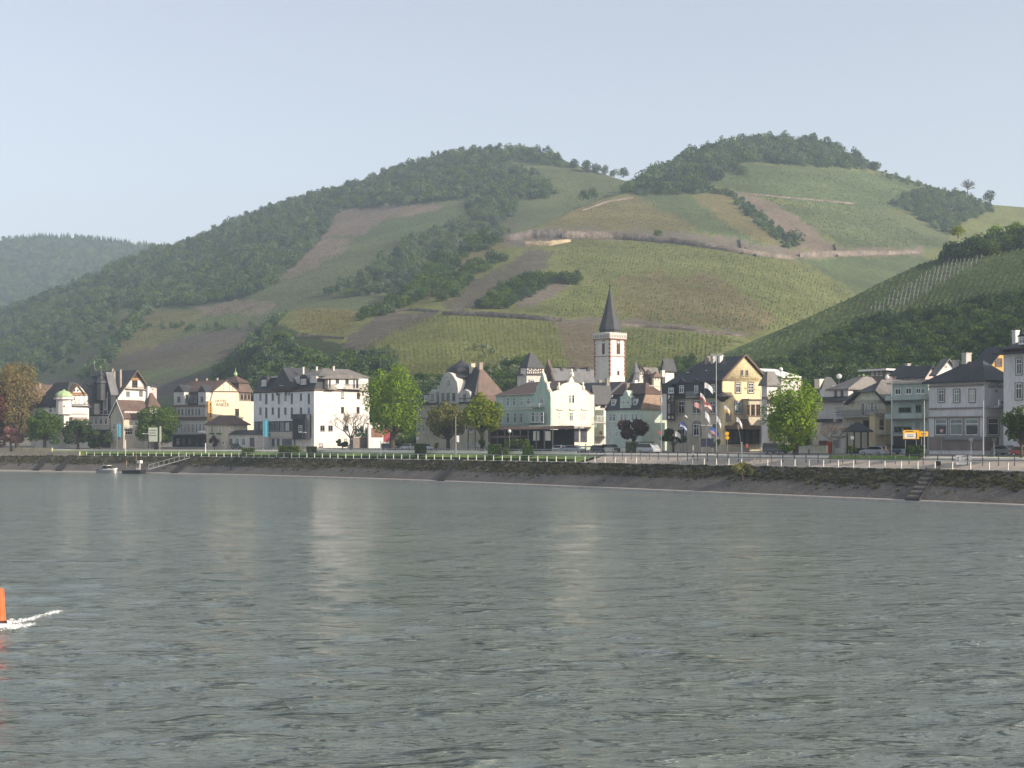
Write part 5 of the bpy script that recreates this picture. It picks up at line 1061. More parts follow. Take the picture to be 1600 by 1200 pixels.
mb.loft([h.V(a0-.9, -.2, ze), h.V(a1+.9, -.2, ze), h.V(a1+.9, L+.2, ze), h.V(a0-.9, L+.2, ze)], [h.V(ac-.05, -.2, zp), h.V(ac+.05, -.2, zp), h.V(ac+.05, L*.62, zp), h.V(ac-.05, L*.62, zp)]); rf = h.build(mb, 'roof', 'slate')
mb = MB()
for e, (x, y) in enumerate(((a0-.9, ze), (a1+.9, ze))): mb.prism([h.V(x, -.2, y-.1), h.V(ac, -.2, zp-.0), h.V(ac, -.2, zp+.35), h.V(x, -.2, y+.3)], (0, -.5, 0))
mb.build('verge_board', 'trim_brown', rf)
for x, y in ((430, 290), (568, 287), (708, 280)): h.dormer('L', x-20, y, x+20, y+42, 'slate', 'slate_light', inset=1.9, depth=3, kind='flat', winr=(x-15, y+3, x+15, y+38), wk=dict(pane='glass_light'))
for x, y in ((475, 245), (612, 238), (750, 232)): h.dormer('L', x-22, y, x+22, y+32, 'slate', 'slate_light', inset=3.6, depth=3, kind='flat', winr=(x-15, y+6, x+15, y+30), wk=dict(pane='glass_light', mull=0, trans=0))
for r_ in ((352,412,392,478),(487,412,520,478),(635,400,672,470)): h.win('L', *r_, base=.25, pane='glass_light')
for x in (372, 503, 650): h.dormer('L', x-32, 385, x+32, 400, 'slate', 'slate', inset=-.5, depth=2, kind='gable', rise=.35)
for r_ in ((345,555,398,668),(472,545,542,668),(625,550,678,665)): h.win('L', *r_, sur='trim_stone')
h.balcony('L', 447, 468, 545, 515, m='galv', base=.25, slats=14)
h.poly('L', [(465,868),(465,770),(475,740),(503,722),(532,740),(545,770),(545,868)], 'trim_stone', name='arched_surround', out=.15, th=.3); h.win('L', 480, 760, 532, 862, base=.16, mull=1)
h.poly('L', [(345,870),(345,765),(378,735),(412,765),(412,870)], 'trim_stone', name='arched_surround', out=.15, th=.3); h.win('L', 355, 770, 402, 862, base=.16)
h.rect('L', 650, 760, 690, 860, 'shopfront', name='door', out=.1)
h.rect('L', 240, 490, 312, 722, 'white_plaster', name='timbered_bay', out=1.2); h.rect('L', 243, 395, 312, 488, 'slate', name='bay_roof', out=1.3); h.win('L', 256, 432, 302, 480, base=1.3, pane='glass_light')
h.beams('L', [(242,490,312,490),(242,565,312,565),(242,675,312,675),(242,718,312,718),(245,490,245,720),(275,490,275,720),(308,490,308,720),(245,565,275,520)], base=1.2, w=.34); h.win('L', 250, 575, 272, 668, base=1.2, fr='timber_dark'); h.win('L', 280, 575, 303, 668, base=1.2, fr='timber_dark')
for r_ in ((897,275,921,326),(942,275,966,326)): h.win('R', *r_, base=.2, mull=0, trans=0, fr='trim_stone')
for r_ in ((852,390,896,478),(966,390,1012,478)): h.win('R', *r_, base=.2, sur='trim_brown')
h.win('R', 846, 556, 902, 665, base=.2, sur='trim_stone')
h.text('R', 'Nibelungen Stube', 815, 336, 1062, 372, m='lettering_brown', out=.24, shear=.2)
h.rect('R', 925, 430, 945, 450, 'lettering_brown', name='painted_emblem', out=.23, inn=-.2)
h.rect('R', 905, 545, 1130, 772, 'tan_plaster', name='bay', out=2.0, inn=-.2); h.rect('R', 900, 536, 1134, 548, 'trim_stone', name='bay_cornice', out=2.3, inn=-.2)
h.wins('R', [962, 1008, 1054, 1100], 34, 582, 684, base=2.0, fr='trim_brown')
h.rect('R', 752, 772, 1132, 806, 'trim_brown', name='awning', out=3.6, inn=-.25); h.rect('R', 760, 806, 1130, 938, 'dark_void', name='restaurant_front', out=.3); h.wins('R', [800, 850, 905, 960, 1020, 1080], 36, 815, 920, base=.3, fr='trim_brown', pane='shopfront')
h.poly('R', [(860,772),(900,712),(960,712),(1000,772)], 'trim_brown', name='awning_gable', out=2.6, th=1)
c = h.V(0, 0, 0); mb = MB(); mb.lathe((c.x, c.y, 0), [(.25, h.z(560)), (1.1, h.z(530)), (1.1, h.z(516)), (1.9, h.z(515)), (1.2, h.z(498)), (.3, h.z(478)), (.05, h.z(445))], 8); h.build(mb, 'corner_turret', 'slate')
h.rect('R', 760, 660, 800, 735, 'trim_stone', name='hanging_sign', out=.5); 
h.chimney(ac-1, L*.45, zp-2, h.z(128), 'grey_plaster', w=.5); h.chimney(ac-1, L*.55, zp-2, h.z(132), 'rubble', w=.5); h.chimney(ac-1, L*.33, zp-2, h.z(130), 'white_plaster', w=.4)
# porch turret right of the gable
h = House(6, 'house', 'small grey roofed house joined right of the yellow hotel', 'house', 1085, 1135, 1225, 37)
ze = h.z(405); h.body('white_plaster', ze); h.roof(ze, h.z(285), 'grey_tile', rv=(h.Lv*.2, h.Lv*.9), ru=(h.Lu*.3, h.Lu*.5)); h.win('R', 1145, 450, 1168, 490); h.rect('R', 1088, 515, 1215, 540, 'trim_stone', name='lean_to_roof', out=1.6)
h.rect('R', 1140, 560, 1222, 572, 'pale_cream', name='string_course', out=.1); h.win('R', 1150, 590, 1180, 650); h.rect('R', 1140, 690, 1225, 940, 'yellow_plaster', name='lower_wall', out=.1); h.win('R', 1150, 740, 1180, 800, base=.1); h.win('R', 1150, 850, 1180, 920, base=.1)
h = House(6, 'house', 'house with bright flat roof slab rising behind the big tree', 'house', 1150, 1262, 1440, 58)
ze = h.z(345); h.body('grey_plaster', ze); mb = MB(); mb.loft([h.V(-.5, -.6, ze), h.V(h.Lv*.9, -.6, ze+.1), h.V(h.Lv*.9, 7, ze+1.9), h.V(-.5, 7, ze+1.9)], [h.V(-.5, -.6, ze+.25), h.V(h.Lv*.9, -.6, ze+.35), h.V(h.Lv*.9, 7, ze+2.15), h.V(-.5, 7, ze+2.15)]); h.build(mb, 'roof', 'white_paint')
h.wins('R', [1300, 1350, 1400], 26, 370, 410); h.win('L', 1180, 380, 1220, 420)
h = House(6, 'house', 'low yellow sunlit house hidden behind the big green tree', 'house', 1215, 1232, 1470, 38)
ze = h.z(700); h.body('yellow_plaster', ze); h.gable_roof('v', ze, h.z(640), 'yellow_plaster', 'brown_tile'); h.wins('R', [1270, 1330, 1400], 28, 760, 830)
# -- cluster right of the tree
h = House(7, 'house', 'grey house with dark roofs and pale chimney gable, furthest back of the cluster', 'house', 385, 470, 640, 66)
ze = h.z(470); h.body('grey_plaster', ze); h.roof(ze, h.z(335), 'slate', ru=(h.Lu*.1, h.Lu*.9), rv=(h.Lv*.3, h.Lv*.6)); h.win('R', 480, 490, 500, 520); h.win('R', 555, 490, 575, 520); h.chimney(1, 1, ze-1, h.z(360), 'pale_cream', w=1.0)
h = House(7, 'house', 'white house with sloping light roof and roller blind window', 'house', 462, 716, 760, 46)
ze = h.z(440); h.body('lilacgrey_plaster', ze); h.Lv = 8; a0, z0 = h.fc('L', 545, 445); mb = MB()
h.roof(ze, h.z(330), 'grey_tile', v1=8, u1=a0, rv=(4, 6), ru=(0.2, 2)); h.roof(h.z(545), h.z(470), 'slate', v0=-1.2, v1=2, u0=a0-6, rv=(1.5, 2), ov=.2)
h.wins('L', [606, 661], 22, 455, 508, fr='trim_brown'); h.win('L', 590, 596, 684, 640, pane='blind', trans=0, mull=0); h.win('L', 590, 640, 684, 664, mull=2, trans=0)
h.rect('L', 550, 552, 712, 562, 'trim_grey', name='string_course', out=.2); h.rect('L', 485, 712, 665, 742, 'slate', name='lean_to_roof', out=2.2); h.wins('L', [560, 600], 18, 780, 860)
h = House(7, 'house', 'cream house with clipped gable, balcony and slate roof', 'house', 672, 1046, 1094, 36)
L, W = h.Lu, h.Lv; W = h.Lv = 9
h.body('tan_plaster', h.z(540)); a0 = h.fc('L', 735, 560)[0]; a1 = h.fc('L', 832, 470)[0]; a2 = h.fc('L', 980, 470)[0]; a3 = h.fc('L', 1045, 560)[0]; z0 = h.z(545); z1 = h.z(468); z2 = h.z(365)
mb = MB(); mb.prism([h.V(0, a0, z0-.5), h.V(0, a1, z1), h.V(0, a2, z1), h.V(0, a3, z0-.5)], (W, 0, 0)); h.build(mb, 'gable', 'pale_cream')
mb = MB()
for (p, q, r_, s_) in ((a0+.6, z0-.6, a1, z1), (a2, z1, a3-.6, z0-.6)): mb.prism([h.V(-.9, p, q), h.V(-.9, r_, s_), h.V(-.9, r_, s_+.3), h.V(-.9, p, q+.3)], (W+1.5, 0, 0))
mb.loft([h.V(-1.1, a1+.2, z1+.02), h.V(W+.5, a1+.2, z1+.02), h.V(W+.5, a2-.2, z1+.02), h.V(-1.1, a2-.2, z1+.02)], [h.V(2.6, (a1+a2)/2+.1, z2), h.V(W-1, (a1+a2)/2+.1, z2), h.V(W-1, (a1+a2)/2-.1, z2), h.V(2.6, (a1+a2)/2-.1, z2)]); h.build(mb, 'roof', 'slate')
mb = MB(); mb.prism([h.V(-1, a2-.3, z1+.1), h.V(2.6, (a1+a2)/2-.1, z2+.1), h.V(W+2, (a1+a2)/2-.1, z2+.1), h.V(W+2, -.8, z0-.3), h.V(-.6, -.8, z0-.3)], (0, -.1, .15)); h.build(mb, 'side_roof', 'grey_tile')
h.win('L', 832, 566, 864, 680, base=.0, trans=0); h.win('L', 918, 562, 945, 650); h.win('L', 955, 566, 975, 640); h.win('L', 872, 585, 888, 640); h.balcony('L', 672, 632, 1040, 690, m='trim_grey', out=1.6, slats=40)
h.win('L', 725, 730, 755, 790); h.rect('L', 850, 725, 925, 810, 'dark_void', name='garage_door', out=.05); h.rect('L', 1044, 690, 1046, 900, 'pale_cream', name='corner_strip', out=.1)
h.rect('R', 1048, 590, 1092, 660, 'cream_plaster', name='upper_wall', out=.1); h.rect('R', 1048, 690, 1092, 930, 'yellow_plaster', name='lower_wall', out=.1)
h = House(7, 'house', 'yellow sunlit house end with brown garage recess left of the grey block', 'house', 945, 952, 1120, 34)
h.Lu = 1.2; ze = h.z(672); h.body('yellow_plaster', ze); h.flat(ze, 'concrete'); h.win('R', 1000, 728, 1022, 775); h.rect('R', 995, 718, 1095, 808, 'trim_brown', name='recess', out=.08); h.balcony('R', 960, 815, 1095, 850, m='white_paint', out=.9, slats=12)
h = House(7, 'house', 'brownish house with thin white flat roof above the cluster', 'house', 890, 1052, 1180, 84)
ze = h.z(280); h.body('stone_brown', ze, u1=h.Lu*.9); h.flat(ze, 'white_paint', ov=1.4, th=.35); h.wins('L', [935, 975, 1010], 18, 290, 325); h.wins('R', [1070, 1120], 22, 295, 330)
h = House(8, 'house', 'slate roofed house with rooftop terrace, behind the grey green block', 'house', 120, 250, 380, 74)
ze = h.z(425); h.body('pink_plaster', ze); h.roof(ze, h.z(352), 'slate', rv=(h.Lv*.4, h.Lv*.6)); h.win('L', 150, 430, 175, 455); h.chimney(3, 3, ze, h.z(338), 'grey_plaster')
h = House(8, 'house', 'pale pink gabled house just left of the bright white gable', 'house', 180, 378, 470, 60)
ze = h.z(432); h.body('pink_plaster', ze); h.gable_roof('u', ze, h.z(362), 'pink_plaster', 'slate'); h.wins('L', [230, 280, 330], 22, 440, 462)
h = House(8, 'house', 'bright white sunlit gable end rising behind the dark hip roof', 'house', 440, 462, 640, 54)
ze = h.z(420); h.body('white_plaster', ze); h.gable_roof('u', ze, h.z(308), 'white_plaster', 'grey_tile'); h.win('R', 530, 350, 548, 378)
# -- grey green block
h = House(8, 'apartment_block', 'grey green flat-roofed block with balcony bands', 'building', 112, 402, 412, 34)
h.Lv = 10; ze = h.z(492); L = h.Lu; h.body('greygreen_plaster', ze); h.flat(ze, 'concrete', ov=.5); h.rect('L', 114, 470, 400, 478, 'galv', name='roof_rail', out=.1)
for y0, y1 in ((590, 625), (730, 770)): h.rect('L', 116, y0, 400, y1, 'greygreen_plaster', name='balcony', out=1.5); h.rect('L', 116, y1+1, 400, y1+5, 'trim_grey', name='slab_edge', out=1.6)
for r_ in ((145,535,190,584),(228,530,273,580),(308,532,345,576),(348,532,378,576),(172,680,270,725),(305,662,350,725),(135,830,200,880),(205,830,275,880),(305,800,330,880)): h.win('L', *r_, trans=0, fr='trim_grey' if r_[1] > 600 else 'white_paint')
h.rect('L', 132, 905, 390, 1005, 'dark_void', name='garage_front', out=.1)
# -- grey corner hotel with lettering
h = House(8, 'hotel', 'grey corner hotel with dark hip roof and tall ground floor windows', 'hotel', 408, 842, 1046, 31)
ze = h.z(470); zr = h.z(308); L, W = h.Lu, h.Lv; h.body('lilacgrey_plaster', ze)
h.roof(ze, zr, 'slate', rv=(W*.48, W*.52), ru=(W*.45, L*.5), ov=.8)
for y0, y1, o_ in ((508,520,.2),(684,696,.2),(752,762,.25)): h.rect('L', 410, y0, 838, y1, 'trim_stone', name='string_course', out=o_)
h.rect('L', 412, 912, 838, 1018, 'stone_brown', name='plinth', out=.12); h.rect('R', 842, 912, 950, 1018, 'stone_brown', name='plinth', out=.12)
for x in (506, 627, 748): h.win('L', x-22, 545, x+20, 640, sur='trim_stone', pane='glass')
for x0, x1 in ((458,550),(575,672),(695,796)): h.win('L', x0, 770, x1, 900, trans=1, mull=0, sur='trim_stone'); h.rect('L', x0+4, 776, x1-4, 826, 'glass_light', name='leaded_light', out=.05)
h.win('R', 864, 765, 950, 900, mull=0, sur='trim_stone'); h.win('R', 992, 548, 1036, 626, fr='trim_brown')
h.rect('L', 548, 912, 838, 935, 'trim_grey', name='flower_shelf', out=.5)
h.text('R', 'Hotel', 893, 476, 960, 496, m='lettering_grey', out=.05); h.text('R', 'Zwei Mohren', 868, 502, 1008, 532, m='lettering_grey', out=.05, shear=.25); h.rect('R', 924, 546, 931, 560, 'lettering_grey', name='wall_lamp', out=.25)
h.rect('R', 850, 672, 1048, 690, 'trim_grey', name='balcony_floor', out=2.5, inn=-.05); h.rect('R', 850, 628, 1048, 672, 'lilacgrey_plaster', name='balcony_parapet', out=2.5, inn=-2.3)
for x0, x1 in ((862,1002),(1020,1046)): h.rect('R', x0, 636, x1, 664, 'trim_grey', name='parapet_panel', out=2.56, inn=-2.45)
h.chimney(W*.5, L*.55, zr-2, h.z(245), 'grey_plaster', w=.6); h.chimney(W*.4, L*.7, zr-3, h.z(300), 'grey_plaster', w=.4)
# -- orange gable and tall house at right edge
h = House(8, 'house', 'orange gabled house half hidden left of the tall pale house', 'house', 780, 888, 1075, 50)
ze = h.z(340); h.body('orange_plaster', ze); h.gable_roof('u', ze, h.z(215), 'orange_plaster', 'slate', ov=.6); h.win('R', 928, 305, 972, 358, fr='trim_brown', sur='trim_brown')
h = House(8, 'tall_house', 'tall pale blue grey house with bracketed eaves at right edge', 'house', 990, 1215, 1300, 30); h.Lv = 17  # unseen depth stretched so its shadow falls on the grey corner hotel
ze = h.z(245); h.body('lilacgrey_plaster', ze); h.roof(ze, h.z(95), 'slate', ov=1.1, rv=(h.Lv*.3, h.Lv*.7), ru=(h.Lu*.25, h.Lu*.7))
for x0 in (1010, 1045, 1080, 1115, 1150): h.rect('L', x0, 228, x0+12, 262, 'timber_dark', name='bracket', out=.8)
h.rect('L', 992, 222, 1213, 232, 'timber_dark', name='eaves_beam', out=1.0)
for r_ in ((1092,302,1134,425),(1087,495,1136,620),(1190,495,1212,620)): h.win('L', *r_, sur='trim_grey')
h.dormer('L', 1105, 128, 1165, 190, 'white_plaster', 'slate', inset=.2, depth=4, kind='gable', winr=(1112, 132, 1160, 186)); h.chimney(4, 6, ze, h.z(60), 'white_plaster')
# gazebo, white shed, container
h = House(7, 'gazebo', 'dark pyramid roofed gazebo in front of the balcony house', 'gazebo', 700, 830, 900, 30)
ze = h.z(818); h.roof(ze, h.z(738), 'slate', rv=(h.Lv*.48, h.Lv*.52), ru=(h.Lu*.45, h.Lu*.55), ov=.5)
for u in (0.1, h.Lu-.1):
    for v in (.1, h.Lv-.1): mb = MB(); mb.box(v-.09, v+.09, u-.09, u+.09, -1, ze-.15); h.build(mb, 'post', 'timber_dark')
mb = MB(); mb.box(.3, h.Lv-.3, .3, h.Lu-.3, -1, 1.0); h.build(mb, 'bar_counter', 'dark_void')
h = House(7, 'shed', 'small plain white shed left of the gazebo', 'shed', 572, 660, 684, 29); h.body('lilacgrey_plaster', h.z(880)); h.flat(h.z(880), 'galv', ov=.15); h.rect('L', 585, 900, 640, 970, 'galv', name='door', out=.06)
h = House(7, 'container', 'red open container box beside the white shed', 'container', 452, 520, 534, 28); h.Lv = 2; h.body('red_planter', h.z(912)); h.rect('L', 455, 905, 532, 916, 'rust_door', name='rim', out=.1)
for x in (465, 485, 505): h.rect('L', x-7, 918, x+7, 955, 'rust_door', name='rib', out=.08)
h = House(7, 'garden_wall', 'sunlit pale wall below the big green tree', 'wall', 250, 520, 530, 27.5); h.Lv = .4; h.body('pale_cream', h.z(950)); h.rect('L', 250, 946, 520, 952, 'concrete', name='coping', out=.08)

# ---------------------------------------------------------------- walls, rails, stairs on the bank
def bank_arc(px0, px1, s):
    q = bk+nm*s; col = np.where(q[:, 1] > 60, 800+F*q[:, 0]/np.maximum(q[:, 1], 1), 1e5); ii = [i for i in range(len(bk)) if px0 <= col[i] <= px1]
    return q[ii], tg[ii], nm[ii]
def fence(name, label, px0, px1, s, z, h, sp, pm, rails, rm, pw=.13, cat='railing'):
    q, t, n = bank_arc(px0, px1, s); d = np.r_[0, np.cumsum(np.hypot(*np.diff(q, axis=0).T))]; root = empty(name, (q[0][0], q[0][1], z)); tag(root, label, cat)
    ts = np.arange(0, d[-1], sp); o = np.array(q[0]); me = None
    for t_ in ts:
        x = np.interp(t_, d, q[:, 0])-o[0]; y = np.interp(t_, d, q[:, 1])-o[1]; i = min(int(t_/2), len(n)-1)
        if me is None: mb = MB(); mb.box(-pw, pw, -pw, pw, -.1, h); p = mb.build('post', pm, root); me = p.data
        else: p = bpy.data.objects.new('post', me); link(p, root)
        p.location = (x, y, 0); p.rotation_euler = (0, 0, math.atan2(n[i][1], n[i][0]))
    for zz, r_ in rails:
        mb = MB()
        for i in range(len(q)-1):
            a, b = q[i]-o, q[i+1]-o; nn = n[i]*r_; mb.loft([Vector((a[0]-nn[0], a[1]-nn[1], zz-r_)), Vector((a[0]+nn[0], a[1]+nn[1], zz-r_)), Vector((a[0]+nn[0], a[1]+nn[1], zz+r_)), Vector((a[0]-nn[0], a[1]-nn[1], zz+r_))], [Vector((b[0]-nn[0], b[1]-nn[1], zz-r_)), Vector((b[0]+nn[0], b[1]+nn[1], zz-r_)), Vector((b[0]+nn[0], b[1]+nn[1], zz+r_)), Vector((b[0]-nn[0], b[1]-nn[1], zz+r_))])
        mb.build('rail', rm, root)
    return root
fence('promenade_railing', 'white posted railing along the top of the river bank', 128, 1640, 9.0, 4.3, 1.1, 3.0, 'rail_white', [(1.08, .045)], 'rail_white', pw=.07)
fence('road_railing', 'dark grey double railing between promenade and road on the right half', 905, 1640, 14.5, 4.65, 1.55, 2.6, 'rail_dark', [(1.5, .06), (.8, .035)], 'rail_dark', pw=.06)
fence('road_guardrail', 'low guard rail on short posts behind the lawn', 395, 905, 18.6, 5.75, .75, 4.0, 'galv', [(.66, .09)], 'galv', pw=.06)
def bank_wall(name, label, px0, px1, s, z0, z1, th, m, cat='wall'):
    q, t, n = bank_arc(px0, px1, s); mb = MB(); o = q[0]
    for i in range(len(q)-1):
        a, b = q[i]-o, q[i+1]-o; na, nb = n[i]*th, n[i+1]*th
        mb.loft([Vector((a[0], a[1], z0)), Vector((a[0]+na[0], a[1]+na[1], z0)), Vector((a[0]+na[0], a[1]+na[1], z1)), Vector((a[0], a[1], z1))], [Vector((b[0], b[1], z0)), Vector((b[0]+nb[0], b[1]+nb[1], z0)), Vector((b[0]+nb[0], b[1]+nb[1], z1)), Vector((b[0], b[1], z1))])
    ob = mb.build(name, m, loc=(o[0], o[1], 0)); tag(ob, label, cat); return ob
bank_wall('parapet_wall', 'sandy parapet wall on the bank top at the far left', -40, 130, 8.9, 4.2, 5.3, .4, 'wall_sand')
bank_wall('road_parapet', 'upper sandy wall behind the first one at the far left', -40, 82, 16.5, 4.8, 6.3, .4, 'wall_sand')
bank_wall('hedge_strip', 'long low dark hedge line behind the promenade railing', 128, 900, 12.8, 4.2, 4.75, .7, 'leaf_dark', 'hedge')
bank_wall('road_wall', 'pale low wall beside the road above the lawn', 440, 905, 17.9, 5.6, 6.1, .25, 'wall_pale')
def bank_stair(label, pxt, pxb, w=2.2, n=14):
    """stair down the slope from column pxt at the kerb to column pxb at the water"""
    a, T, N = at(pxt, 8.8); b, T2, N2 = at(pxb, .5); a3 = Vector((a.x, a.y, 4.25)); b3 = Vector((b.x, b.y, .3)); root = empty('bank_stairs', b3); tag(root, label, 'stairs', 'stairs down the river bank')
    d = a3-b3; tv = Vector((T.x, T.y, 0))*w/2; nu = Vector((N.x, N.y, 0)); up = Vector((0, 0, .16))
    for i in range(n):
        p = d*(i/n); q = p+d*(1/n)*.92; mb = MB(); mb.prism([p-tv+up, p+tv+up, q+tv+Vector((0, 0, up.z)), q-tv+Vector((0, 0, up.z))], (0, 0, -.28-.1)); st = mb.build('step', 'stair' if i % 2 == 0 or pxt < 800 else 'bank_stone', root)
    for sg in (-1, 1): mb = MB(); mb.prism([tv*sg*1.0, tv*sg*1.12, d+tv*sg*1.12, d+tv*sg*1.0], (0, 0, .25)); mb.build('side_kerb', 'stair', root)
bank_stair('dark stairs down the bank below the middle of the lawn', 718, 688)
bank_stair('dark stairs with light treads on the bank at the right', 1458, 1425)
bank_stair('steep dark stairs by the moored boats and gangway', 304, 272, 2.5)
bank_stair('faint stairs on the bank left of the small boat', 78, 56, 2.0)
bank_stair('short stairs between the left edge and the small boat', 112, 92, 2.0)
# gangway
mb = MB(); p0, _, _ = at(232, -1.0); p1, _, _ = at(296, 7.5); a = Vector((p0.x, p0.y, 1.2)); b = Vector((p1.x, p1.y, 4.0)); g = empty('gangway', a); tag(g, 'pale sloping gangway with handrails from the dark boat up the bank', 'gangway')
n_ = (b-a).cross(Vector((0, 0, 1))).normalized()*.5; mb.prism([-n_, n_, b-a+n_, b-a-n_], (0, 0, -.15)); mb.build('walkway', 'galv', g)
for sg in (-1, 1):
    mb = MB(); mb.tube(n_*sg+Vector((0, 0, 1)), b-a+n_*sg+Vector((0, 0, 1)), .05)
    for i in range(9): q = (b-a)*(i/8)+n_*sg; mb.tube(q, q+Vector((0, 0, 1)), .035)
    mb.build('handrail', 'galv', g)

# ---------------------------------------------------------------- boats
def hull(L, B, H, nose=.35, n=9, m='white_paint'):
    mb = MB(); rings = []
    for i in range(n):
        t = i/(n-1); x = -L/2+L*t; w = B/2*(1 if t < 1-nose else math.sqrt(max(0.002, 1-((t-1+nose)/nose)**2))); w *= .82+.18*min(1, t*4); hh = H*(1+.35*t*t)
        rings.append([Vector((x, -w, hh)), Vector((x, -w*.82, -.35)), Vector((x, w*.82, -.35)), Vector((x, w, hh))])
    for a, b in zip(rings[:-1], rings[1:]): mb.loft(a, b)
    return mb
p, T, N = at(168, -2.2); bt = empty('motor_boat', (p.x, p.y, 0), math.atan2(-T.y, -T.x)+.25); tag(bt, 'small grey white motor boat moored at the bank, left of the dark boat', 'boat')
hull(6.0, 2.1, .75).build('hull', 'galv', bt); mb = hull(2.4, 1.9, .95, .9); mb.build('bow_cover', 'white_paint', bt, loc=(1.75, 0, .08))
mb = MB(); mb.box(-.9, .5, -.8, .8, .6, 1.1); mb.build('cabin', 'white_paint', bt)
mb = MB(); mb.box(.42, .5, -.75, .75, 1.1, 1.9); mb.box(-.9, -.84, -.75, .75, 1.1, 1.9); mb.build('windscreen', 'glass', bt)
mb = MB(); mb.box(-.95, .6, -.85, .85, 1.9, 2.0); mb.build('cabin_roof', 'white_paint', bt); mb = MB(); mb.tube((-1.2, 0, .6), (-1.2, 0, 2.6), .05); mb.build('mast', 'galv', bt); mb = MB(); mb.box(-3.2, -2.9, -.2, .2, -.2, 1.0); mb.build('outboard_motor', 'black', bt)
p, T, N = at(211, -1.8); bt = empty('work_boat', (p.x, p.y, 0), math.atan2(-T.y, -T.x)+.15); tag(bt, 'dark low work boat with white lantern post moored by the gangway', 'boat')
hull(7.0, 2.4, .8, .2).build('hull', 'black', bt); mb = MB(); mb.box(-2.8, 2.2, -.9, .9, .7, .78); mb.build('deck', 'timber_dark', bt); mb = MB(); mb.tube((-2.9, 0, .5), (-2.9, 0, 3.2), .12); mb.build('mooring_post', 'bark_pale', bt)
mb = MB(); mb.tube((.4, 0, .5), (.4, 0, 5.8), .07); mb.build('mast', 'bark_pale', bt); mb = MB(); mb.box(1.5, 1.7, -.1, .1, .7, 2.6); mb.box(1.1, 2.1, -.45, .45, 2.6, 3.3); mb.build('lantern', 'white_paint', bt); mb = MB(); mb.box(.0, 1.0, -.6, .6, .78, 1.5); mb.build('cabin', 'galv', bt)

# ---------------------------------------------------------------- buoy with its bow wave at the left edge
bx, by = pt(-1, 976, CZ*F/(976-HOR)).xy; bu = empty('buoy', (bx, by, 0)); tag(bu, 'orange red river buoy cut by the left edge, in the current', 'buoy')
mb = MB(); mb.lathe((0, 0, 0), [(.20, .12), (.30, .20), (.27, .35), (.235, 1.50), (.20, 1.58), (.08, 1.60)], 20); mb.build('body', 'orange', bu, smooth=False).rotation_euler = (0, R(-1.5), 0)
mb = MB(); mb.lathe((0, 0, 0), [(.3, -.5), (.34, .02), (.32, .14), (.22, .18)], 16); mb.build('float', 'black', bu)
mb = MB(); mb.lathe((-.05, 0, 1.6), [(.05, 0), (.05, .08), (.02, .12)], 8); mb.build('eye_ring', 'iron', bu)
def foam(label, pts_, w, seed, n=420):
    g = np.random.RandomState(seed); mb = MB(); P = [pt(x, y, CZ*F/(y-HOR)) for x, y in pts_]
    for i in range(n):
        u = g.rand()**1.25; t = u*(len(P)-1); j = min(int(t), len(P)-2); c = P[j].lerp(P[j+1], t-j); sp = w*(1-.7*u); r = g.uniform(.012, .055)*(1.3-u); x, y, z = c.x+g.normal(0, .12), c.y+g.normal(0, sp*.9), .05+.04*g.rand()
        m = 5; a0 = g.rand()*6; mb.add([(x+r*(1.0+g.rand()*.9)*math.cos(a0+k*6.283/m), y+r*1.5*g.uniform(.5, 1)*math.sin(a0+k*6.283/m), z-.03) for k in range(m)]+[(x, y, z+r*.35)], [(k, (k+1) % m, m) for k in range(m)])
    o = mb.build('foam', 'foam'); tag(o, label, kind='stuff')
foam('white foam streaming right from the buoy', [(-4,978),(20,981),(35,981),(48,976)], .6, 3, 620)
foam('second streak of foam behind the buoy', [(8,973),(30,973),(48,969),(66,962)], .55, 4, 430)
foam('small detached foam streak beyond the buoy', [(78,960),(86,958),(93,956)], .4, 5, 80)
# ---------------------------------------------------------------- trees in the town
def tree(px, s, ytop, ybot, w, m, label, name='tree', seed=1, bark='bark', leaf=.30, dens=1.0, lobes=44, group=None, trunk=True, cat='tree', multi=1, low=-.8, lean=0):
    b = site(px, s); Y = b.y; k = Y/F; rx = w/2*k; zt = CZ-(ytop-HOR)*k-b.z; zb = max(CZ-(ybot-HOR)*k-b.z, .1); rz = (zt-zb)/2; cz = (zt+zb)/2
    root = empty(name, b); tag(root, label, cat, group)
    n = int(min(11000, max(500, 30*dens*(rx*rz*.9)/(leaf*leaf))))
    v, f, L, LR = crown_geo(seed=seed, nleaf=n, leaf=leaf, rx=rx*1.12, rz=rz*1.12, lobes=lobes, low=low, spread=.80, lobe_r=(.15, .38), cz=cz)
    crown = bpy.data.objects.new('crown', np_mesh('crown', v, f, M[m])); link(crown, root)
    if trunk:
        mb = MB(); r0 = max(.12, rx*.085); top = Vector((lean, 0, zb+rz*.7)); mb.tube((0, 0, -.3), top*.5, r0*1.25, r0, 7); mb.tube(top*.5, top, r0, r0*.6, 7)
        for i, (l, r_) in enumerate(zip(L, LR)):
            st = top*(.45+.5*(i % 5)/5); e = Vector(l)*.96+Vector((0, 0, (1-.96)*cz)); mb.tube(st, st.lerp(e, .55)+Vector((0, 0, -rz*.05)), r0*.42, r0*.22, 5); mb.tube(st.lerp(e, .55)+Vector((0, 0, -rz*.05)), e, r0*.22, r0*.08, 4)
        mb.build('trunk', bark, root)
    return root
tree(27, 24, 551, 694, 72, 'leaf_autumn', 'tall pale brown budding plane tree at the left edge', seed=3, leaf=.30, lobes=34, dens=1.3, low=-.9)
tree(-2, 20, 596, 694, 52, 'leaf_red', 'dark red leaved beech cut by the left edge', seed=4, leaf=.30, lobes=24, low=-.9)
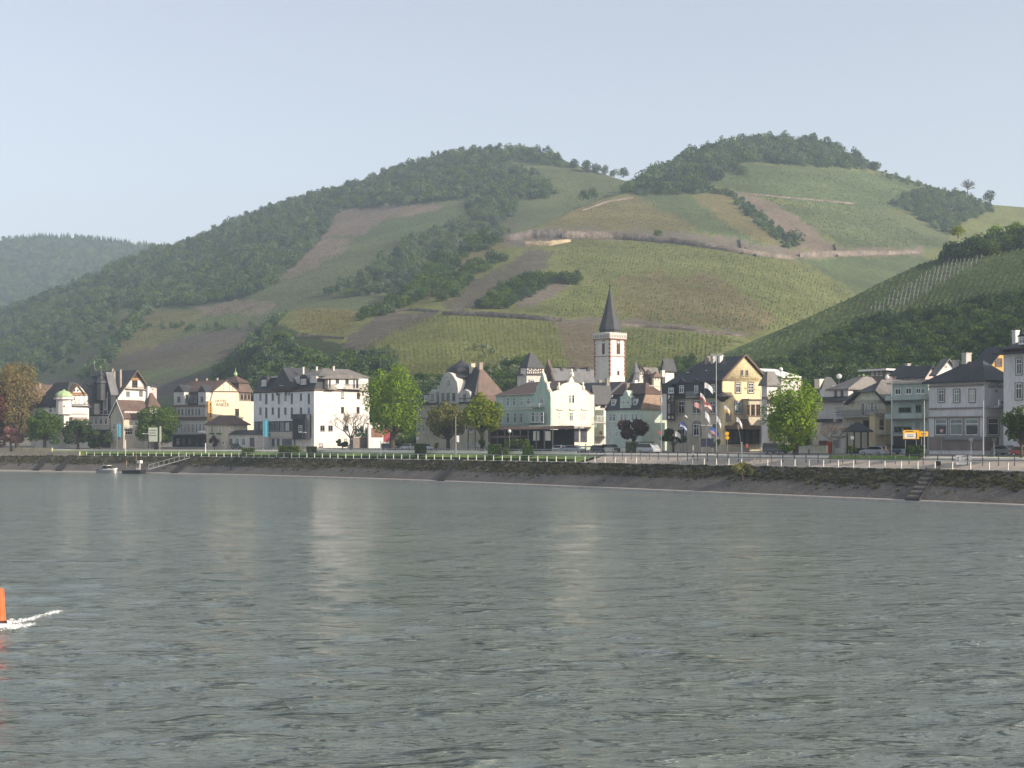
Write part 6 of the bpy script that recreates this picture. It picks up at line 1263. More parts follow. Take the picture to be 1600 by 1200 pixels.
tree(17, 16, 668, 697, 34, 'leaf_pink', 'low pinkish flowering shrub under the red beech', name='shrub', seed=5, leaf=.2, lobes=10, cat='shrub')
tree(70, 19, 643, 696, 54, 'leaf_mid', 'round green tree in front of the white villa', seed=6)
tree(122, 26, 656, 698, 44, 'leaf_dark', 'dim dark tree before the dark turreted house', seed=7)
tree(156, 26, 668, 700, 40, 'leaf_dark', 'low dark bush right of the dim tree', name='shrub', seed=8, lobes=12, cat='shrub')
tree(244, 24, 636, 694, 72, 'leaf_mid', 'broad green tree beside the pale double board left of the lettered hotel', seed=9, lobes=34)
tree(613, 23, 572, 686, 86, 'leaf_bright', 'big bright green lime tree right of the white hotel', seed=10, lobes=44, leaf=.27, dens=.75, low=-.8)
tree(700, 23, 630, 690, 66, 'leaf_olive', 'olive brown budding tree before the turreted villa', seed=11, lobes=34, dens=.75)
tree(753, 23, 614, 680, 58, 'leaf_yellow', 'yellow green tree with ivy-clad trunk left of the mint hotel', seed=12, lobes=34)
tree(753, 22.6, 676, 704, 13, 'leaf_mid', 'ivy on the trunk of the yellow green tree', name='ivy', seed=13, lobes=8, trunk=False, leaf=.16, cat='ivy')
tree(989, 26, 647, 692, 46, 'leaf_maroon', 'maroon leaved round tree in front of the pale green house', seed=14, lobes=16)
tree(1243, 22, 588, 698, 96, 'leaf_bright', 'large green tree right of the yellow hotel', seed=15, lobes=46, leaf=.25, dens=.6, low=-.8)
tree(1236, 21.5, 676, 706, 44, 'leaf_bright', 'leafy lower shoots around the foot of the large green tree', name='shrub', seed=16, lobes=12, leaf=.2, trunk=False, cat='shrub')
tree(1596, 19, 636, 696, 54, 'leaf_mid', 'dark green round tree cut by the right edge', seed=17, leaf=.22, lobes=34)
tree(1160, 4.4, 723, 756, 36, 'leaf_olive', 'yellowish twiggy bush growing alone on the lower bank', name='bush', seed=18, leaf=.12, lobes=10, cat='bush', low=-.3, dens=.6)
tree(1052, 29, 668, 694, 40, 'leaf_dark', 'dark climber shrub against the left wall of the yellow hotel', name='shrub', seed=19, leaf=.18, lobes=12, cat='shrub')
tree(1118, 28, 684, 702, 18, 'leaf_dark', 'small dark shrub by the corner of the yellow hotel', name='shrub', seed=20, leaf=.16, lobes=8, cat='shrub')
tree(335, 26, 682, 699, 15, 'leaf_maroon', 'small round brownish shrub at the annex of the lettered hotel', name='shrub', seed=21, leaf=.18, lobes=8, cat='shrub')
tree(1330, 20.5, 694, 709, 18, 'leaf_yellow', 'small light green shrub by the diamond sign', name='shrub', seed=22, leaf=.14, lobes=8, cat='shrub')
tree(535, 29, 688, 700, 22, 'leaf_dark', 'low dark shrub at the foot of the white hotel side wall', name='shrub', seed=23, leaf=.18, lobes=8, cat='shrub')
tree(815, 20, 684, 700, 26, 'leaf_mid', 'loose green shrub behind the clipped hedges', name='shrub', seed=24, leaf=.16, lobes=9, cat='shrub')
tree(682, 21, 690, 702, 10, 'leaf_yellow', 'small pale sapling between the parked white cars and the olive tree', name='shrub', seed=25, leaf=.14, lobes=6, cat='shrub')
tree(1478, 25, 670, 706, 0.1, 'leaf_mid', 'x', seed=1, leaf=.3) if False else None
# bare young tree
def bare_tree(px, s, ytop, w, label, seed=3):
    b = site(px, s); k = b.y/F; H = CZ-(ytop-HOR)*k-b.z; g = random.Random(seed); mb = MB(); root = empty('bare_tree', b); tag(root, label, 'tree')
    def grow(p, d, l, r, n):
        q = p+d*l; mb.tube(p, q, r, r*.7, 5)
        if n == 0: return
        for i in range(3 if n > 1 else 4):
            e = Vector((g.uniform(-1, 1), g.uniform(-1, 1), g.uniform(.0, .75))).normalized(); grow(q if i else p.lerp(q, .8), (d*.55+e*.75).normalized(), l*g.uniform(.62, .85), r*.6, n-1)
    tr = Vector((0, 0, H*.3)); mb.tube((0, 0, -.2), tr, H*.035, H*.026, 7)
    for a in range(4): t = a*1.57+.4; grow(tr, Vector((math.cos(t)*.75, math.sin(t)*.5, .8)).normalized(), H*.26, H*.018, 4)
    mb.build('branches', 'bark_pale', root); return root
bare_tree(548, 25, 640, 46, 'bare branched young tree in front of the white hotel side wall')
bare_tree(1303, 25, 660, 26, 'thin bare tree right of the large green tree', 9)
# clipped hedges
def hedge(px, s, w, y0, label, m='leaf_mid', dp=1.6):
    b = site(px, s); k = b.y/F; W = w*k/2; H = max(.7, CZ-(y0-HOR)*k-b.z); g = np.random.RandomState(int(px)); n = int(260*(W*H+1)); p, T, N = at(px, s)
    P = g.uniform(-1, 1, (n, 3)); ax = g.randint(0, 3, n); P[np.arange(n), ax] = np.sign(P[np.arange(n), ax]); P = P*np.array([W, dp/2, H/2])*(1+g.normal(0, .03, (n, 1)))+np.array([0, 0, H/2]); nn = g.normal(size=(n, 3))
    a = np.cross(nn, g.normal(size=(n, 3))); a /= np.linalg.norm(a, axis=1)[:, None]; bb = np.cross(nn, a); bb /= np.linalg.norm(bb, axis=1)[:, None]; s_ = .13
    v = np.stack([P-a*s_, P-bb*s_, P+a*s_, P+bb*s_], 1).reshape(-1, 3); f = np.arange(n*4).reshape(-1, 4)
    root = empty('hedge', b, 0); tag(root, label, 'hedge', 'clipped hedges on the lawn'); o = bpy.data.objects.new('foliage', np_mesh('foliage', v, f, M[m])); link(o, root)
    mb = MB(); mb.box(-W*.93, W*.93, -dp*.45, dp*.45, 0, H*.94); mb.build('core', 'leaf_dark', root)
hedge(657, 15.5, 17, 694, 'clipped dark green cube hedge by the parked white cars'); hedge(773, 15.5, 20, 695, 'widest clipped cube hedge before the restaurant terrace'); hedge(790, 17, 7, 700, 'small clipped block just right of the widest cube hedge'); hedge(825, 15.5, 16, 697, 'clipped cube hedge furthest right on the lawn'); hedge(796, 19.5, 14, 688, 'rounded hedge under the pavilion roof')
hedge(452, 15.5, 32, 697, 'yellowish long hedge behind the railing before the white hotel', 'leaf_yellow'); hedge(487, 15.8, 14, 698, 'short olive hedge beside the yellowish hedge', 'leaf_olive'); hedge(388, 15.8, 18, 700, 'low hedge behind the railing left of the teal flag')
hedge(1431, 18.5, 26, 697, 'dark clipped hedge below the yellow direction sign', 'leaf_dark'); hedge(1000, 25.8, 42, 691, 'long hedge with pale blooms under the maroon tree', 'leaf_blossom', 1.0)

# ---------------------------------------------------------------- individual trees and shrubs on the hills
MASK = {}
def hill_tree(sheet, px, py, r, m, label, group=None, zs=1.0, name='tree', cat='tree', dy=0):
    key = (m, int(px*7+py) % 4)
    if key not in MASK:
        v, f, L, LR = crown_geo(seed=500+key[1]*3+len(m), nleaf=620, leaf=.095, rx=1, rz=.9, lobes=11, low=-.5); MASK[key] = (np_mesh('crown', v, f, M[m]), L)
    me, L = MASK[key]; p = sheet.pos(px, py+r*.45); k = p[1]/F; R_ = r*k; root = empty(name, (p[0], p[1], p[2]-.3)); tag(root, label, cat, group)
    c = bpy.data.objects.new('crown', me); link(c, root); c.scale = (R_, R_, R_*zs); c.location = (0, 0, R_*.45*zs+.2); c.rotation_euler = (0, 0, px % 6.28)
    mb = MB(); mb.tube((0, 0, -.6), (0, 0, R_*.7*zs), R_*.07, R_*.05, 5); mb.build('trunk', 'bark', root); return root
G1 = 'trees along the saddle between the hilltops'
for x, y, r in ((897,254,9),(917,260,10),(932,261,9),(946,265,8),(960,268,7),(974,268,9)): hill_tree(back, x, y+3, r*1.25, 'leaf_forest', 'hazy round tree on the skyline saddle between the two wooded hilltops', G1, 1.1)
G2 = 'shrubs between the vineyard terraces'
for i, (x, y, r) in enumerate(((575,488,13),(592,486,12),(563,496,9),(640,454,12),(655,442,14),(620,470,10),(690,404,14),(672,420,10),(740,378,15),(760,374,14),(725,388,9),(735,420,12),(750,413,10),(766,402,12),(781,405,9),(720,440,9),(700,452,13),(688,465,10),(712,460,8),(770,464,12),(790,459,12),(806,450,14),(823,443,12),(841,436,12),(860,434,12),(880,436,13),(902,438,11),(785,472,10),(760,477,9),(606,478,9),(630,463,9),(665,430,9),(1028,366,8),(912,306,8),(925,303,9),(975,296,9),(985,291,10),(1145,262,10),(1160,268,9))):
    hill_tree(main, x, y, r*1.3, ('leaf_mid', 'leaf_dark', 'leaf_wood', 'leaf_mid')[i % 4], 'bushy green shrub growing among the terraces of the sunlit vineyard hill', G2, name='shrub', cat='shrub')
hill_tree(main, 1243, 373, 17, 'leaf_dark', 'lone dark tree in the brown field above the long terrace wall')
hill_tree(main, 1548, 308, 14, 'leaf_dark', 'round dark bush alone on the right end of the skyline', name='bush', cat='bush')
for x, y, r in ((1005,286,14),(1030,280,16),(1055,276,14),(1080,266,16),(1100,252,16),(1062,294,12),(1040,296,12),(985,292,11)): hill_tree(main, x, y, r, 'leaf_mid', 'brighter green tree at the left end of the hilltop wood', 'brighter trees at the left end of the hilltop wood')
hill_tree(main, 1428, 300, 7, 'leaf_mid', 'small bush on the right skyline slope under the hilltop wood', name='bush', cat='bush')
hill_tree(side, 1497, 362, 14, 'leaf_yellow', 'bright yellow green tree on the ridge of the shaded right hill'); hill_tree(side, 1556, 366, 17, 'leaf_bright', 'broad sunlit tree on the right ridge, left one of the pair'); hill_tree(side, 1588, 362, 18, 'leaf_bright', 'broad sunlit tree on the right ridge beside the frame edge')
for x, y, r in ((1512,384,16),(1532,378,16),(1490,388,12),(1474,400,10),(1550,384,12)): hill_tree(side, x, y, r, 'leaf_wood', 'dark shrub under the bright trees on the right ridge', 'dark shrubs on the right ridge', name='shrub', cat='shrub')
for x, y, r in ((1070,566,10),(1080,560,9),(1060,576,8),(1092,578,9)): hill_tree(main, x, y, r, 'leaf_dark', 'dark tree beside the white hillside house', 'trees at the hillside house', 1.2)
p = main.pos(1512, 303); g = random.Random(4); root = empty('bare_tree', tuple(p)); tag(root, 'leafless lone tree standing against the sky on the right skyline', 'tree'); mb = MB(); k = p[1]/F; H = 24*k
mb.tube((0, 0, -1), (0, 0, H*.45), H*.03, H*.02, 5)
for i in range(46):
    a = g.uniform(0, 6.28); e = g.uniform(.1, 1.45); d = Vector((math.cos(a)*math.cos(e), math.sin(a)*math.cos(e), math.sin(e))); st = Vector((0, 0, H*g.uniform(.25, .45))); q = st+d*H*.5; mb.tube(st, q, H*.012, H*.006, 4)
    for _ in range(5): mb.tube(st.lerp(q, g.uniform(.5, 1)), st.lerp(q, .9)+Vector((g.uniform(-1, 1), g.uniform(-1, 1), g.uniform(-.4, 1)))*H*.13, H*.008, H*.005, 3)
mb.build('branches', 'bark', root)
sh = [fill(main, [(560,700),(560,612),(640,590),(690,600),(690,700)], 9, (3, 6)), fill(main, [(735,590),(830,560),(860,600),(860,640),(735,640)], 10, (3, 5)), fill(main, [(1030,590),(1060,570),(1120,590),(1120,640),(1030,640)], 8, (3, 6)), fill(side, [(1130,640),(1600,620),(1600,590),(1300,590),(1130,600)], 9, (4, 7))]
scatter('garden_shrubs', 'shrubs and small garden trees at the foot of the vineyard hill', np.concatenate([a for a, b in sh]), np.concatenate([b for a, b in sh]), T_WOOD+T_BLOSSOM[:1])
# vine posts on the young vineyard strip
mb = MB(); mb.box(-.08, .08, -.05, .05, -.3, 1.5); vp = None; cnt = 0; poly = [(1352,490),(1420,446),(1500,399),(1553,383),(1558,394),(1513,421),(1447,461),(1407,484)]
pts_ = [(x, side.crest(x)+1.2) for x in np.arange(1450, 1556, 5.6)]
for j in range(60):
    for i in range(22):
        x = 1340+j*6.2-i*1.3; y = 380+i*6.2+(j % 2)*1.0
        if inpoly(np.array([x]), np.array([y]), poly)[0] and y > side.crest(x)+3: pts_.append((x, y))
for x, y in pts_:
    if cnt >= 290 : continue
    q = side.pos(x, y)
    if vp is None: o = mb.build('vine_post', 'galv'); vp = o.data
    else: o = bpy.data.objects.new('vine_post', vp); link(o)
    o.location = tuple(q); tag(o, 'pale vine post in the young vineyard strip of the shaded right hill', 'post', 'vine posts on the right hill'); cnt += 1
mb = MB(); mb.box(-1.0, 1.0, -1, 1, 0, 2.2); mb.prism([(-1.4, -1.2, 2.2), (1.4, -1.2, 2.2), (0, -1.2, 3.4)], (0, 2.4, 0))
q = back.pos(707, 345); hut = empty('vineyard_hut', tuple(q)); hut.scale = (.6, .6, .6); tag(hut, 'tiny white roofed hut in the hazy fields of the back hill', 'hut'); m2 = MB(); m2.box(-2, 2, -1.5, 1.5, -1, 2.2); m2.build('wall', 'white_plaster', hut); m2 = MB(); m2.prism([(-3, -2, 2.2), (3, -2, 2.2), (0, -2, 4.6)], (0, 4, 0)); m2.build('roof', 'grey_tile', hut)

# ---------------------------------------------------------------- cars
def paint(name, c): M[name] = mat(name, c, 0.3, 0, 1, spec=.6); M[name].node_tree.nodes['Principled BSDF'].inputs['Coat Weight'].default_value = .6; return name
for nme, c in (('car_white', (.62, .63, .64)), ('car_silver', (.36, .38, .40)), ('car_black', (.02, .022, .028)), ('car_blue', (.05, .07, .12)), ('car_red', (.35, .02, .02)), ('car_grey', (.12, .13, .14))): paint(nme, c)
def lookcar(root, col, kind='hatch'):
    W = .88
    if kind == 'van': prof = [(-2.3,.35),(2.35,.35),(2.38,.8),(2.0,1.15),(1.35,1.9),(-2.2,1.95),(-2.32,1.2)]; gl = [(1.25,1.12),(1.82,1.14),(1.28,1.82),(-2.15,1.84),(-2.22,1.15)]; wx = (-1.45, 1.5)
    elif kind == 'wagon': prof = [(-2.2,.3),(2.2,.3),(2.25,.72),(1.25,.95),(.55,1.48),(-1.8,1.5),(-2.2,1.0)]; gl = [(1.1,.96),(.5,1.42),(-1.72,1.43),(-2.02,.98)]; wx = (-1.35, 1.4)
    else: prof = [(-2.0,.3),(2.05,.3),(2.1,.7),(1.2,.92),(.5,1.45),(-1.3,1.47),(-1.95,.95)]; gl = [(1.05,.93),(.46,1.39),(-1.25,1.40),(-1.75,.95)]; wx = (-1.25, 1.3)
    mb = MB(); mb.prism([(x, -W, z) for x, z in prof], (0, 2*W, 0)); b = mb.build('body', col, root); bv = b.modifiers.new('bevel', 'BEVEL'); bv.width = .07; bv.segments = 2
    mb = MB(); mb.prism([(x, -W-.012, z) for x, z in gl], (0, .03, 0)); mb.prism([(x, W-.018, z) for x, z in gl], (0, .03, 0)); mb.build('side_windows', 'glass', root)
    (x0, z0), (x1, z1) = (gl[0], gl[1]) if kind != 'van' else (gl[1], gl[2]); mb = MB(); mb.prism([(x0+.1, -W+.1, z0+.02), (x0+.1, W-.1, z0+.02), (x1+.1, W-.14, z1+.02), (x1+.1, -W+.14, z1+.02)], (.02, 0, .02)); mb.build('windscreen', 'glass', root)
    (x0, z0), (x1, z1) = gl[-1], gl[-2]; mb = MB(); mb.prism([(x0-.22, -W+.12, z0+.05), (x0-.22, W-.12, z0+.05), (x1-.13, W-.14, z1), (x1-.13, -W+.14, z1)], (-.02, 0, .02)); mb.build('rear_window', 'glass', root)
    for x in wx:
        for sg in (-1, 1):
            mb = MB(); y = sg*(W-.07); mb.tube((x, y-.11, .32), (x, y+.11, .32), .32, n=14); wl = mb.build('wheel', 'rubber', root); mb = MB(); mb.tube((x, y+sg*.10, .32), (x, y+sg*.125, .32), .2, n=12); mb.build('rim', 'rim', wl)
    for sg in (-1, 1):
        mb = MB(); mb.box(2.02, 2.13, sg*.62-.16, sg*.62+.16, .6, .74); mb.build('headlight', 'lampglass', root); xr = prof[-1][0]; mb = MB(); mb.box(xr-.1, xr+.03, sg*.68-.1, sg*.68+.1, .75, .95); mb.build('tail_light', 'car_red', root)
def car(px, s, col, label, kind='hatch', flip=False, ang=0.0):
    p, T, N = at(px, s); a = math.atan2(-T.y, -T.x)+ang+(math.pi if flip else 0); r = empty('parked_car', (p.x, p.y, gz(s)), a); tag(r, label, 'car', 'cars parked and driving on the riverside road'); lookcar(r, col, kind)
car(372, 28.5, 'car_black', 'black car parked before the low shop left of the white hotel'); car(608, 28.5, 'car_blue', 'dark blue car parked under the bright lime tree', 'wagon'); car(638, 28.5, 'car_white', 'silvery white hatchback parked right of the lime tree', 'wagon', True)
car(664, 28.5, 'car_white', 'white car half hidden behind the cube hedge', 'hatch'); car(879, 24.5, 'car_white', 'white car before the dark doorway of the cream gable', 'hatch', ang=.5); car(897, 25.5, 'car_silver', 'silver car right of the white one before the cream gable', 'hatch', ang=.5)
car(937, 27, 'car_black', 'black car left of the maroon tree', 'hatch'); car(955, 28, 'car_grey', 'grey car close beside the black car', 'wagon'); car(1014, 22.5, 'car_silver', 'silver van driving past the pale green house', 'van'); car(1212, 26.5, 'car_black', 'black van parked left of the blue parking sign', 'van')
car(1366, 24.5, 'car_silver', 'light silver car parked by the gazebo', 'wagon', True, .15); car(1386, 27.5, 'car_blue', 'dark car half behind the light silver car', 'wagon'); car(1602, 27, 'car_red', 'red car under the tree at the right edge'); car(1572, 28.5, 'car_grey', 'grey car parked before the tall pale house')
car(1278, 30, 'car_grey', 'grey car roof behind the red container'); 

# ---------------------------------------------------------------- lamps, signs, flags, posts
def pole(name, label, cat, px, s, ytop, r=.09, m='galv', group=None):
    b = site(px, s); root = empty(name, b); tag(root, label, cat, group); H = CZ-(ytop-HOR)*b.y/F-b.z; mb = MB(); mb.tube((0, 0, -.3), (0, 0, H), r, r*.7, 8); mb.build('pole', m, root); _, T, N = at(px, s); return root, H, T, N, b.y/F
LG = 'street lamps along the river road'
def lamp(px, s, y, label, kind='arm', r=.08):
    root, H, T, N, k = pole('street_lamp', label, 'street lamp', px, s, y, r, group=LG)
    if kind == 'arm': mb = MB(); mb.tube((0, 0, H-.1), (-1.6, -.3, H+.15), .05); mb.build('arm', 'galv', root); mb = MB(); mb.box(-2.1, -1.3, -.45, -.15, H+.05, H+.22); mb.build('lamp_head', 'lampglass', root)
    elif kind == 'double': 
        for sg in (-1, 1): mb = MB(); mb.box(sg*.15, sg*.95, -.18, .18, H-.02, H+.14); mb.build('lamp_head', 'lampglass', root)
    elif kind == 'globe': mb = MB(); mb.lathe((0, 0, H), [(.05, -.1), (.28, .05), (.38, .3), (.28, .55), (.05, .68)], 12); mb.build('lamp_globe', 'lampglass', root, smooth=True)
    elif kind == 'flood':
        for sg in (-1, 1): mb = MB(); mb.box(sg*.08, sg*.95, -.25, .25, H-.05, H+.35); mb.build('lamp_head', 'galv', root)
lamp(1119, 18.5, 556, 'tallest mast with floodlights rising before the yellow hotel', 'flood', .12); lamp(1033, 18.5, 604, 'tall lamp with long arm before the pale green house', 'arm'); lamp(1104, 13.5, 665, 'short double headed lamp before the flags', 'double'); lamp(1188, 20, 609, 'curved arm lamp beside the yellow gable', 'arm', .06)
lamp(473, 16, 676, 'small lamp on the lawn before the white hotel', 'double', .06); lamp(905, 16, 669, 'double headed lamp before the cream gable', 'double', .06); lamp(796, 19, 676, 'globe lamp by the restaurant pavilion', 'globe', .05); lamp(653, 20, 688, 'globe lamp above the first cube hedge', 'globe', .05)
lamp(228, 17, 678, 'small lamp left of the pale double board', 'double', .05); lamp(1220, 31, 580, 'globe like white light above the roofs behind the large tree', 'globe', .05)
PG = 'tall plain poles along the road'
for px, s, y, l in ((1393,20,596,'tall pale pole left of the yellow direction sign'),(1444,18,626,'tall pale pole right of the yellow direction sign'),(1536,19,626,'tall pale pole before the lettered grey hotel'),(712,14,650,'tall white pole on the lawn between the olive and yellow trees')): pole('pole', l, 'pole', px, s, y, .11, group=PG)
for px, s, y, l in ((1517,19,684,'thin signpost with small plate left of the leaning sign'),(1553,19,684,'thin signpost right of the grey hotel windows')):
    root, H, T, N, k = pole('signpost', l, 'signpost', px, s, y, .05); mb = MB(); mb.box(-.3, .3, -.08, -.05, H-.5, H); mb.build('plate', 'rail_dark', root)
BG = 'short white marker posts'
for px, s, y, l in ((196,15,688,'short white post right of the blue flag'),(321,16,693,'short white post left of the low shop'),(595,15,690,'short white post under the lime tree'),(1159,15,692,'thick pale post on the promenade before the yellow hotel'),(1083,19,697,'slim white post behind the walking person')): 
    root, H, T, N, k = pole('marker_post', l, 'post', px, s, y, .14 if px > 1100 else .16, 'white_paint', BG); mb = MB(); mb.tube((0, 0, H), (0, 0, H+.1), .2 if px > 1100 else .18, n=8); mb.build('cap', 'white_paint', root)
def cloth(w, h, m, root, loc, seed=1, ang=0.0, droop=.3):
    vs = []; fs = []; nx, nz = 8, 5
    for i in range(nx+1):
        for j in range(nz+1):
            t = i/nx; vs.append((t*w, .14*math.sin(t*7+seed)*t*w*.6, -h*(j/nz)-droop*w*t*t+.05*math.sin(t*5+j+seed)))
    for i in range(nx):
        for j in range(nz): a = i*(nz+1)+j; fs.append((a, a+1, a+nz+2, a+nz+1))
    me = bpy.data.meshes.new('cloth'); me.from_pydata(vs, [], fs)
    for mm in (m if isinstance(m, tuple) else (m,)): me.materials.append(M[mm])
    if isinstance(m, tuple):
        for p_ in me.polygons: p_.material_index = (p_.index % nz) * len(m)//nz
    o = bpy.data.objects.new('cloth', me); link(o, root); o.location = loc; o.rotation_euler = (0, 0, ang); md = o.modifiers.new('thick', 'SOLIDIFY'); md.thickness = .02
def banner(px, s, y0, y1, w, m, label):
    root, H, T, N, k = pole('banner_flag', label, 'flag', px, s, y0, .06); cloth(w, (y1-y0)*k, m, root, (.05, 0, H-.05), px, 0, .12)
banner(411, 15.5, 656, 682, 1.3, 'flag_teal', 'tall teal banner flag on the lawn before the white hotel'); banner(183, 15.5, 662, 682, .9, 'flag_teal', 'pale blue banner flag at the left beside the small bushes')
banner(713, 13.8, 680, 690, .6, 'flag_white', 'small white pennant on the white pole on the lawn')
FG = 'flags flying in front of the yellow hotel'
def hotel_flag(px, py, w, h, m, label, bx, droop=.5, ang=0.0, s=27.5):
    p, T, N = at(px, s); Y = p.y; k = Y/F; top = Vector((p.x, p.y, CZ-(py-HOR)*k)); b = site(bx, s+2.5); root = empty('flag', b); tag(root, label, 'flag', FG)
    t = top-b; mb = MB(); mb.tube((0, 0, 0), t, .05, .03, 6); mb.build('pole', 'galv', root); cloth(w, h, m, root, tuple(t), px, ang, droop)
for a in ((1101,598,1.5,1.0,'flag_white','white flag flying highest before the dark slate storey',1103,.7),(1094,614,1.0,1.0,('flag_white','flag_red'),'red and white flag under the highest white flag',1099,1.2),(1085,628,1.3,.9,'flag_pink','pale pink flag before the middle upper window',1096,.6),(1101,629,1.3,.9,('flag_red','flag_white','flag_red'),'red bordered white flag beside the second upper window',1103,.5),(1102,643,.9,1.2,'flag_white','long hanging white flag low in the middle of the flags',1104,1.6),(1119,650,.9,1.0,'flag_white','hanging white flag left of the hotel corner',1117,1.5),(1063,660,1.2,.9,('flag_blue','flag_white','flag_blue'),'blue flag with white before the left arched window',1068,.7),(1055,674,1.0,.9,'flag_white','small white flag lowest at the left',1064,.6),(1070,648,.5,.6,('flag_white','sign_ink'),'small white and black pennant hanging left of the arched window',1074,.8),(1151,652,1.0,.8,'flag_white','white flag before the brown awning of the gable',1160,1.3),(1110,667,1.5,1.1,('flag_blue','flag_pink'),'dark blue flag low beside the board',1108,.8),(1106,677,.7,.7,'flag_white','small white cloth flag just above the dark board',1106,1.4),(1132,634,1.0,.8,('flag_white','yellow_sign'),'cream coloured flag at the sunlit corner',1122,.9)): hotel_flag(*a)
# signs
def board(px, s, x0, y0, x1, y1, m, label, name='sign', cat='sign', posts=(), th=.08, extra=None, group=None):
    p, T, N = at((x0+x1)/2, s); k = p.y/F; z = gz(s); root = empty(name, (p.x, p.y, z)); tag(root, label, cat, group); q = lambda x, y: (((x-(x0+x1)/2)*k), CZ-(y-HOR)*k-z); a, t = q(x0, y0); b, u = q(x1, y1)
    mb = MB(); mb.box(a, b, -th, th, u, t); mb.build('panel', m, root)
    for x in posts: mb = MB(); xx, _ = q(x, y0); mb.tube((xx, th+.06, -.2), (xx, th+.06, t), .05); mb.build('post', 'galv', root)
    for (ex0, ey0, ex1, ey1, em, en) in (extra or ()): a, t2 = q(ex0, ey0); b, u2 = q(ex1, ey1); mb = MB(); mb.box(a, b, -th-.02, -th+.01, u2, t2); mb.build(en, em, root)
    return root
board(0, 19, 1411, 672, 1436, 686, 'yellow_sign', 'yellow direction sign with white inset panel before the grey green block', posts=(1415, 1432), extra=[(1413,677,1430,685,'white_paint','inset_panel'),(1415,673.5,1427,674.6,'sign_ink','lettering'),(1417,679,1427,679.9,'sign_ink','lettering'),(1417,681.6,1427,682.6,'sign_ink','lettering'),(1431.2,676,1432.4,685,'sign_ink','arrow')])
board(0, 19.5, 1436.5, 674, 1450, 682, 'yellow_sign', 'smaller yellow arrow sign right of the yellow direction sign', posts=(1440,), extra=[(1439,676.5,1447,677.4,'sign_ink','lettering'),(1439,679,1446,679.9,'sign_ink','lettering')])
board(0, 16, 232, 668, 246, 690, 'board', 'large pale green lettered information board left of the hotel', 'information_board', 'board', posts=(234, 249), extra=[(234,672,244,673,'sign_ink','lettering'),(234,676,243,677,'sign_ink','lettering'),(234,680,244,681,'sign_ink','lettering')])
board(0, 16, 249.5, 666, 252, 690, 'board', 'narrow pale board panel right of the large pale board', 'information_board', 'board', posts=(250.5,))
board(0, 14.5, 1494, 711, 1518, 726, 'white_paint', 'white sign board with dark marks behind the railing at the right', 'sign_board', 'board', posts=(1500, 1512), extra=[(1495.5,714,1497.5,716.5,'sign_ink','lettering'),(1495.5,718,1497.5,720.5,'sign_ink','lettering'),(1502,713.2,1515,713.9,'sign_ink','lettering'),(1502,717,1504,717.8,'sign_ink','lettering'),(1508,717,1514,717.8,'sign_ink','lettering')])
board(0, 20.5, 1095, 685, 1115, 698, 'navy', 'dark navy board on the pavement under the flags', 'notice_board', 'board', posts=(1097, 1113)); board(0, 13.2, 1463, 720, 1469, 728, 'black', 'small black box behind the railing near the right stairs', 'electric_box', 'box', th=.3)
board(0, 21, 1356-60, 683, 1356-59, 684, 'galv', 'tiny grey plate left of the gazebo', 'sign', 'sign', posts=(1296,)) if False else None
def disc(px, s, y, r, m, label, y2=None, dia=False):
    root, H, T, N, k = pole('road_sign', label, 'road sign', px, s, y-r/2, .04); R_ = r*k; c = CZ-(y-HOR)*k-gz(s)
    mb = MB(); mb.tube((0, -.06, c), (0, -.1, c), R_, n=4 if dia else 16); mb.build('disc', m, root)
    if y2: c2 = CZ-(y2-HOR)*k-gz(s); mb = MB(); mb.box(-R_*.8, R_*.8, -.1, -.06, c2-R_*.6, c2+R_*.6); mb.build('plate', 'white_paint', root)
disc(1219, 21, 684.5, 4.4, 'blue_sign', 'round blue road sign with white plate before the large green tree', 692.5); disc(1136, 26, 677.5, 3.2, 'yellow_sign', 'round yellow sign at the yellow hotel entrance'); disc(1136.4, 25.6, 684, 3, 'yellow_sign', 'second round yellow sign hanging just below the first'); disc(1331.5, 20, 684, 3.6, 'white_paint', 'white diamond sign before the gazebo', dia=True); disc(1031, 24, 676, 2.6, 'flag_red', 'small round red sign before the pale green house'); disc(1485-14, 27, 673, 2.5, 'flag_pink', 'faded round sign on the corner of the lettered grey hotel')
# satellite dishes on the roofs
for px, py, Y, l in ((1311, 588, 296, 'white satellite dish on the roof left of the cream clipped gable'), (1303, 606, 290, 'lower white satellite dish beside the white house'), (1386, 590, 300, 'white satellite dish by the roof terrace')):
    w_ = .6 if px == 1386 else .85
    q = pt(px, py, Y); root = empty('satellite_dish', q-Vector((0, 0, 1.6*w_))); root.scale = (w_, w_, w_); tag(root, l, 'satellite dish'); mb = MB(); mb.lathe((0, 0, 0), [(.05, .12), (.45, .05), (.62, -.06), (.6, -.1), (.05, .05)], 14); d = mb.build('dish', 'white_paint', root, loc=(0, 0, 1.6)); d.rotation_euler = (R(75), 0, R(-20)); mb = MB(); mb.tube((0, .1, -.6), (0, .1, 1.6), .05); mb.build('mast', 'galv', root)
# parapets / planters by the street at the pale green house
for px, w, l in ((985, 34, 'long cream planter wall under the maroon tree'), (952, 14, 'short pale wall left of the maroon tree')):
    b = site(px, 25.2); k = b.y/F; _, T, N = at(px, 25.2); root = empty('planter', b, math.atan2(T.y, T.x)); tag(root, l, 'planter'); mb = MB(); L_ = w*k/2*1.3; mb.box(-L_, L_, -.3, .3, -.2, 1.0); mb.build('box', 'pale_cream', root); mb = MB(); mb.box(-L_-.05, L_+.05, -.35, .35, 1.0, 1.08); mb.build('coping', 'concrete', root)
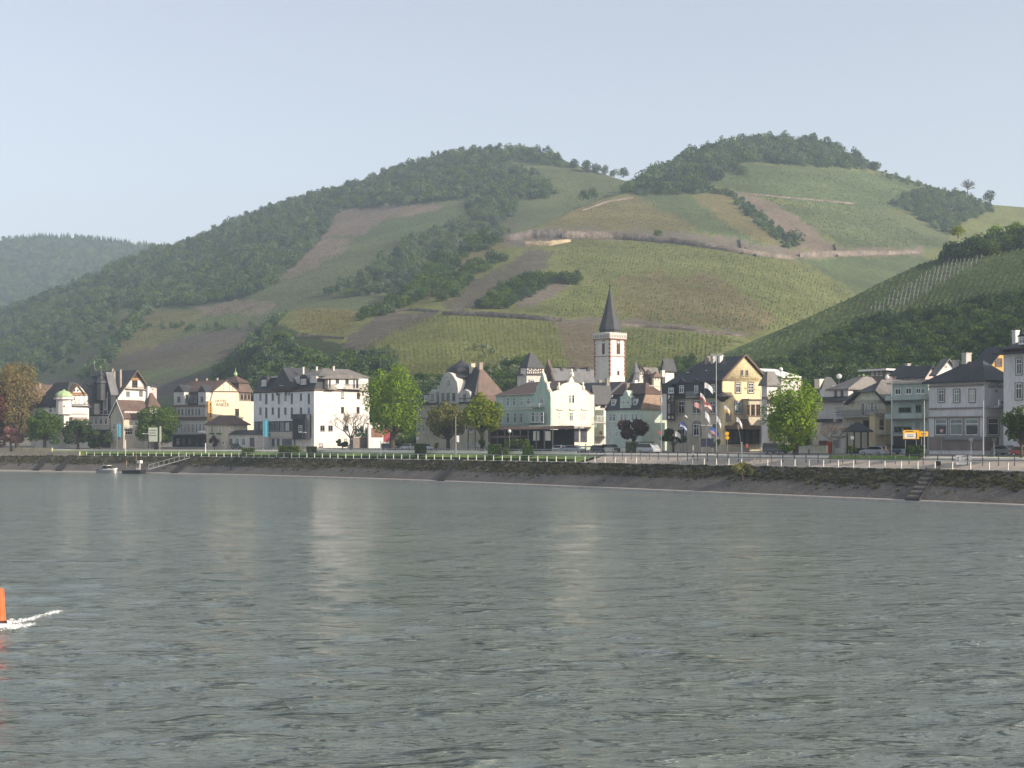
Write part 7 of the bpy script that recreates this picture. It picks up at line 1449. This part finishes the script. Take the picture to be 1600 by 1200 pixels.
# ---------------------------------------------------------------- people
def person(px, s, label, shirt, trousers, hair, step=.25, turn=0.0, z=None, hgt=1.75):
    b = site(px, s); root = empty('person', b, turn); tag(root, label, 'person')
    J = dict(pel=(0,0,.95), sp=(0,0,1.2), ch=(0,0,1.38), nk=(0,0,1.5), hd=(0,.01,1.62), tp=(0,0,1.74), hl=(-.09,0,.92), kl=(-.1,step*.5,.5), fl=(-.1,step*.9,.08), tl=(-.1,step*.9-.16,.04), hr=(.09,0,.92), kr=(.1,-step*.35,.5), fr=(.1,-step*.9,.08), tr=(.1,-step*.9-.16,.04), sl=(-.19,0,1.42), el=(-.25,-step*.3,1.14), wl=(-.24,-step*.9-.05,.9), gl=(-.23,-step*.9-.1,.82), sr=(.19,0,1.42), er=(.25,step*.3,1.14), wr=(.24,step*.8-.06,.9), gr=(.23,step*.8-.1,.82))
    E = [('pel','sp'),('sp','ch'),('ch','nk'),('nk','hd'),('hd','tp'),('pel','hl'),('hl','kl'),('kl','fl'),('fl','tl'),('pel','hr'),('hr','kr'),('kr','fr'),('fr','tr'),('ch','sl'),('sl','el'),('el','wl'),('wl','gl'),('ch','sr'),('sr','er'),('er','wr'),('wr','gr')]
    RR = dict(pel=.13, sp=.125, ch=.14, nk=.055, hd=.10, tp=.075, hl=.09, hr=.09, kl=.06, kr=.06, fl=.045, fr=.045, tl=.035, tr=.035, sl=.06, sr=.06, el=.042, er=.042, wl=.032, wr=.032, gl=.035, gr=.035)
    K = list(J); me = bpy.data.meshes.new('body'); me.from_pydata([Vector(J[k])*hgt/1.75 for k in K], [(K.index(a), K.index(c)) for a, c in E], []); me.update()
    o = bpy.data.objects.new('body', me); COL.objects.link(o); md = o.modifiers.new('skin', 'SKIN'); 
    for i, k in enumerate(K): me.skin_vertices[0].data[i].radius = (RR[k], RR[k]*.85)
    me.skin_vertices[0].data[0].use_root = True
    o.modifiers.new('sub', 'SUBSURF').levels = 1; dg = bpy.context.evaluated_depsgraph_get(); m2 = bpy.data.meshes.new_from_object(o.evaluated_get(dg)); COL.objects.unlink(o)
    m2.materials.clear()
    for mm in ('skin', shirt, trousers, 'black'): m2.materials.append(M[mm])
    for p_ in m2.polygons:
        c = p_.center; p_.material_index = 0 if c.z > 1.47 or (abs(c.x) > .2 and c.z < 1.0) else (3 if c.z < .1 else (2 if c.z < .97 else 1))
    o = bpy.data.objects.new('body', m2); link(o, root); mb = MB(); mb.lathe((0, .02, 1.66), [(.105, -.03), (.115, .04), (.08, .11), (.02, .135)], 10); mb.build('hair', hair, root)
person(1083, 14.5, 'person in white top and dark trousers walking on the promenade', 'flag_white', 'navy', 'trim_brown', .3, 1.0); person(877, 23.6, 'person in white shirt standing before the dark cream hotel doorway', 'flag_white', 'trim_grey', 'black', .1, .4); person(915, 20.5, 'person in pale jacket beside the double headed lamp', 'lilacgrey_plaster', 'navy', 'timber_dark', .2, 2.0)
person(1264, 26, 'person in white top by the wall under the large green tree', 'flag_white', 'trim_brown', 'timber_dark', .05, 1.2); person(1246, 26.2, 'person in dark clothes left of the one in white under the tree', 'car_blue', 'navy', 'black', .12, -.6); person(1167, 28, 'person in red shirt at the yellow hotel entrance', 'flag_red', 'navy', 'black', .1, 0.5); person(1384, 22, 'person in yellow shirt beside the tall pale pole', 'yellow_sign', 'trim_grey', 'timber_dark', .2, 1.5)
# ---------------------------------------------------------------- labels that tell the members of a group apart
ORD = ['leftmost', 'second from left', 'third from left', 'fourth from left', 'fifth from left', 'sixth from left', 'seventh from left', 'eighth from left', 'ninth from left', 'tenth from left', 'eleventh from left', 'twelfth from left', 'thirteenth from left', 'fourteenth from left', 'fifteenth from left']
def colrow(o):
    m = o.matrix_world.translation if o.matrix_world.translation.length > 1 else o.location
    m = o.location; return 800+F*m.x/m.y, HOR-F*(m.z-CZ)/m.y
def relabel(group, parts_):
    obs = [o for o in COL.objects if o.get('group') == group and o.parent is None]; left = set(obs)
    for test, phrase in parts_:
        sel = sorted([o for o in left if test(*colrow(o))], key=lambda o: colrow(o)[0])
        for i, o in enumerate(sel): o['label'] = (ORD[i] if i < len(ORD) else 'rightmost')+' '+phrase; left.discard(o)
relabel('shrubs between the vineyard terraces', [(lambda x, y: x < 668 and y > 420, 'bushy shrub of the lower left spur beside the slate slope'), (lambda x, y: x > 735 and y > 427, 'bushy shrub of the belt above the pale scree on the spur'), (lambda x, y: x < 800 and y > 396, 'bushy shrub of the middle belt across the spur'), (lambda x, y: x < 800, 'bushy shrub at the upper end of the spur near the dark wall'), (lambda x, y: x < 1000, 'small shrub at the left foot of the brown knoll'), (lambda x, y: True, 'small shrub on the knoll side of the hilltop')])
relabel('tables on the restaurant terrace', [(lambda x, y: True, 'dark table with chairs under the terrace canopy')])
relabel('trees along the saddle between the hilltops', [(lambda x, y: True, 'hazy round tree on the saddle between the wooded hilltops')])
relabel('dark shrubs on the right ridge', [(lambda x, y: True, 'dark shrub under the bright trees on the right ridge')])
relabel('trees at the hillside house', [(lambda x, y: True, 'dark tree beside the white hillside house')])
relabel('brighter trees at the left end of the hilltop wood', [(lambda x, y: True, 'brighter tree at the left end of the hilltop wood')])
# ---------------------------------------------------------------- air
def haze():
    mb = MB(); mb.box(-2600, 1700, -500, 3400, -4.2, 460)
    m = bpy.data.materials.new('haze'); m.use_nodes = True; t = m.node_tree; t.nodes.clear()
    o = t.nodes.new('ShaderNodeOutputMaterial'); v = t.nodes.new('ShaderNodeVolumePrincipled')
    v.inputs['Color'].default_value = (0.68, 0.83, 1.0, 1); v.inputs['Density'].default_value = HAZE_DENSITY; v.inputs['Anisotropy'].default_value = 0.15
    t.links.new(v.outputs[0], o.inputs['Volume'])
    ob = mb.build('haze', m); tag(ob, label='pale blue air over the river valley', kind='stuff')
haze()
